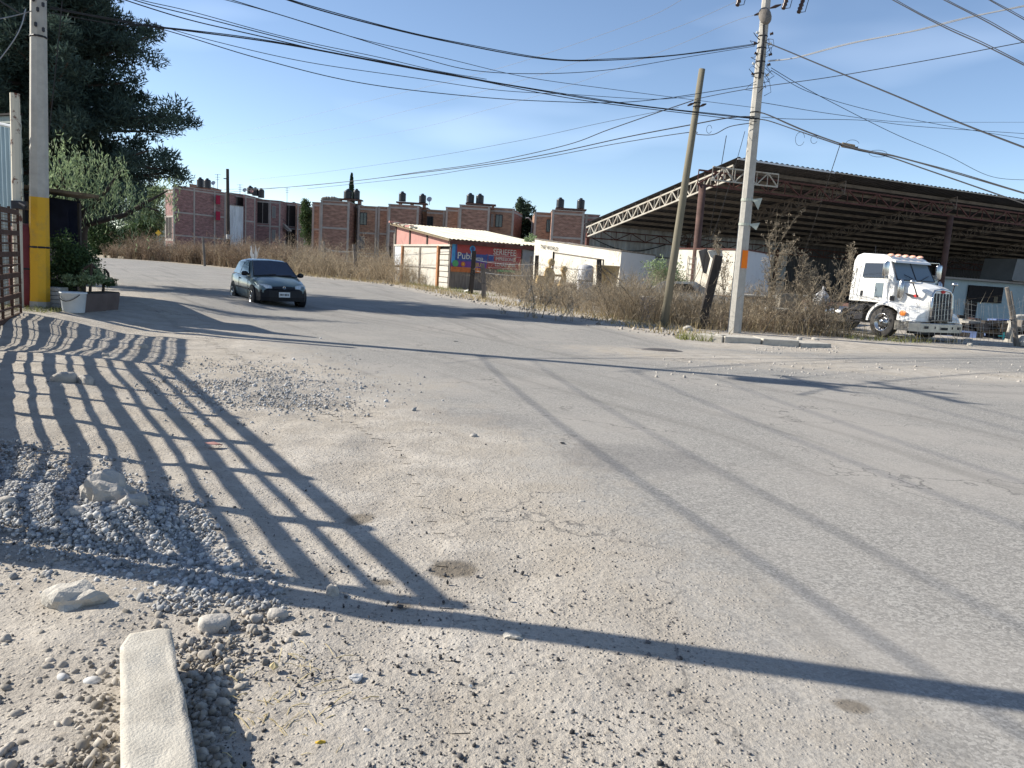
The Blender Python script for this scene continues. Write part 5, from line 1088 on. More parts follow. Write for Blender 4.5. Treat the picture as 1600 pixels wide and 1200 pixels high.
C('bumper', M['carblack'], lambda b: b.loft([[(1.2, y*1.06, .19), (1.2, y*1.06, .46), (1.2, y*1.02, .50), (1.2, y*.9, .50), (1.2, y*.9, .19)] if abs(y) > .77 else [(xx, y, .20), (xx+.02, y, .32), (xx, y, .52), (xx-.06, y, .575), (xx-.2, y, .57), (xx-.2, y, .20)][:5] for y, xx in ((-.775, 1.3), (-.76, 1.55), (-.68, 1.75), (-.45, 1.87), (0, 1.91), (.45, 1.87), (.68, 1.75), (.76, 1.55), (.775, 1.3))]), smooth=False)
C('rear_bumper', M['carblack'], lambda b: b.box((-1.82, 0, .40), (.16, 1.46, .34)), bevel=.05)
C('grille', M['grille'], lambda b: b.add([(1.875, -.34, .575), (1.905, 0, .56), (1.875, .34, .575), (1.81, .34, .635), (1.84, 0, .655), (1.81, -.34, .635)], [(0, 1, 4, 5), (1, 2, 3, 4)]))
C('emblem', M['chrome'], lambda b: b.lathe([(.025, 0), (.045, .012), (.05, 0)], Matrix.Translation((1.885, 0, .61)) @ Matrix.Rotation(R_(70), 4, 'Y'), 14))
pl = C('licence_plate', M['white_plastic'], lambda b: b.box((1.925, 0, .40), (.015, .34, .155)))
C('plate_band', M['carblack'], lambda b: (b.box((1.935, -.10, .40), (.006, .03, .06)), b.box((1.935, -.05, .40), (.006, .03, .06)), b.box((1.935, .02, .40), (.006, .03, .06)), b.box((1.935, .07, .40), (.006, .03, .06)), b.box((1.935, .12, .40), (.006, .02, .06)), b.box((1.935, -.135, .40), (.006, .012, .06))), pl)
C('wiper', M['carblack'], lambda b: (b.tube([(.99, -.5, .94), (.93, .0, .99)], .01, 5), b.tube([(.99, .05, .955), (.93, .5, .97)], .01, 5)))
C('seat', M['dark'], lambda b: (b.box((-.2, -.35, .9), (.15, .4, .7)), b.box((-.2, .35, .9), (.15, .4, .7))))

# ================================================================== things in the yard behind the weeds
def post(px, py, top, rad, m, label, n=6, dep=None, sq=False):
    p = G(px, py) if dep is None else Vector((D(px, py, dep).x, dep, 0)); q = D(top[0], top[1], p.y)
    t = root('fence_post', p, label, 'fence post', 'old wooden fence posts'); b = MB(); b.tube([p-Vector((0, 0, .1)), p.lerp(q, .5)+Vector((rad*.15, 0, 0)), q], [rad, rad*.95, rad*.85], 4 if sq else n); b.build('shaft', M[m], t)
    b = MB()
    for s in (.45, .85): c = p.lerp(q, s); b.lathe([(rad*.9, -.01), (rad*1.05, 0), (rad*.9, .01)], Matrix.Translation(c), 10)
    b.build('wire_tie', M['dark_metal'], t); return p, q
FP = []
FP.append(post(756, 467, (754, 412), .16, 'wood_grey', 'pale edged square post nearest the road before the banner', sq=True))
FP.append(post(735, 455, (741, 392), .2, 'wood_dark', 'dark tall post leaning right in front of the banner', dep=46, sq=True))
FP.append(post(831, 452, (830, 400), .14, 'wood_grey', 'grey post at the end of the grey tarpaulin', dep=45, sq=True))
FP.append(post(836, 455, (839, 399), .17, 'wood_dark', 'black post against the left end of the cream trailer', dep=43, sq=True))
FP.append(post(934, 478, (936, 405), .19, 'wood_dark', 'black topped post in the weeds before the cream trailer', sq=True))
FP.append(post(508, 425, (506, 377), .14, 'wood_grey', 'slim grey post left in the weeds behind the car', dep=72))
FP.append(post(557, 432, (553, 382), .16, 'wood_grey', 'grey post midway between car and workshop', dep=66))
FP.append(post(614, 438, (609, 385), .13, 'wood_dark', 'crooked thin post touching the left corner of the workshop', dep=66))
FP.append(post(320, 405, (317, 371), .14, 'wood_grey', 'grey post left of the dark wooden pole', dep=80))
FP.append(post(447, 420, (446, 376), .11, 'wood_grey', 'pale thin post above the roof of the car', dep=76))
random.seed(21)
# barbed strands
for i, (a_, c_, s) in enumerate(((1, 3, .55), (1, 3, .8), (3, 4, .5), (3, 4, .8), (5, 6, .8), (6, 7, .8), (5, 6, .5))):
    p = FP[a_][0].lerp(FP[a_][1], s); q = FP[c_][0].lerp(FP[c_][1], s)
    wire3(['middle strand behind the pale edged post', 'top strand behind the pale edged post', 'middle strand before the cream trailer', 'top strand before the cream trailer', 'top strand left in the far weeds', 'strand ending at the workshop corner', 'middle strand left in the far weeds'][i]+' of the barbed wire fence', p, q, .12, .012, 'cable_pale', 'barbed_wire', 'wire', 'barbed wire strands')
# thick leaning sleeper
p = G(1094, 514); q = D(1121, 404, p.y+.2); t = root('leaning_sleeper', p, 'thick dark railway sleeper leaning right between the two tall poles', 'wood post')
b = MB(); d_ = (q-p).normalized(); ax = d_.cross(Vector((0, 1, 0))).normalized(); ay = ax.cross(d_); Mx = Matrix((ax, ay, d_)).transposed(); c = (p+q)/2
b.box(c, (.27, .22, (q-p).length+.2), M=Mx); b.build('beam', M['wood_dark'], t, bevel=.02)
b = MB(); b.box(c+ax*-.15, (.02, .2, (q-p).length), M=Mx); b.build('split_face', M['wood_grey'], t)
# broken white plastic hood shape hanging behind the sleeper
t = root('broken_panel', D(1105, 410, 29), 'broken grey and white body panel propped behind the leaning sleeper', 'scrap panel')
b = MB(); P_ = [D(x, y, 29.3) for x, y in ((1092, 392), (1104, 388), (1110, 404), (1104, 428), (1099, 426))]; Q_ = [v+Vector((0, .08, 0)) for v in P_]; b.add(P_+Q_, [(4, 3, 2, 1, 0), (5, 6, 7, 8, 9)]+[(i, (i+1) % 5, 5+(i+1) % 5, 5+i) for i in range(5)]); b.build('inner_skin', M['wood_grey'], t)
b = MB(); P_ = [D(x, y, 29.0) for x, y in ((1106, 392), (1128, 390), (1130, 402), (1118, 408), (1110, 400))]; Q_ = [v+Vector((0, .08, 0)) for v in P_]; b.add(P_+Q_, [(4, 3, 2, 1, 0), (5, 6, 7, 8, 9)]+[(i, (i+1) % 5, 5+(i+1) % 5, 5+i) for i in range(5)]); b.build('outer_skin', M['trailer'], t)
# yellow machines
for i, (px, py, h, dpt) in enumerate(((856, 418, 2.35, 41), (881, 426, 2.0, 41.5))):
    c = XY(px, dpt); t = root('road_machine', (*c, 0), ['faded yellow machine with a bulky slanting body before the cream trailer', 'faded yellow upright machine with a small round drum on top'][i], 'machine', 'yellow machines in the weeds')
    b = MB(); Mz = Matrix.Translation((*c, 0)); prof = [(0, 0), (.36, 0), (.40, .4), (.36, .8), (.37, 1.1), (.30, 1.4), (.22, 1.62), (.16, 1.8), (0, 1.84)] if i == 0 else [(0, 0), (.2, 0), (.17, .5), (.2, .9), (.13, 1.3), (.1, 1.6), (0, 1.62)]
    b.lathe(prof, Mz, 14); b.v = [v+Vector((noise.noise(v*1.7)*.28+(v.z*.10 if i == 0 else 0), noise.noise(v*2+Vector((9, 0, 0)))*.2, 0)) for v in b.v]; b.build('body', M['machine_yellow'], t)
    hc = Vector((c.x+(.2 if i == 0 else .05), c.y-.1, h-.25)); b = MB(); b.lathe([(0, -.12), (.15, -.12), (.19, -.05), (.19, .07), (.14, .13), (.06, .13), (.05, .03), (0, .03)], Matrix.Translation(hc) @ Matrix.Rotation(R_(75), 4, 'X') @ Matrix.Rotation(R_(25), 4, 'Y'), 14); b.build('drum', M['machine_yellow'], t)
    b = MB(); b.box((c.x-.28, c.y-.2, 1.15), (.5, .3, .42), .4) if i == 0 else b.box((c.x-.25, c.y, 1.42), (.7, .12, .12), .1); b.tube([(c.x, c.y, 1.3), hc], .07, 8); b.build('arm', M['machine_yellow'], t)
# white drum and yellow loader panel
t = root('upright_tank', (*XY(917, 41), 0), 'white cylindrical tank standing in the weeds before the cream trailer', 'tank')
MB().lathe([(0, .3), (.38, .3), (.42, .4), (.42, 1.95), (.3, 2.05), (0, 2.1)], Matrix.Translation((*XY(917, 41), 0)), 20).build('shell', M['drum_white'], t, smooth=True)
MB().lathe([(.425, 1.2), (.44, 1.23), (.425, 1.26)], Matrix.Translation((*XY(917, 41), 0)), 20).build('hoop', M['wood_grey'], t)
t = root('scrap_hopper', (*XY(950, 40.5), 0), 'yellow green scrap hopper with crossed bars beneath the trailer corner', 'scrap hopper')
b = MB(); c = XY(952, 40.8); b.hexa([(c.x-.35, c.y, .5), (c.x+.4, c.y, .5), (c.x+.4, c.y+.6, .5), (c.x-.35, c.y+.6, .5)], [(c.x-.6, c.y-.1, 2.1), (c.x+.6, c.y-.1, 2.1), (c.x+.6, c.y+.8, 2.1), (c.x-.6, c.y+.8, 2.1)]); b.build('hopper', M['machine_yellow'], t)
b = MB(); b.tube([(c.x-.6, c.y-.2, 2.1), (c.x+.5, c.y-.2, .9)], .05, 6); b.tube([(c.x-.3, c.y-.22, 2.0), (c.x+.9, c.y-.2, 1.2)], .04, 6); b.build('cross_bar', M['wood'], t)
# wrecked pale car in the weeds
wc = XY(1075, 31.5); t = root('wrecked_car', (*wc, 0), 'pale stripped car wreck half hidden in weeds between the poles', 'car wreck', rz=R_(-12))
def W_(name, m, f, par=None): b = MB(); f(b); return b.build(name, M[m], par or t, local=True)
W_('body', 'car_pale', lambda b: b.loft([[(x, -.8*w_, .45), (x, -.85*w_, .8), (x, -.7*w_, z), (x, .7*w_, z), (x, .85*w_, .8), (x, .8*w_, .45)] for x, w_, z in ((-2.1, .85, 1.0), (-1.5, 1, 1.1), (-.9, 1, 1.12), (1, 1, 1.1), (1.9, .95, .98), (2.2, .8, .8))]))
W_('roof', 'car_pale', lambda b: b.loft([[(x, -w_, 1.08), (x, -w_*.88, z), (x, w_*.88, z), (x, w_, 1.08)] for x, w_, z in ((-1.4, .72, 1.12), (-.9, .72, 1.5), (.4, .72, 1.55), (1.1, .72, 1.14))]))
W_('window_gap', 'dark', lambda b: (b.hexa([(-.85, -.735, 1.14), (.45, -.735, 1.14), (.45, -.7, 1.14), (-.85, -.7, 1.14)], [(-.7, -.70, 1.42), (.2, -.70, 1.45), (.2, -.6, 1.45), (-.7, -.6, 1.42)])))
for x in (-1.35, 1.4): W_('wheel', 'rubber', lambda b: b.lathe([(.18, -.1), (.30, -.1), (.31, 0), (.30, .1), (.18, .1)], Matrix.Translation((x, -.78, .31)) @ WY, 18))
t = root('pipe_stack', G(1250, 520), 'pale pipes and boards lying across the weeds left of the truck', 'pipes')
b = MB(); b.tube([D(1150, 461, 28), D(1215, 464, 28.6), D(1290, 462, 29)], .05, 6); b.tube([D(1195, 483, 27.5), D(1262, 487, 27.5)], .085, 6); b.build('pipe', M['trailer'], t); b = MB(); b.box(D(1232, 470, 28), (.9, .3, .5), .3); b.build('board', M['concrete_old'], t)
t = root('plastic_sack', D(1284, 464, 27.4), 'pale bluish plastic sack caught in the thistles left of the truck', 'sack')
b = MB(); b.lathe([(0, -.28), (.2, -.26), (.3, -.1), (.24, .1), (.12, .24), (0, .3)], Matrix.Translation(D(1284, 466, 27.4)), 10); b.build('bag', M['drum_white'], t); b = MB(); c = D(1284, 466, 27.4); b.tube([c+Vector((0, 0, .28)), c+Vector((.05, 0, .4))], [.03, .07], 6); b.build('knot', M['drum_white'], t)
t = root('blue_barrel', (*XY(1018, 28.6), 0), 'faded blue and grey barrel lying in the weeds left of the wooden pole', 'barrel')
c = XY(1018, 28.6); MB().lathe([(0, 0), (.29, 0), (.3, .1), (.29, .3), (.31, .34), (.29, .6), (.3, .85), (0, .86)], Matrix.Translation((*c, .0)), 16).build('drum', M['blue_junk'], t); MB().lathe([(.26, 0), (.28, .04), (.26, .08)], Matrix.Translation((*c, .85)), 16).build('rim', M['drum_white'], t)
# tyres
def tyre(c, tilt, rot, label):
    t = root('discarded_tyre', c, label, 'tyre', 'tyres dumped on the verge'); Mx = Matrix.Translation(c) @ Matrix.Rotation(rot, 4, 'Z') @ Matrix.Rotation(tilt, 4, 'X')
    MB().lathe([(.30, -.11), (.44, -.13), (.50, -.09), (.51, 0), (.50, .09), (.44, .13), (.30, .11), (.28, .04), (.28, -.04), (.30, -.11)], Mx, 26).build('tread', M['rubber'], t, smooth=True)
    MB().lathe([(.33, .128), (.42, .142), (.46, .125)], Mx, 26).build('sidewall', M['white_block'], t, smooth=True)
c = G(836, 473); tyre(c+Vector((0, .5, .33)), R_(48), .35, 'dumped tyre propped upright on the verge before the weeds'); tyre(c+Vector((.45, .05, .16)), R_(10), 0, 'dumped tyre lying flatter in front of the propped one')
# kerb and rubble at the corner right
kb = root('corner_kerb', G(1180, 535), 'broken low concrete kerb below the concrete utility pole', 'kerb')
kp = [G(x, y) for x, y in ((1086, 531), (1130, 535.5), (1190, 539), (1250, 542.5), (1300, 543.5))]
for i in range(4):
    a_, c_ = kp[i], kp[i+1]; e = (c_-a_).normalized(); b = MB(); b.wall((a_+e*.03).xy, (c_-e*.03).xy, -.1, .17-.02*i*(i == 3), .0, .9 if i else .5); b.build('kerb_stone', M['kerb'], kb, bevel=.02)
# low wire mesh fence and its posts at the right
fm = root('wire_mesh_fence', G(1420, 536), 'sagging light wire mesh fence across the yard entrance by the truck', 'fence')
fpts = [(1405, 538, 484), (1440, 538, 474), (1480, 538.5, 468), (1500, 539, 465), (1520, 539, 471), (1545, 539.5, 476), (1575, 541, 474), (1600, 541, 462), (1640, 543, 455)]
bots = [G(x, y) for x, y, _ in fpts]; tops = [D(x, yt, bt.y) for (x, _, yt), bt in zip(fpts, bots)]
b = MB(); random.seed(2)
for i in range(len(fpts)-1):
    nn = 4
    for k in range(nn): s = k/nn; p = bots[i].lerp(bots[i+1], s)+Vector((random.uniform(-.03, .03), 0, 0)); q = tops[i].lerp(tops[i+1], s)+Vector((random.uniform(-.06, .06), 0, random.uniform(-.05, .05))); b.tube([p, p.lerp(q, .5)+Vector((random.uniform(-.06, .06), random.uniform(-.1, .1), 0)), q], .0048, 4)
for j in range(8):
    b.tube([bots[i].lerp(tops[i], (j+.4)/8)+Vector((0, 0, random.uniform(-.03, .03))) for i in range(len(fpts))], .0042, 4)
b.build('mesh', M['cable_pale'], fm)
for (x, y, xt, yt, r, lb_) in ((1589, 541, 1573, 449, .085, 'grey leaning post at the right end of the wire mesh'), (1592, 540, 1580, 455, .03, 'thin rod tied beside the grey leaning post')):
    p = G(x, y); q = D(xt, yt, p.y); t = root('fence_post', p, lb_, 'fence post', 'posts of the mesh fence'); MB().tube([p, p.lerp(q, .5)+Vector((.02, 0, 0)), q], [r, r*.95, r*.8], 7).build('shaft', M['wood_grey'], t); MB().lathe([(r*.95, -.02), (r*1.15, 0), (r*.95, .02)], Matrix.Translation(p.lerp(q, .45)), 8).build('wire_tie', M['dark_metal'], t)
t = root('concrete_stub', G(1577, 536), 'pale conical concrete stub behind the grey leaning post', 'concrete stub'); MB().lathe([(.17, 0), (.13, .5), (.1, .95), (0, 1.0)], Matrix.Translation(G(1577, 534)), 10).build('block', M['concrete_old'], t)
# white drooping pipe & yellowish sacks right edge
t = root('bent_pipe', G(1585, 537), 'white bent pipe drooping at the right edge by the sacks', 'pipe'); c = G(1585, 537); MB().tube([c+Vector((-.1, .3, .15)), c+Vector((-.02, .3, .8)), c+Vector((.15, .3, 1.0)), c+Vector((.5, .3, 1.02)), c+Vector((1.2, .3, .9))], .085, 8).build('pipe', M['stone_white'], t, smooth=True)
for i, (dx, sz) in enumerate(((.35, .34), (.95, .40))):
    c = G(1590, 541)+Vector((dx, .1, 0)); b = MB(); b.lathe([(0, 0), (sz*1.1, .02), (sz*1.25, sz*.5), (sz*.9, sz*1.1), (0, sz*1.25)], Matrix.Translation(c), 10); o = b.build('sand_sack', M['stone_white']); tag(o, ['rounded sand coloured sack at the foot of the mesh fence', 'larger sand coloured sack beside it at the frame edge'][i], 'sack', 'sacks at the right edge')
# junk row under the shed right of the truck
random.seed(13); jk = MB(); mats_ = [M['dark_metal'], M['wood_dark'], M['rust_brown'], M['blue_junk'], M['concrete_old'], M['wood_grey']]
for k in range(90):
    px = random.uniform(1500, 1640); c = XY(px, random.uniform(31, 36)); jk.box((c.x, c.y, random.uniform(.1, .72)), (random.uniform(.3, 1.8), random.uniform(.1, .6), random.uniform(.05, .35)), random.random()*3, mi=random.choice([0, 0, 1, 1, 2, 3, 4, 5]))
o = jk.build('scrap_heap', mats_); tag(o, 'dark jumble of scrap parts and boards behind the wire mesh fence', 'scrap', kind='stuff')
t = root('standpipe', G(1567, 531), 'small turquoise standpipe by the foot of the mesh fence', 'standpipe'); c = G(1567, 531); MB().tube([c, c+Vector((0, 0, .42))], .035, 8).build('riser', M['turquoise'], t); MB().tube([c+Vector((-.2, 0, .15)), c+Vector((.2, 0, .15))], .03, 8).build('tee', M['turquoise'], t)
# white bushy plume behind the car
t = root('plastic_bag', G(398, 424), 'ragged white plastic bag snagged on a stick behind the car', 'plastic bag')
c = Vector((*XY(398, 70), .9)); b = MB(); random.seed(4)
for k in range(10): a = k*.63; b.add([c+Vector((0, 0, -.4)), c+Vector((.5*math.cos(a)*random.uniform(.4, 1), .3*math.sin(a), random.uniform(.5, 1.7))), c+Vector((.5*math.cos(a+.5)*random.uniform(.4, 1), .3*math.sin(a+.5), random.uniform(.5, 1.5)))], [(0, 1, 2)])
b.build('film', M['white_rag'], t); b = MB(); b.tube([(c.x, c.y, 0), (c.x, c.y, 1.6)], .03, 5); b.build('stick', M['wood_grey'], t)

# ================================================================== pots and planters at the left
bp = Vector((-9.02, 15.55, tz(-9.02, 15.55)))
bp = D(115, 481, 15.35); bp.z = tz(bp.x, bp.y)
t = root('plant_bucket', bp, 'round white plastic bucket planter at the foot of the yellow banded pole', 'bucket')
MB().lathe([(0, 0), (.185, 0), (.2, .02), (.235, .38), (.248, .385), (.248, .41), (.232, .41), (.225, .36), (0, .35)], Matrix.Translation(bp), 24).build('shell', M['white_plastic'], t, smooth=True)
MB().tube([bp+Vector((.235*math.cos(a_), .235*math.sin(a_)-.03, .37-.13*math.sin((a_-3.6)/2.2*math.pi))) for a_ in np.linspace(3.6, 5.8, 9)], .008, 5).build('handle', M['dark_metal'], t)
MB().lathe([(0, .365), (.222, .365)], Matrix.Translation(bp), 20).build('soil', M['wood_dark'], t)
for i, (px, lb_) in enumerate(((139.5, 'brown plastic planter box just right of the white bucket'), (160, 'brown planter box farther right with low green plants'))):
    c = D(px, 471, 16.0+i*.5); c.z = tz(c.x, c.y)-.02; t = root('planter_box', c, lb_, 'planter', 'brown planter boxes', rz=R_(-8)); b = MB(); b.box((0, 0, .19), (.30, .62, .38), taper=1); b.v = [Vector((v.x*(1+.22*(v.z > .2)), v.y*(1+.12*(v.z > .2)), v.z)) for v in b.v]; b.build('box', M['planter'], t, local=True, bevel=.012)
    b = MB(); b.box((0, 0, .385), (.33, .66, .03)); b.build('soil', M['wood_dark'], t, local=True)
t = root('block_stack', D(88, 470, 15.9), 'whitewashed stacked blocks between the pole and the white bucket', 'blocks')
c = D(86, 478, 15.9); z0 = tz(c.x, c.y)
for k in range(5): MB().box((c.x+.02*(k % 2), c.y, z0+.04+k*.085), (.40, .3, .078), .1*(k % 2)).build('block', M['white_block'], t, bevel=.01)

# ================================================================== trees and shrubs
def tree(name, base, label, cat, trunk_pts, trunk_r, limbs, leafVF, bark, leafm, group=None):
    t = root(name, base, label, cat, group); b = MB(); b.tube(trunk_pts, trunk_r, 10)
    for pts, r in limbs: b.tube(pts, r, 6)
    b.build('trunk', bark, t, smooth=True); npmesh('crown', *leafVF, leafm, parent=t); return t
random.seed(31); rng = np.random.default_rng(31)
TB = Vector((-17.9, 29.6, 0)); limbs = []; puffs = []
for k in range(150):
    z = 3.3+11.2*(k/149)**.95; prof = 5.0*math.sin(min(1, (z-.6)/4.0)*math.pi/2)*(1-max(0, (z-6.0)/9.6)**1.05); L = prof*random.uniform(.62, 1.12); a = k*2.399+random.uniform(-.4, .4)
    p0 = TB+Vector((0, 0, z-.6)); dr = Vector((math.cos(a), math.sin(a), random.uniform(-.08, .28))); p1 = p0+dr*L*.5+Vector((0, 0, -.15)); p2 = p0+dr*L+Vector((0, 0, random.uniform(-.1, .3)))
    limbs.append(([p0, p1, p2], [.11, .07, .02]))
    for j in range(6):
        s = .28+.72*j/5; q = p0.lerp(p2, s)+Vector((random.uniform(-.5, .5), random.uniform(-.5, .5), random.uniform(-.3, .3))); puffs.append((q, random.uniform(.42, .82)*(1.1-.3*s)))
parts = []
for q, r in puffs:
    n = int(300*r/.6); C_ = puff(q, (r*1.15, r*1.15, r*.8), n, .1); a = rng.normal(size=(n, 3))+np.array([0, 0, .6]); out_ = C_-np.array(q); a += out_/r*1.5; a /= np.linalg.norm(a, axis=1)[:, None]; b_ = rng.normal(size=(n, 3)); b_ -= (b_*a).sum(1)[:, None]*a; b_ /= np.linalg.norm(b_, axis=1)[:, None]
    parts.append(leaf_quads(C_, .24*(.6+.8*rng.random(n)), .05, a, b_))
tree('cedar_tree', TB, 'huge dark evergreen filling the top left corner', 'tree', [TB, TB+Vector((.1, 0, 6)), TB+Vector((0, 0, 14.5))], [.5, .32, .05], limbs, join(parts), M['bark'], M['conifer'])
# pepper tree
def pepper(base, label, tr, blobs, nstr, leafm, name='pepper_tree', group=None, ls=.14, hang=.8):
    parts = []
    for c, r in blobs:
        c = Vector(c); n = int(nstr*r[0]*r[2]); C_ = puff(c, r, n, .25)
        for k in range(n):
            m = 11; h = hang*(.4+.8*random.random()); t_ = np.linspace(0, 1, m)[:, None]; p = C_[k]+np.array([rng.normal(0, .12), rng.normal(0, .12), 0])*t_+np.array([0, 0, -h])*t_+rng.normal(0, .035, (m, 3)); a = np.array([0, 0, -1])+rng.normal(0, .5, (m, 3)); a /= np.linalg.norm(a, axis=1)[:, None]; b_ = rng.normal(size=(m, 3)); b_ -= (b_*a).sum(1)[:, None]*a; b_ /= np.linalg.norm(b_, axis=1)[:, None]; parts.append(leaf_quads(p, ls*(.6+.7*rng.random(m)), ls*.2, a, b_))
    return tree(name, base, label, 'tree', tr[0][0], tr[0][1], tr[1:], join(parts), M['bark'], leafm, group)
pd = 20.5; pt = lambda x, y, d=pd: D(x, y, d)
pbase = pt(122, 400); pbase.z = .1
pepper(pbase, 'light green pepper tree with drooping sprays beside the navy shed', [([pbase, pt(128, 362), pt(134, 346), pt(140, 320)], [.16, .13, .11, .06]), ([pt(134, 350), pt(160, 344), pt(195, 336), pt(225, 318), pt(262, 298)], [.10, .08, .06, .04, .02]), ([pt(132, 348), pt(124, 322), pt(120, 290)], [.09, .06, .03]), ([pt(200, 334), pt(225, 322), pt(248, 330)], [.05, .03, .02]), ([pt(138, 330), pt(165, 300), pt(185, 270)], [.07, .05, .02]), ([pt(136, 336), pt(100, 290), pt(92, 250)], [.07, .05, .02])],
       [(pt(100, 238), (.62, .6, .42)), (pt(128, 232), (.5, .6, .38)), (pt(98, 215), (.22, .3, .25)), (pt(100, 270), (.75, .7, .55)), (pt(150, 258), (.75, .7, .45)), (pt(186, 256), (.42, .5, .32)), (pt(172, 282), (.75, .7, .40)), (pt(128, 292), (.8, .7, .4)), (pt(205, 302), (.45, .5, .25)), (pt(262, 286), (.30, .35, .25)), (pt(268, 305), (.22, .3, .2)), (pt(228, 318), (.42, .4, .2)), (pt(150, 305), (.55, .5, .25)), (pt(185, 345), (.35, .3, .12))], 105, M['pepper'])
# darker willow-like bush under and behind
def blobtree(name, base, label, cat, blobs, dens, ls, leafm, trunk=None, group=None, aspect=.45):
    parts = []
    for c, r in blobs:
        v = r[0]*r[1]+r[0]*r[2]+r[1]*r[2]; n = int(dens*v); k = max(4, int(n/60)); cc = puff(c, r, k, .2)
        P_ = np.repeat(cc, n//k+1, 0)[:n]+rng.normal(0, 1, (n, 3))*np.array(r)*.20; parts.append(leaf_quads(P_, ls*(.6+.8*rng.random(n)), ls*aspect))
    base = Vector(base); tr = trunk or [base, base+Vector((.05, 0, blobs[0][0][2]*.6)), Vector(blobs[0][0])]
    t = root(name, base, label, cat, group); b = MB(); b.tube(tr, [max(.03, blobs[0][1][0]*.09)*(1-.3*i) for i in range(len(tr))], 8)
    for c, r in blobs[1:]: b.tube([tr[1], tr[1].lerp(Vector(c), .6)+Vector((0, 0, .1)), Vector(c)], [max(.02, blobs[0][1][0]*.05), .03, .012], 5)
    b.build('trunk', M['bark'], t); npmesh('crown', *join(parts), leafm, parent=t); return t
e = 92
blobtree('roadside_shrub', (*XY(185, e), 0), 'dark green spreading shrub across the road seen under the pepper tree branches', 'shrub', [(D(190, 378, 92), (3.4, 2.8, 2.6)), (D(163, 376, 92), (2.8, 2.6, 2.8)), (D(214, 380, 92), (2.6, 2.4, 2.2)), (D(226, 356, 92), (2.0, 1.8, 1.6)), (D(150, 358, 92), (2.4, 2.4, 2.6)), (D(200, 392, 92), (3.4, 2.2, 1.3))], 300, .36, M['bush'])
blobtree('hazy_tree', (*XY(225, 98), 0), 'pale hazy tree standing behind the pepper branches at the far left', 'tree', [(D(232, 318, 98), (3.0, 2.6, 3.2)), (D(244, 350, 98), (2.1, 2.0, 2.6)), (D(215, 345, 98), (2.6, 2.3, 2.3)), (D(248, 300, 98), (1.5, 1.5, 1.3))], 160, .42, M['pepper'])
def cypress(px, yb, yt, d, w_, label, name='cypress_tree', m='cypress'):
    c = XY(px, d); z0 = 0; z1 = D(px, yt, d).z; n = 5200; s = rng.random(n)**.7; r = w_*(1-s)**.75*np.minimum(1, s*8+.3)*(.55+.45*rng.random(n)**.5); a = rng.random(n)*2*np.pi; P_ = np.stack([c.x+r*np.cos(a), c.y+r*np.sin(a), z0+.4+(z1-z0-.4)*s], 1); ax = np.stack([np.cos(a)*.3, np.sin(a)*.3, np.ones(n)], 1)+rng.normal(0, .25, (n, 3)); ax /= np.linalg.norm(ax, axis=1)[:, None]; b_ = rng.normal(size=(n, 3)); b_ -= (b_*ax).sum(1)[:, None]*ax; b_ /= np.linalg.norm(b_, axis=1)[:, None]
    t = root(name, (*c, 0), label, 'tree'); MB().tube([(*c, 0), (*c, z1*.8)], [.2, .04], 6).build('trunk', M['bark'], t); npmesh('crown', *leaf_quads(P_, .5, .16, ax, b_), M[m], parent=t)
cypress(546, 320, 272, 99, 1.05, 'slender dark cypress whose spire rises behind the rooftop tank')
blobtree('gap_tree', (*XY(480, 100), 0), 'narrow green tree filling the gap between two brick blocks', 'tree', [(D(480, 345, 100), (.75, .8, 2.2)), (D(479, 325, 100), (.6, .7, 1.3)), (D(481, 368, 100), (.8, .8, 1.6))], 420, .3, M['bush'])
e = 95
blobtree('eucalyptus_tree', (*XY(822, e), 0), 'tall ragged eucalyptus between the last two brick blocks', 'tree', [(D(818, 322, e), (.85, .9, 1.1)), (D(812, 315, e), (.55, .6, .8)), (D(826, 335, e), (.9, .9, 1.3)), (D(815, 345, e), (.9, .9, 1.4)), (D(829, 358, e), (.7, .8, 1.3)), (D(820, 365, e), (1.1, .8, 1.5))], 330, .34, M['eucalyptus'])
blobtree('young_bush', (*XY(829, 60), 0), 'small fresh green bush peeping between workshop roof and trailer', 'shrub', [(D(830, 375, 60), (.45, .5, .45)), (D(827, 380, 60), (.5, .5, .5))], 600, .14, M['pepper'])
blobtree('yard_bush', (*XY(1038, 36), 0), 'grey green bush behind the wooden pole beside the white trailer', 'shrub', [(D(1034, 420, 36), (.75, .7, .6)), (D(1050, 432, 36), (.7, .6, .55)), (D(1040, 440, 36), (1.0, .7, .6))], 700, .12, M['pepper'])
c = XY(828, 93); z = D(826, 348, 93).z; t = root('street_lamp', (*c, 0), 'pale street lamp with a short arm in front of the eucalyptus', 'street lamp'); MB().tube([(*XY(828.5, 92), 0), (*XY(828.5, 92), z)], .12, 8).build('pole', M['white_block'], t); MB().tube([(*XY(828.5, 92), z), (*XY(822, 92), z+.5), (*XY(817, 92), z+.45)], .08, 6).build('arm', M['white_block'], t)
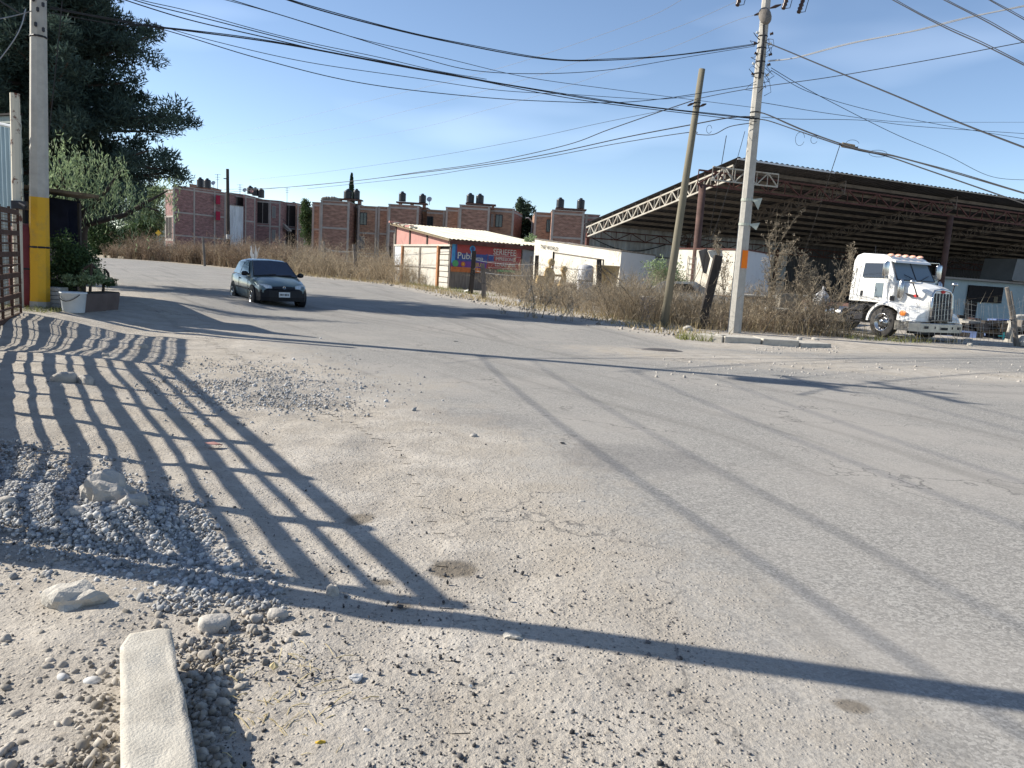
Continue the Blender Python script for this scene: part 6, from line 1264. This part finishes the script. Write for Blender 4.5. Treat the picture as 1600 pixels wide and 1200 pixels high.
# potted foliage at the left
e = 16.4
def pot(label, blobs, dens, ls, base, m='bush'): return blobtree('potted_plant', base, label, 'plant', blobs, dens, ls, M[m], group='plants by the yellow banded pole')
pot('leafy dark bush growing behind the white bucket', [(D(108, 405, e), (.42, .45, .5)), (D(92, 380, e), (.22, .3, .35)), (D(128, 415, e), (.32, .4, .38)), (D(100, 432, e), (.5, .4, .3))], 3600, .075, (*XY(105, e), .25))
pot('lighter green plant spilling from the first brown planter', [(D(140, 428, 16.2), (.26, .3, .22)), (D(152, 436, 16.2), (.22, .3, .13)), (D(125, 437, 16.0), (.3, .3, .12))], 4600, .06, (*XY(139.5, 16.0), .6), 'pepper')
pot('low green plants in the farther brown planter', [(D(163, 441, 16.5), (.22, .25, .09)), (D(172, 443, 16.6), (.16, .2, .06))], 6000, .05, (*XY(160, 16.5), .6))

# ================================================================== weeds, grass
rng = np.random.default_rng(5); random.seed(5)
def seg(i0, i1): return ROADR[i0:i1+1]
far = band(seg(0, 3), 1.0, 9, 1.9); stuff('dry_weeds', brush(far, rng.uniform(1.7, 3.2, len(far)), None, '', '', .4, 9, 6, .055, 6, .18), M['dry_brown'], 'tall tangled dry weeds along the far left bend of the road')
mid = band(seg(3, 5)+[ROADR[5].lerp(ROADR[6], .72)], 1.2, 9.5, 2.0); stuff('dry_weeds', brush(mid, rng.uniform(1.5, 3.1, len(mid)), None, '', '', .6, 8, 8, .03, 6, .12), M['dry'], 'tall pale dry weeds between the car and the workshop')
nr = band([Vector((-4.3, 52.5)), *seg(8, 10)[:], Vector((3.6, 25.0))], 1.9, 5.0, 3.4); stuff('dry_weeds', brush(nr, rng.uniform(.5, 1.9, len(nr)), None, '', '', .65, 6, 8, .018, 6, .07), M['dry'], 'dry weeds along the verge before the banner and the trailer')
zp = [Vector((2.2, 30.5)), Vector((3.5, 27.2)), Vector((6.0, 26.0)), Vector((8.8, 25.4)), Vector((11.4, 25.9))]
cn = band(zp, .1, 4.4, 7); stuff('dry_weeds', brush(cn, rng.uniform(.6, 1.65, len(cn)), None, '', '', .5, 8, 7, .013, 7, .05), M['dry'], 'dense brown weeds behind the two tall poles')
tk = np.concatenate([band([Vector((-3.0, 48)), *seg(8, 10)[:], Vector((3.6, 25.0))], 2.0, 4.8, .8), band(zp, .3, 4.2, 2.4)]); stuff('tangled_stalks', brush(tk, rng.uniform(.9, 1.9, len(tk)), None, '', '', .9, 6, 10, .030, 3, .07), M['thistle'], 'thick grey tangled dead stalks among the dry weeds by the road')
dk = band([Vector((6.6, 25.9)), Vector((11.4, 25.9))], .3, 2.4, 6); stuff('dark_weeds', brush(dk, rng.uniform(.6, 1.2, len(dk)), None, '', '', .4, 9, 5, .018, 5, .05), M['dry_brown'], 'dark brown undergrowth right of the concrete pole')
tuft = np.concatenate([band([Vector((10.6, 25.6)), Vector((12.6, 26.3))], 0, 1.2, 60), band([Vector((4, 26)), Vector((10.5, 25.4))], -.5, .7, 20)]); stuff('straw_grass', grass(tuft, rng.uniform(.3, .7, len(tuft)), .012, .5), M['straw'], 'tufts of dry straw grass at the foot of the corner weeds')
fb = band(seg(0, 3), 1, 9, .9); stuff('pale_weeds', brush(fb, rng.uniform(1.5, 3.0, len(fb)), None, '', '', .6, 10, 6, .035, 8, .14), M['dry'], 'pale dry bushes rising among the brown ones at the far left bend')
vg = np.concatenate([band(seg(3, 11), .35, 2.3, 26), band([Vector((11, 25.6)), Vector((13.5, 25.5)), Vector((16, 26.2))], .2, 1.4, 26)]); vg = vg[rng.random(len(vg)) < .9]; stuff('verge_grass', grass(vg, rng.uniform(.08, .34, len(vg)), .03, .6), M['straw'], 'short yellow grass on the far verge of the road')
gg = np.concatenate([band([G(625, 443), G(700, 456), G(745, 462)], .3, 1.6, 34), band([G(1062, 531), G(1120, 534)], -.1, .5, 220), band([G(1330, 531), G(1420, 536), G(1460, 537)], .0, .7, 60)]); stuff('green_grass', grass(gg, rng.uniform(.08, .28, len(gg)), .025, .6), M['green_grass'], 'greenish grass patches before the workshop and below the poles')
lg = np.concatenate([np.stack([rng.uniform(-10.4, -8.9, 900), rng.uniform(14.6, 15.6, 900), np.full(900, .24)], 1)]); stuff('weedy_grass', grass(lg, rng.uniform(.03, .09, 900), .012, .8), M['green_grass'], 'thin trampled grass around the foot of the yellow banded pole')
# individual dead thistles
def thistle(px, yb, yt, d, label, seed, wx=1.0):
    r = random.Random(seed); c = XY(px, d); c3 = Vector((c.x, c.y, 0)); h = D(px, yt, d).z; t = root('dead_thistle', c3, label, 'dead plant', 'tall dead thistles'); b = MB(); heads = []
    def br(p, d_, L, rad, lev):
        n = 4; pts = [p]; dd_ = Vector(d_)
        for k in range(n): dd_ = (dd_+Vector((r.uniform(-.14, .14), r.uniform(-.14, .14), .04))).normalized(); pts.append(pts[-1]+dd_*L/n)
        b.tube(pts, [rad*(1-.16*k) for k in range(n+1)], 5, caps=False)
        if lev < 3:
            for k in range(1, n+1):
                for _ in range(3 if lev < 2 else 2):
                    a = r.uniform(0, 6.28); br(pts[k], (dd_+Vector((math.cos(a), math.sin(a), r.uniform(.1, .7)))*.75*wx).normalized(), L*r.uniform(.25, .45), rad*.5, lev+1)
        else: heads.append(pts[-1])
    br(c3, Vector((r.uniform(-.08, .12), 0, 1)), h*.86, .026, 1); b.build('stem', M['thistle'], t)
    P_ = np.repeat(np.array([tuple(h_) for h_ in heads]), 9, 0)+rng.normal(0, .04, (len(heads)*9, 3)); npmesh('leaves', *leaf_quads(P_, .075*(.5+rng.random(len(P_))), .025), M['thistle'], parent=t)
thistle(1212, 500, 372, 27.0, 'tallest dead thistle, right of the concrete pole', 1, .75); thistle(1200, 500, 402, 26.8, 'dead thistle with nodding heads against the shaded trailer end', 2); thistle(1256, 510, 412, 27, 'dead thistle with a single knobbly spire left of the bushy ones', 3, .7)
thistle(1282, 510, 430, 26.8, 'bushy dead thistle midway between pole and truck', 4, 1.3); thistle(1268, 512, 445, 26.6, 'low spreading dead thistle before the pale board', 8, 1.4); thistle(1311, 515, 400, 27.6, 'dead thistle rising just left of the truck cab', 5, .8); thistle(1298, 515, 432, 27.2, 'leaning dead thistle beside the truck fuel tank', 6, 1.1); thistle(1146, 505, 395, 27.6, 'thin dead stalk standing left of the concrete pole', 7, .5)

# ================================================================== stones, gravel, debris
rng = np.random.default_rng(77); random.seed(77)
def ico(sub=0):
    import bmesh
    bm = bmesh.new(); bmesh.ops.create_icosphere(bm, subdivisions=sub, radius=1); V_ = np.array([v.co[:] for v in bm.verts]); F_ = np.array([[v.index for v in f.verts] for f in bm.faces]); bm.free(); return V_, F_
I1 = ico(1); I2 = ico(2); I3 = ico(3)
def scatter(P_, S, templ, flat=(.5, .85), ang=.35):
    V0, F0 = templ; n = len(P_); T = 14; base = [V0*(1+rng.normal(0, ang*.45, (len(V0), 1))) for _ in range(T)]; ti = rng.integers(0, T, n); q = rng.normal(size=(n, 4)); q /= np.linalg.norm(q, axis=1)[:, None]; a, b_, c, d_ = q.T
    Rm = np.stack([1-2*(c*c+d_*d_), 2*(b_*c-a*d_), 2*(b_*d_+a*c), 2*(b_*c+a*d_), 1-2*(b_*b_+d_*d_), 2*(c*d_-a*b_), 2*(b_*d_-a*c), 2*(c*d_+a*b_), 1-2*(b_*b_+c*c)], -1).reshape(-1, 3, 3)
    ax = np.stack([np.ones(n), rng.uniform(.6, 1, n), rng.uniform(*flat, n)], 1)*S[:, None]; B_ = np.array(base)[ti]*ax[:, None, :]; V_ = np.einsum('nij,nkj->nki', Rm, B_)+P_[:, None, :]; return V_.reshape(-1, 3), (F0[None]+(np.arange(n)*len(V0))[:, None, None]).reshape(-1, 3)
def ground_pts(n, fn, s=.4):
    xy = np.array([fn() for _ in range(n)]); z = np.array([tz(x, y) for x, y in xy]); return np.concatenate([xy, z[:, None]], 1)
# gravel pile at the left foreground
def gp():
    while True:
        px, py = random.uniform(-40, 470), random.uniform(690, 960); cy = 745+(px/340)*125 if px > 0 else 760; s = 62 if px < 330 else 34
        if random.random() < math.exp(-((py-cy-20)/s)**2)*(1 if px < 330 else max(0, 1-(px-330)/130)): p = G(px, py); return (p.x, p.y)
P_ = ground_pts(15000, gp); S = rng.gamma(2.6, .0030, len(P_))+.0025; P_[:, 2] += S*.1+rng.uniform(-.004, .018, len(P_)); stuff('crushed_gravel', scatter(P_, np.minimum(S, .034), I1), M['gravel'], 'spill of blue grey crushed gravel across the left foreground')
# brown pebbles around the kerb block
def kp1():
    r_ = random.random()
    if r_ < .35: p = G(random.gauss(325, 28), random.uniform(1000, 1200))
    elif r_ < .7: p = G(random.uniform(-60, 190), random.uniform(1000, 1230))
    elif r_ < .85: p = G(random.gauss(380, 55), random.gauss(960, 40))
    else: p = G(random.uniform(60, 250), random.gauss(930, 40))
    return (p.x, p.y)
P_ = ground_pts(2300, kp1); S = rng.gamma(1.7, .0042, len(P_))+.0015; P_[:, 2] += S*.25; stuff('pebbles', scatter(P_, np.minimum(S, .022), I2, (.45, .8), .26), M['pebble'], 'rounded brown pebbles strewn around the precast kerb block')
# asphalt crumbs and small stones on the dirt and the frayed asphalt edge
def cr():
    while True:
        px, py = random.uniform(0, 1180), random.uniform(520, 1230)
        edge = np.interp(py, [520, 600, 700, 830, 1010, 1200], [420, 540, 760, 920, 1030, 1120])
        if px > edge+60 or random.random() > (.25+.75*(py-500)/700): continue
        if px < 330 and random.random() < .4: continue
        p = G(px, py); return (p.x, p.y)
P_ = ground_pts(5600, cr); S = rng.gamma(1.4, .0019, len(P_))+.0010; P_[:, 2] += S*.4+.003; stuff('asphalt_crumbs', scatter(P_, np.minimum(S, .013), I1, (.5, .9), .5), M['crumb'], 'dark asphalt crumbs scattered over the dusty road shoulder')
def cr2():
    p = G(random.gauss(420, 90), random.gauss(605, 22)); return (p.x, p.y)
P_ = ground_pts(6500, cr2); S = rng.gamma(1.8, .0036, len(P_))+.002; P_[:, 2] += S*.3; stuff('loose_chippings', scatter(P_, np.minimum(S, .035), I1), M['gravel'], 'patch of loose grey chippings where asphalt meets the dirt')
def cr3():
    r_ = random.random(); p = G(random.uniform(1020, 1600), random.gauss(577, 11)) if r_ < .7 else G(random.uniform(1180, 1310), random.gauss(546, 3)); return (p.x, p.y)
P_ = ground_pts(1900, cr3); S = rng.gamma(1.1, .0075, len(P_))+.003; P_[:, 2] += S*.1; stuff('rubble', scatter(P_, np.minimum(S, .055), I1, (.35, .6)), M['stone'], 'pale rubble and stones on the worn corner before the kerb')
def cr4():
    p = ROADR[random.randint(3, 10)].lerp(ROADR[random.randint(3, 10)], 0); i = random.randint(3, 10); p = ROADR[i].lerp(ROADR[i+1], random.random()); return (p.x+random.gauss(.5, .6), p.y+random.gauss(.4, .5))
P_ = ground_pts(900, cr4); S = rng.gamma(1.5, .02, len(P_))+.01; P_[:, 2] += S*.2; stuff('verge_stones', scatter(P_, np.minimum(S, .10), I1, (.35, .7)), M['pebble'], 'small stones along the far edge of the road')
# straw bits by the kerb block
b = MB(); random.seed(8)
for k in range(70):
    p = G(random.gauss(440, 45), random.gauss(1095, 50)); a = random.uniform(0, 3.1); L = random.uniform(.02, .10); d_ = Vector((math.cos(a), math.sin(a), random.uniform(-.05, .12))); b.tube([p+Vector((0, 0, .008)), p+d_*L*.5+Vector((0, 0, .014)), p+d_*L+Vector((0, 0, .008))], random.uniform(.0009, .0022), 4)
o = b.build('straw_litter', M['straw_bit']); tag(o, 'bits of dry straw on the dirt right of the kerb block', 'straw', kind='stuff')
# named rocks
def rock(px, py, wpx, hpx, label, m='stone', seed=0, dz=0, flat=.6, group='rocks on the left shoulder', name='rock', cat='rock', ang=.22, yaw=None):
    p = G(px, py); p.z = tz(p.x, p.y); r = random.Random(seed+int(px)); sx = wpx/1200*p.y/2; sz = max(.005, hpx/1200*p.y*.62); V0, F0 = I3; off = Vector((r.random()*50, r.random()*50, 0)); vs = []
    for v in V0:
        v = Vector(v); k = 1+ang*noise.noise(v*1.1+off)*1.6+ang*.6*noise.noise(v*2.6+off)+.06*noise.noise(v*7+off); q = v*k; q = Vector((math.copysign(abs(q.x)**.8, q.x), math.copysign(abs(q.y)**.85, q.y), math.copysign(abs(q.z)**.8, q.z))); vs.append(Vector((q.x*sx, q.y*sx*.75, q.z*sz)))
    Rm = Matrix.Rotation(r.uniform(-.6, .6) if yaw is None else yaw, 3, 'Z'); vs = [Rm @ v+Vector((p.x, p.y+sx*.5, p.z+sz*.18+dz)) for v in vs]
    b = MB(); b.add(vs, [tuple(f) for f in F0]); o = b.build(name, M[m], smooth=ang < .3); tag(o, label, cat, group); return o
rock(165, 815, 84, 58, 'large jagged pale boulder poking out of the blue grey gravel', 'stone', 1, ang=.5, flat=1); rock(205, 826, 42, 26, 'pale rock leaning on the front of the large boulder', 'stone', 2, ang=.4)
rock(108, 955, 88, 46, 'whitish wedge of old concrete half buried above the kerb block', 'stone_white', 3, ang=.4); rock(332, 985, 52, 30, 'rounded cream cobble just right of the kerb block top', 'stone', 4); rock(430, 967, 33, 18, 'smooth oval cobble on the shadow edge', 'stone', 5)
rock(399, 971, 22, 14, 'small cobble left of the smooth oval one', 'stone', 6); rock(402, 900, 24, 16, 'pale egg shaped stone among the gate shadows', 'stone', 7); rock(518, 932, 24, 22, 'upright brown pointed stone in the shadow strip', 'pebble', 8, ang=.35); rock(392, 986, 18, 13, 'grey cobble below the shadow edge cobbles', 'stone', 9)
rock(361, 853, 26, 12, 'flat pale stone right of the gravel', 'stone', 10); rock(97, 606, 36, 18, 'larger of two boulders in the barred shadow', 'stone', 11); rock(131, 607, 26, 16, 'smaller of two boulders in the barred shadow', 'stone', 12); rock(223, 545, 13, 10, 'dark lump of stone near the end of the barred shadow', 'pebble', 13); rock(164, 561, 11, 9, 'little brown stone left of the dark lump', 'pebble', 14)
rock(140, 800, 36, 16, 'dusty stone behind the large boulder', 'stone', 24); rock(118, 836, 40, 18, 'flat rock at the lower left of the boulder', 'stone', 15); rock(47, 738, 15, 11, 'small brown stone in the gravel at the left', 'pebble', 16); rock(79, 744, 15, 11, 'reddish stone right of the small brown one', 'pebble', 17); rock(8, 812, 34, 18, 'grey rock cut by the left frame edge', 'stone', 18)
rock(740, 683, 13, 7, 'lone dark stone in the middle of the road shoulder', 'stone', 19); rock(803, 1001, 32, 12, 'flaky broken pale stone on the long straight shadow', 'stone_white', 20, ang=.5); rock(773, 1042, 30, 5, 'thin white flake lying below the long shadow', 'stone_white', 21, ang=.3); rock(909, 785, 12, 4, 'tiny pale flake right of the big wet stain', 'stone_white', 22)
rock(460, 847, 12, 8, 'small bluish stone by the gate shadow bars', 'stone', 23); rock(555, 1063, 22, 9, 'long dark crumb pair below the shadow line', 'gravel', 25, ang=.5); rock(572, 1147, 13, 11, 'violet grey stone near the bottom edge', 'gravel', 26); rock(95, 1065, 22, 14, 'sharp stone left of the kerb block', 'gravel', 27); rock(140, 1070, 30, 12, 'flat grey stone beside the kerb block', 'gravel', 28)
for k, (x, y, w_) in enumerate(((318, 1030, 22), (328, 1085, 26), (300, 1060, 20), (338, 1068, 18), (312, 1110, 20), (322, 1160, 26), (305, 1165, 18), (345, 1105, 24))):
    rock(x, y, w_, w_*.7, ['topmost cobble', 'second cobble down', 'third cobble, tight against the block', 'fourth cobble, to the right', 'fifth cobble', 'sixth cobble, larger', 'seventh cobble against the block', 'outermost brown cobble'][k]+' in the shade right of the kerb block', 'pebble', 40+k, ang=.28)
rock(1075, 517, 16, 10, 'white rounded stone between the two tall poles', 'stone_white', 30, group='stones on the far corner'); rock(1112, 524, 10, 5, 'small white stone left of the concrete pole', 'stone_white', 31, group='stones on the far corner'); rock(1122, 514, 12, 5, 'pale slab against the leaning sleeper', 'stone_white', 32, group='stones on the far corner'); rock(1250, 531, 9, 6, 'white stone before the dark weeds', 'stone_white', 33, group='stones on the far corner'); rock(1275, 532, 11, 6, 'white stone nearest the truck in the weeds edge', 'stone_white', 34, group='stones on the far corner'); rock(1513, 533, 16, 5, 'flat white stone under the mesh fence', 'stone_white', 35, group='stones on the far corner'); rock(1517, 541, 9, 7, 'round white stone before the mesh fence', 'stone_white', 36, group='stones on the far corner')
# precast kerb block
kt = [(187, 1012), (203, 990), (250, 981), (267, 983), (291, 1085), (312, 1215), (340, 1500), (187, 1500)]
tp_ = [G(x, min(y, 1290), .16) for x, y in kt]; tp_ = tp_[:6]+[G(322, 1290, .16), G(189, 1290, .16)]
b = MB(); n = len(tp_); b.v = [Vector((v.x, v.y, -.05)) for v in tp_]+tp_; cx = sum((v for v in tp_), Vector())/n
b.v = [Vector((v.x+(.015 if v.x > cx.x else .0), v.y, v.z)) for v in b.v[:n]]+b.v[n:]
b.f = [list(range(n))[::-1], list(range(n, 2*n))]+[[i, (i+1) % n, n+(i+1) % n, n+i] for i in range(n)]; b.m = [0]*len(b.f)
o = b.build('kerb_block', M['kerb'], bevel=.012)
import bmesh
bm = bmesh.new(); bm.from_mesh(o.data); bmesh.ops.recalc_face_normals(bm, faces=bm.faces); bmesh.ops.triangulate(bm, faces=bm.faces); bmesh.ops.subdivide_edges(bm, edges=bm.edges, cuts=7, use_grid_fill=True)
for v in bm.verts: v.co += v.normal*noise.noise(v.co*11)*.0022+v.normal*noise.noise(v.co*45)*.0005+v.normal*min(0, noise.noise(v.co*9+Vector((3, 1, 2)))+.22)*.022
bm.to_mesh(o.data); bm.free(); o.modifiers.clear()
for pl_ in o.data.polygons: pl_.use_smooth = abs(pl_.normal.z) > .8
tag(o, 'pale precast concrete kerb block lying loose in the left foreground', 'kerb block')
# litter
def flat_bit(px, py, w_, h_, m, label, name='litter', cat='litter', seed=1, up=.01):
    r = random.Random(seed); p = G(px, py); p.z = tz(p.x, p.y)+.006; s = w_/1200*p.y/2; n = 9; b = MB(); ring = [p+Vector((math.cos(k/n*6.283)*s*r.uniform(.7, 1.1), math.sin(k/n*6.283)*s*h_*r.uniform(.7, 1.1), r.uniform(0, up))) for k in range(n)]; top = [v+Vector((0, 0, .004)) for v in ring]
    b.add(ring+top+[p+Vector((0, 0, up*1.6))], [tuple(range(n))[::-1]]+[(k, (k+1) % n, n+(k+1) % n, n+k) for k in range(n)]+[(n+k, n+(k+1) % n, 2*n) for k in range(n)]); o = b.build(name, M[m]); tag(o, label, cat, 'scraps of litter'); return o
flat_bit(335, 697, 34, .4, 'pink', 'crumpled pinkish wrapper lying among the gate shadows', 'wrapper', 'wrapper', 3, .02)
flat_bit(879, 694, 9, .9, 'carblack', 'small black scrap lying on the asphalt left of the repair patch', seed=4); flat_bit(500, 1166, 20, .35, 'banner_yellow', 'yellow green dry leaf at the bottom edge', 'leaf', 'leaf', 5); flat_bit(428, 1048, 16, 1.1, 'straw_bit', 'chip of pale split wood by the cobbles', 'wood_chip', 'wood chip', 6, .02)
flat_bit(735, 1077, 8, .5, 'white_rag', 'tiny white paper scrap below the white flake', seed=7); flat_bit(712, 534, 9, .7, 'dark_metal', 'flattened dark scrap on the pole shadow', seed=8)
flat_bit(732, 457, 16, 1.6, 'white_rag', 'white sheet scrap lying in the grass before the workshop', seed=9, up=.12); flat_bit(877, 474, 13, 1.5, 'white_rag', 'white bag scrap at the weeds right of the tyres', seed=10, up=.15); flat_bit(811, 472, 9, 1.2, 'white_rag', 'white crumpled scrap left of the dumped tyres', seed=11, up=.08)
t = root('asphalt_ramp', G(1045, 545), 'dark broken lip of asphalt at the worn corner', 'asphalt lump'); b = MB(); b.lathe([(0, .05), (.3, .045), (.5, .0)], Matrix.Translation(G(1034, 548)) @ Matrix.Diagonal((1.0, .35, 1, 1)), 14); b.build('lump', M['crumb'], t); b = MB(); b.lathe([(0, .035), (.12, .03), (.2, .0)], Matrix.Translation(G(1055, 549)) @ Matrix.Diagonal((1.0, .45, 1, 1)), 10); b.build('crust', M['pebble'], t)
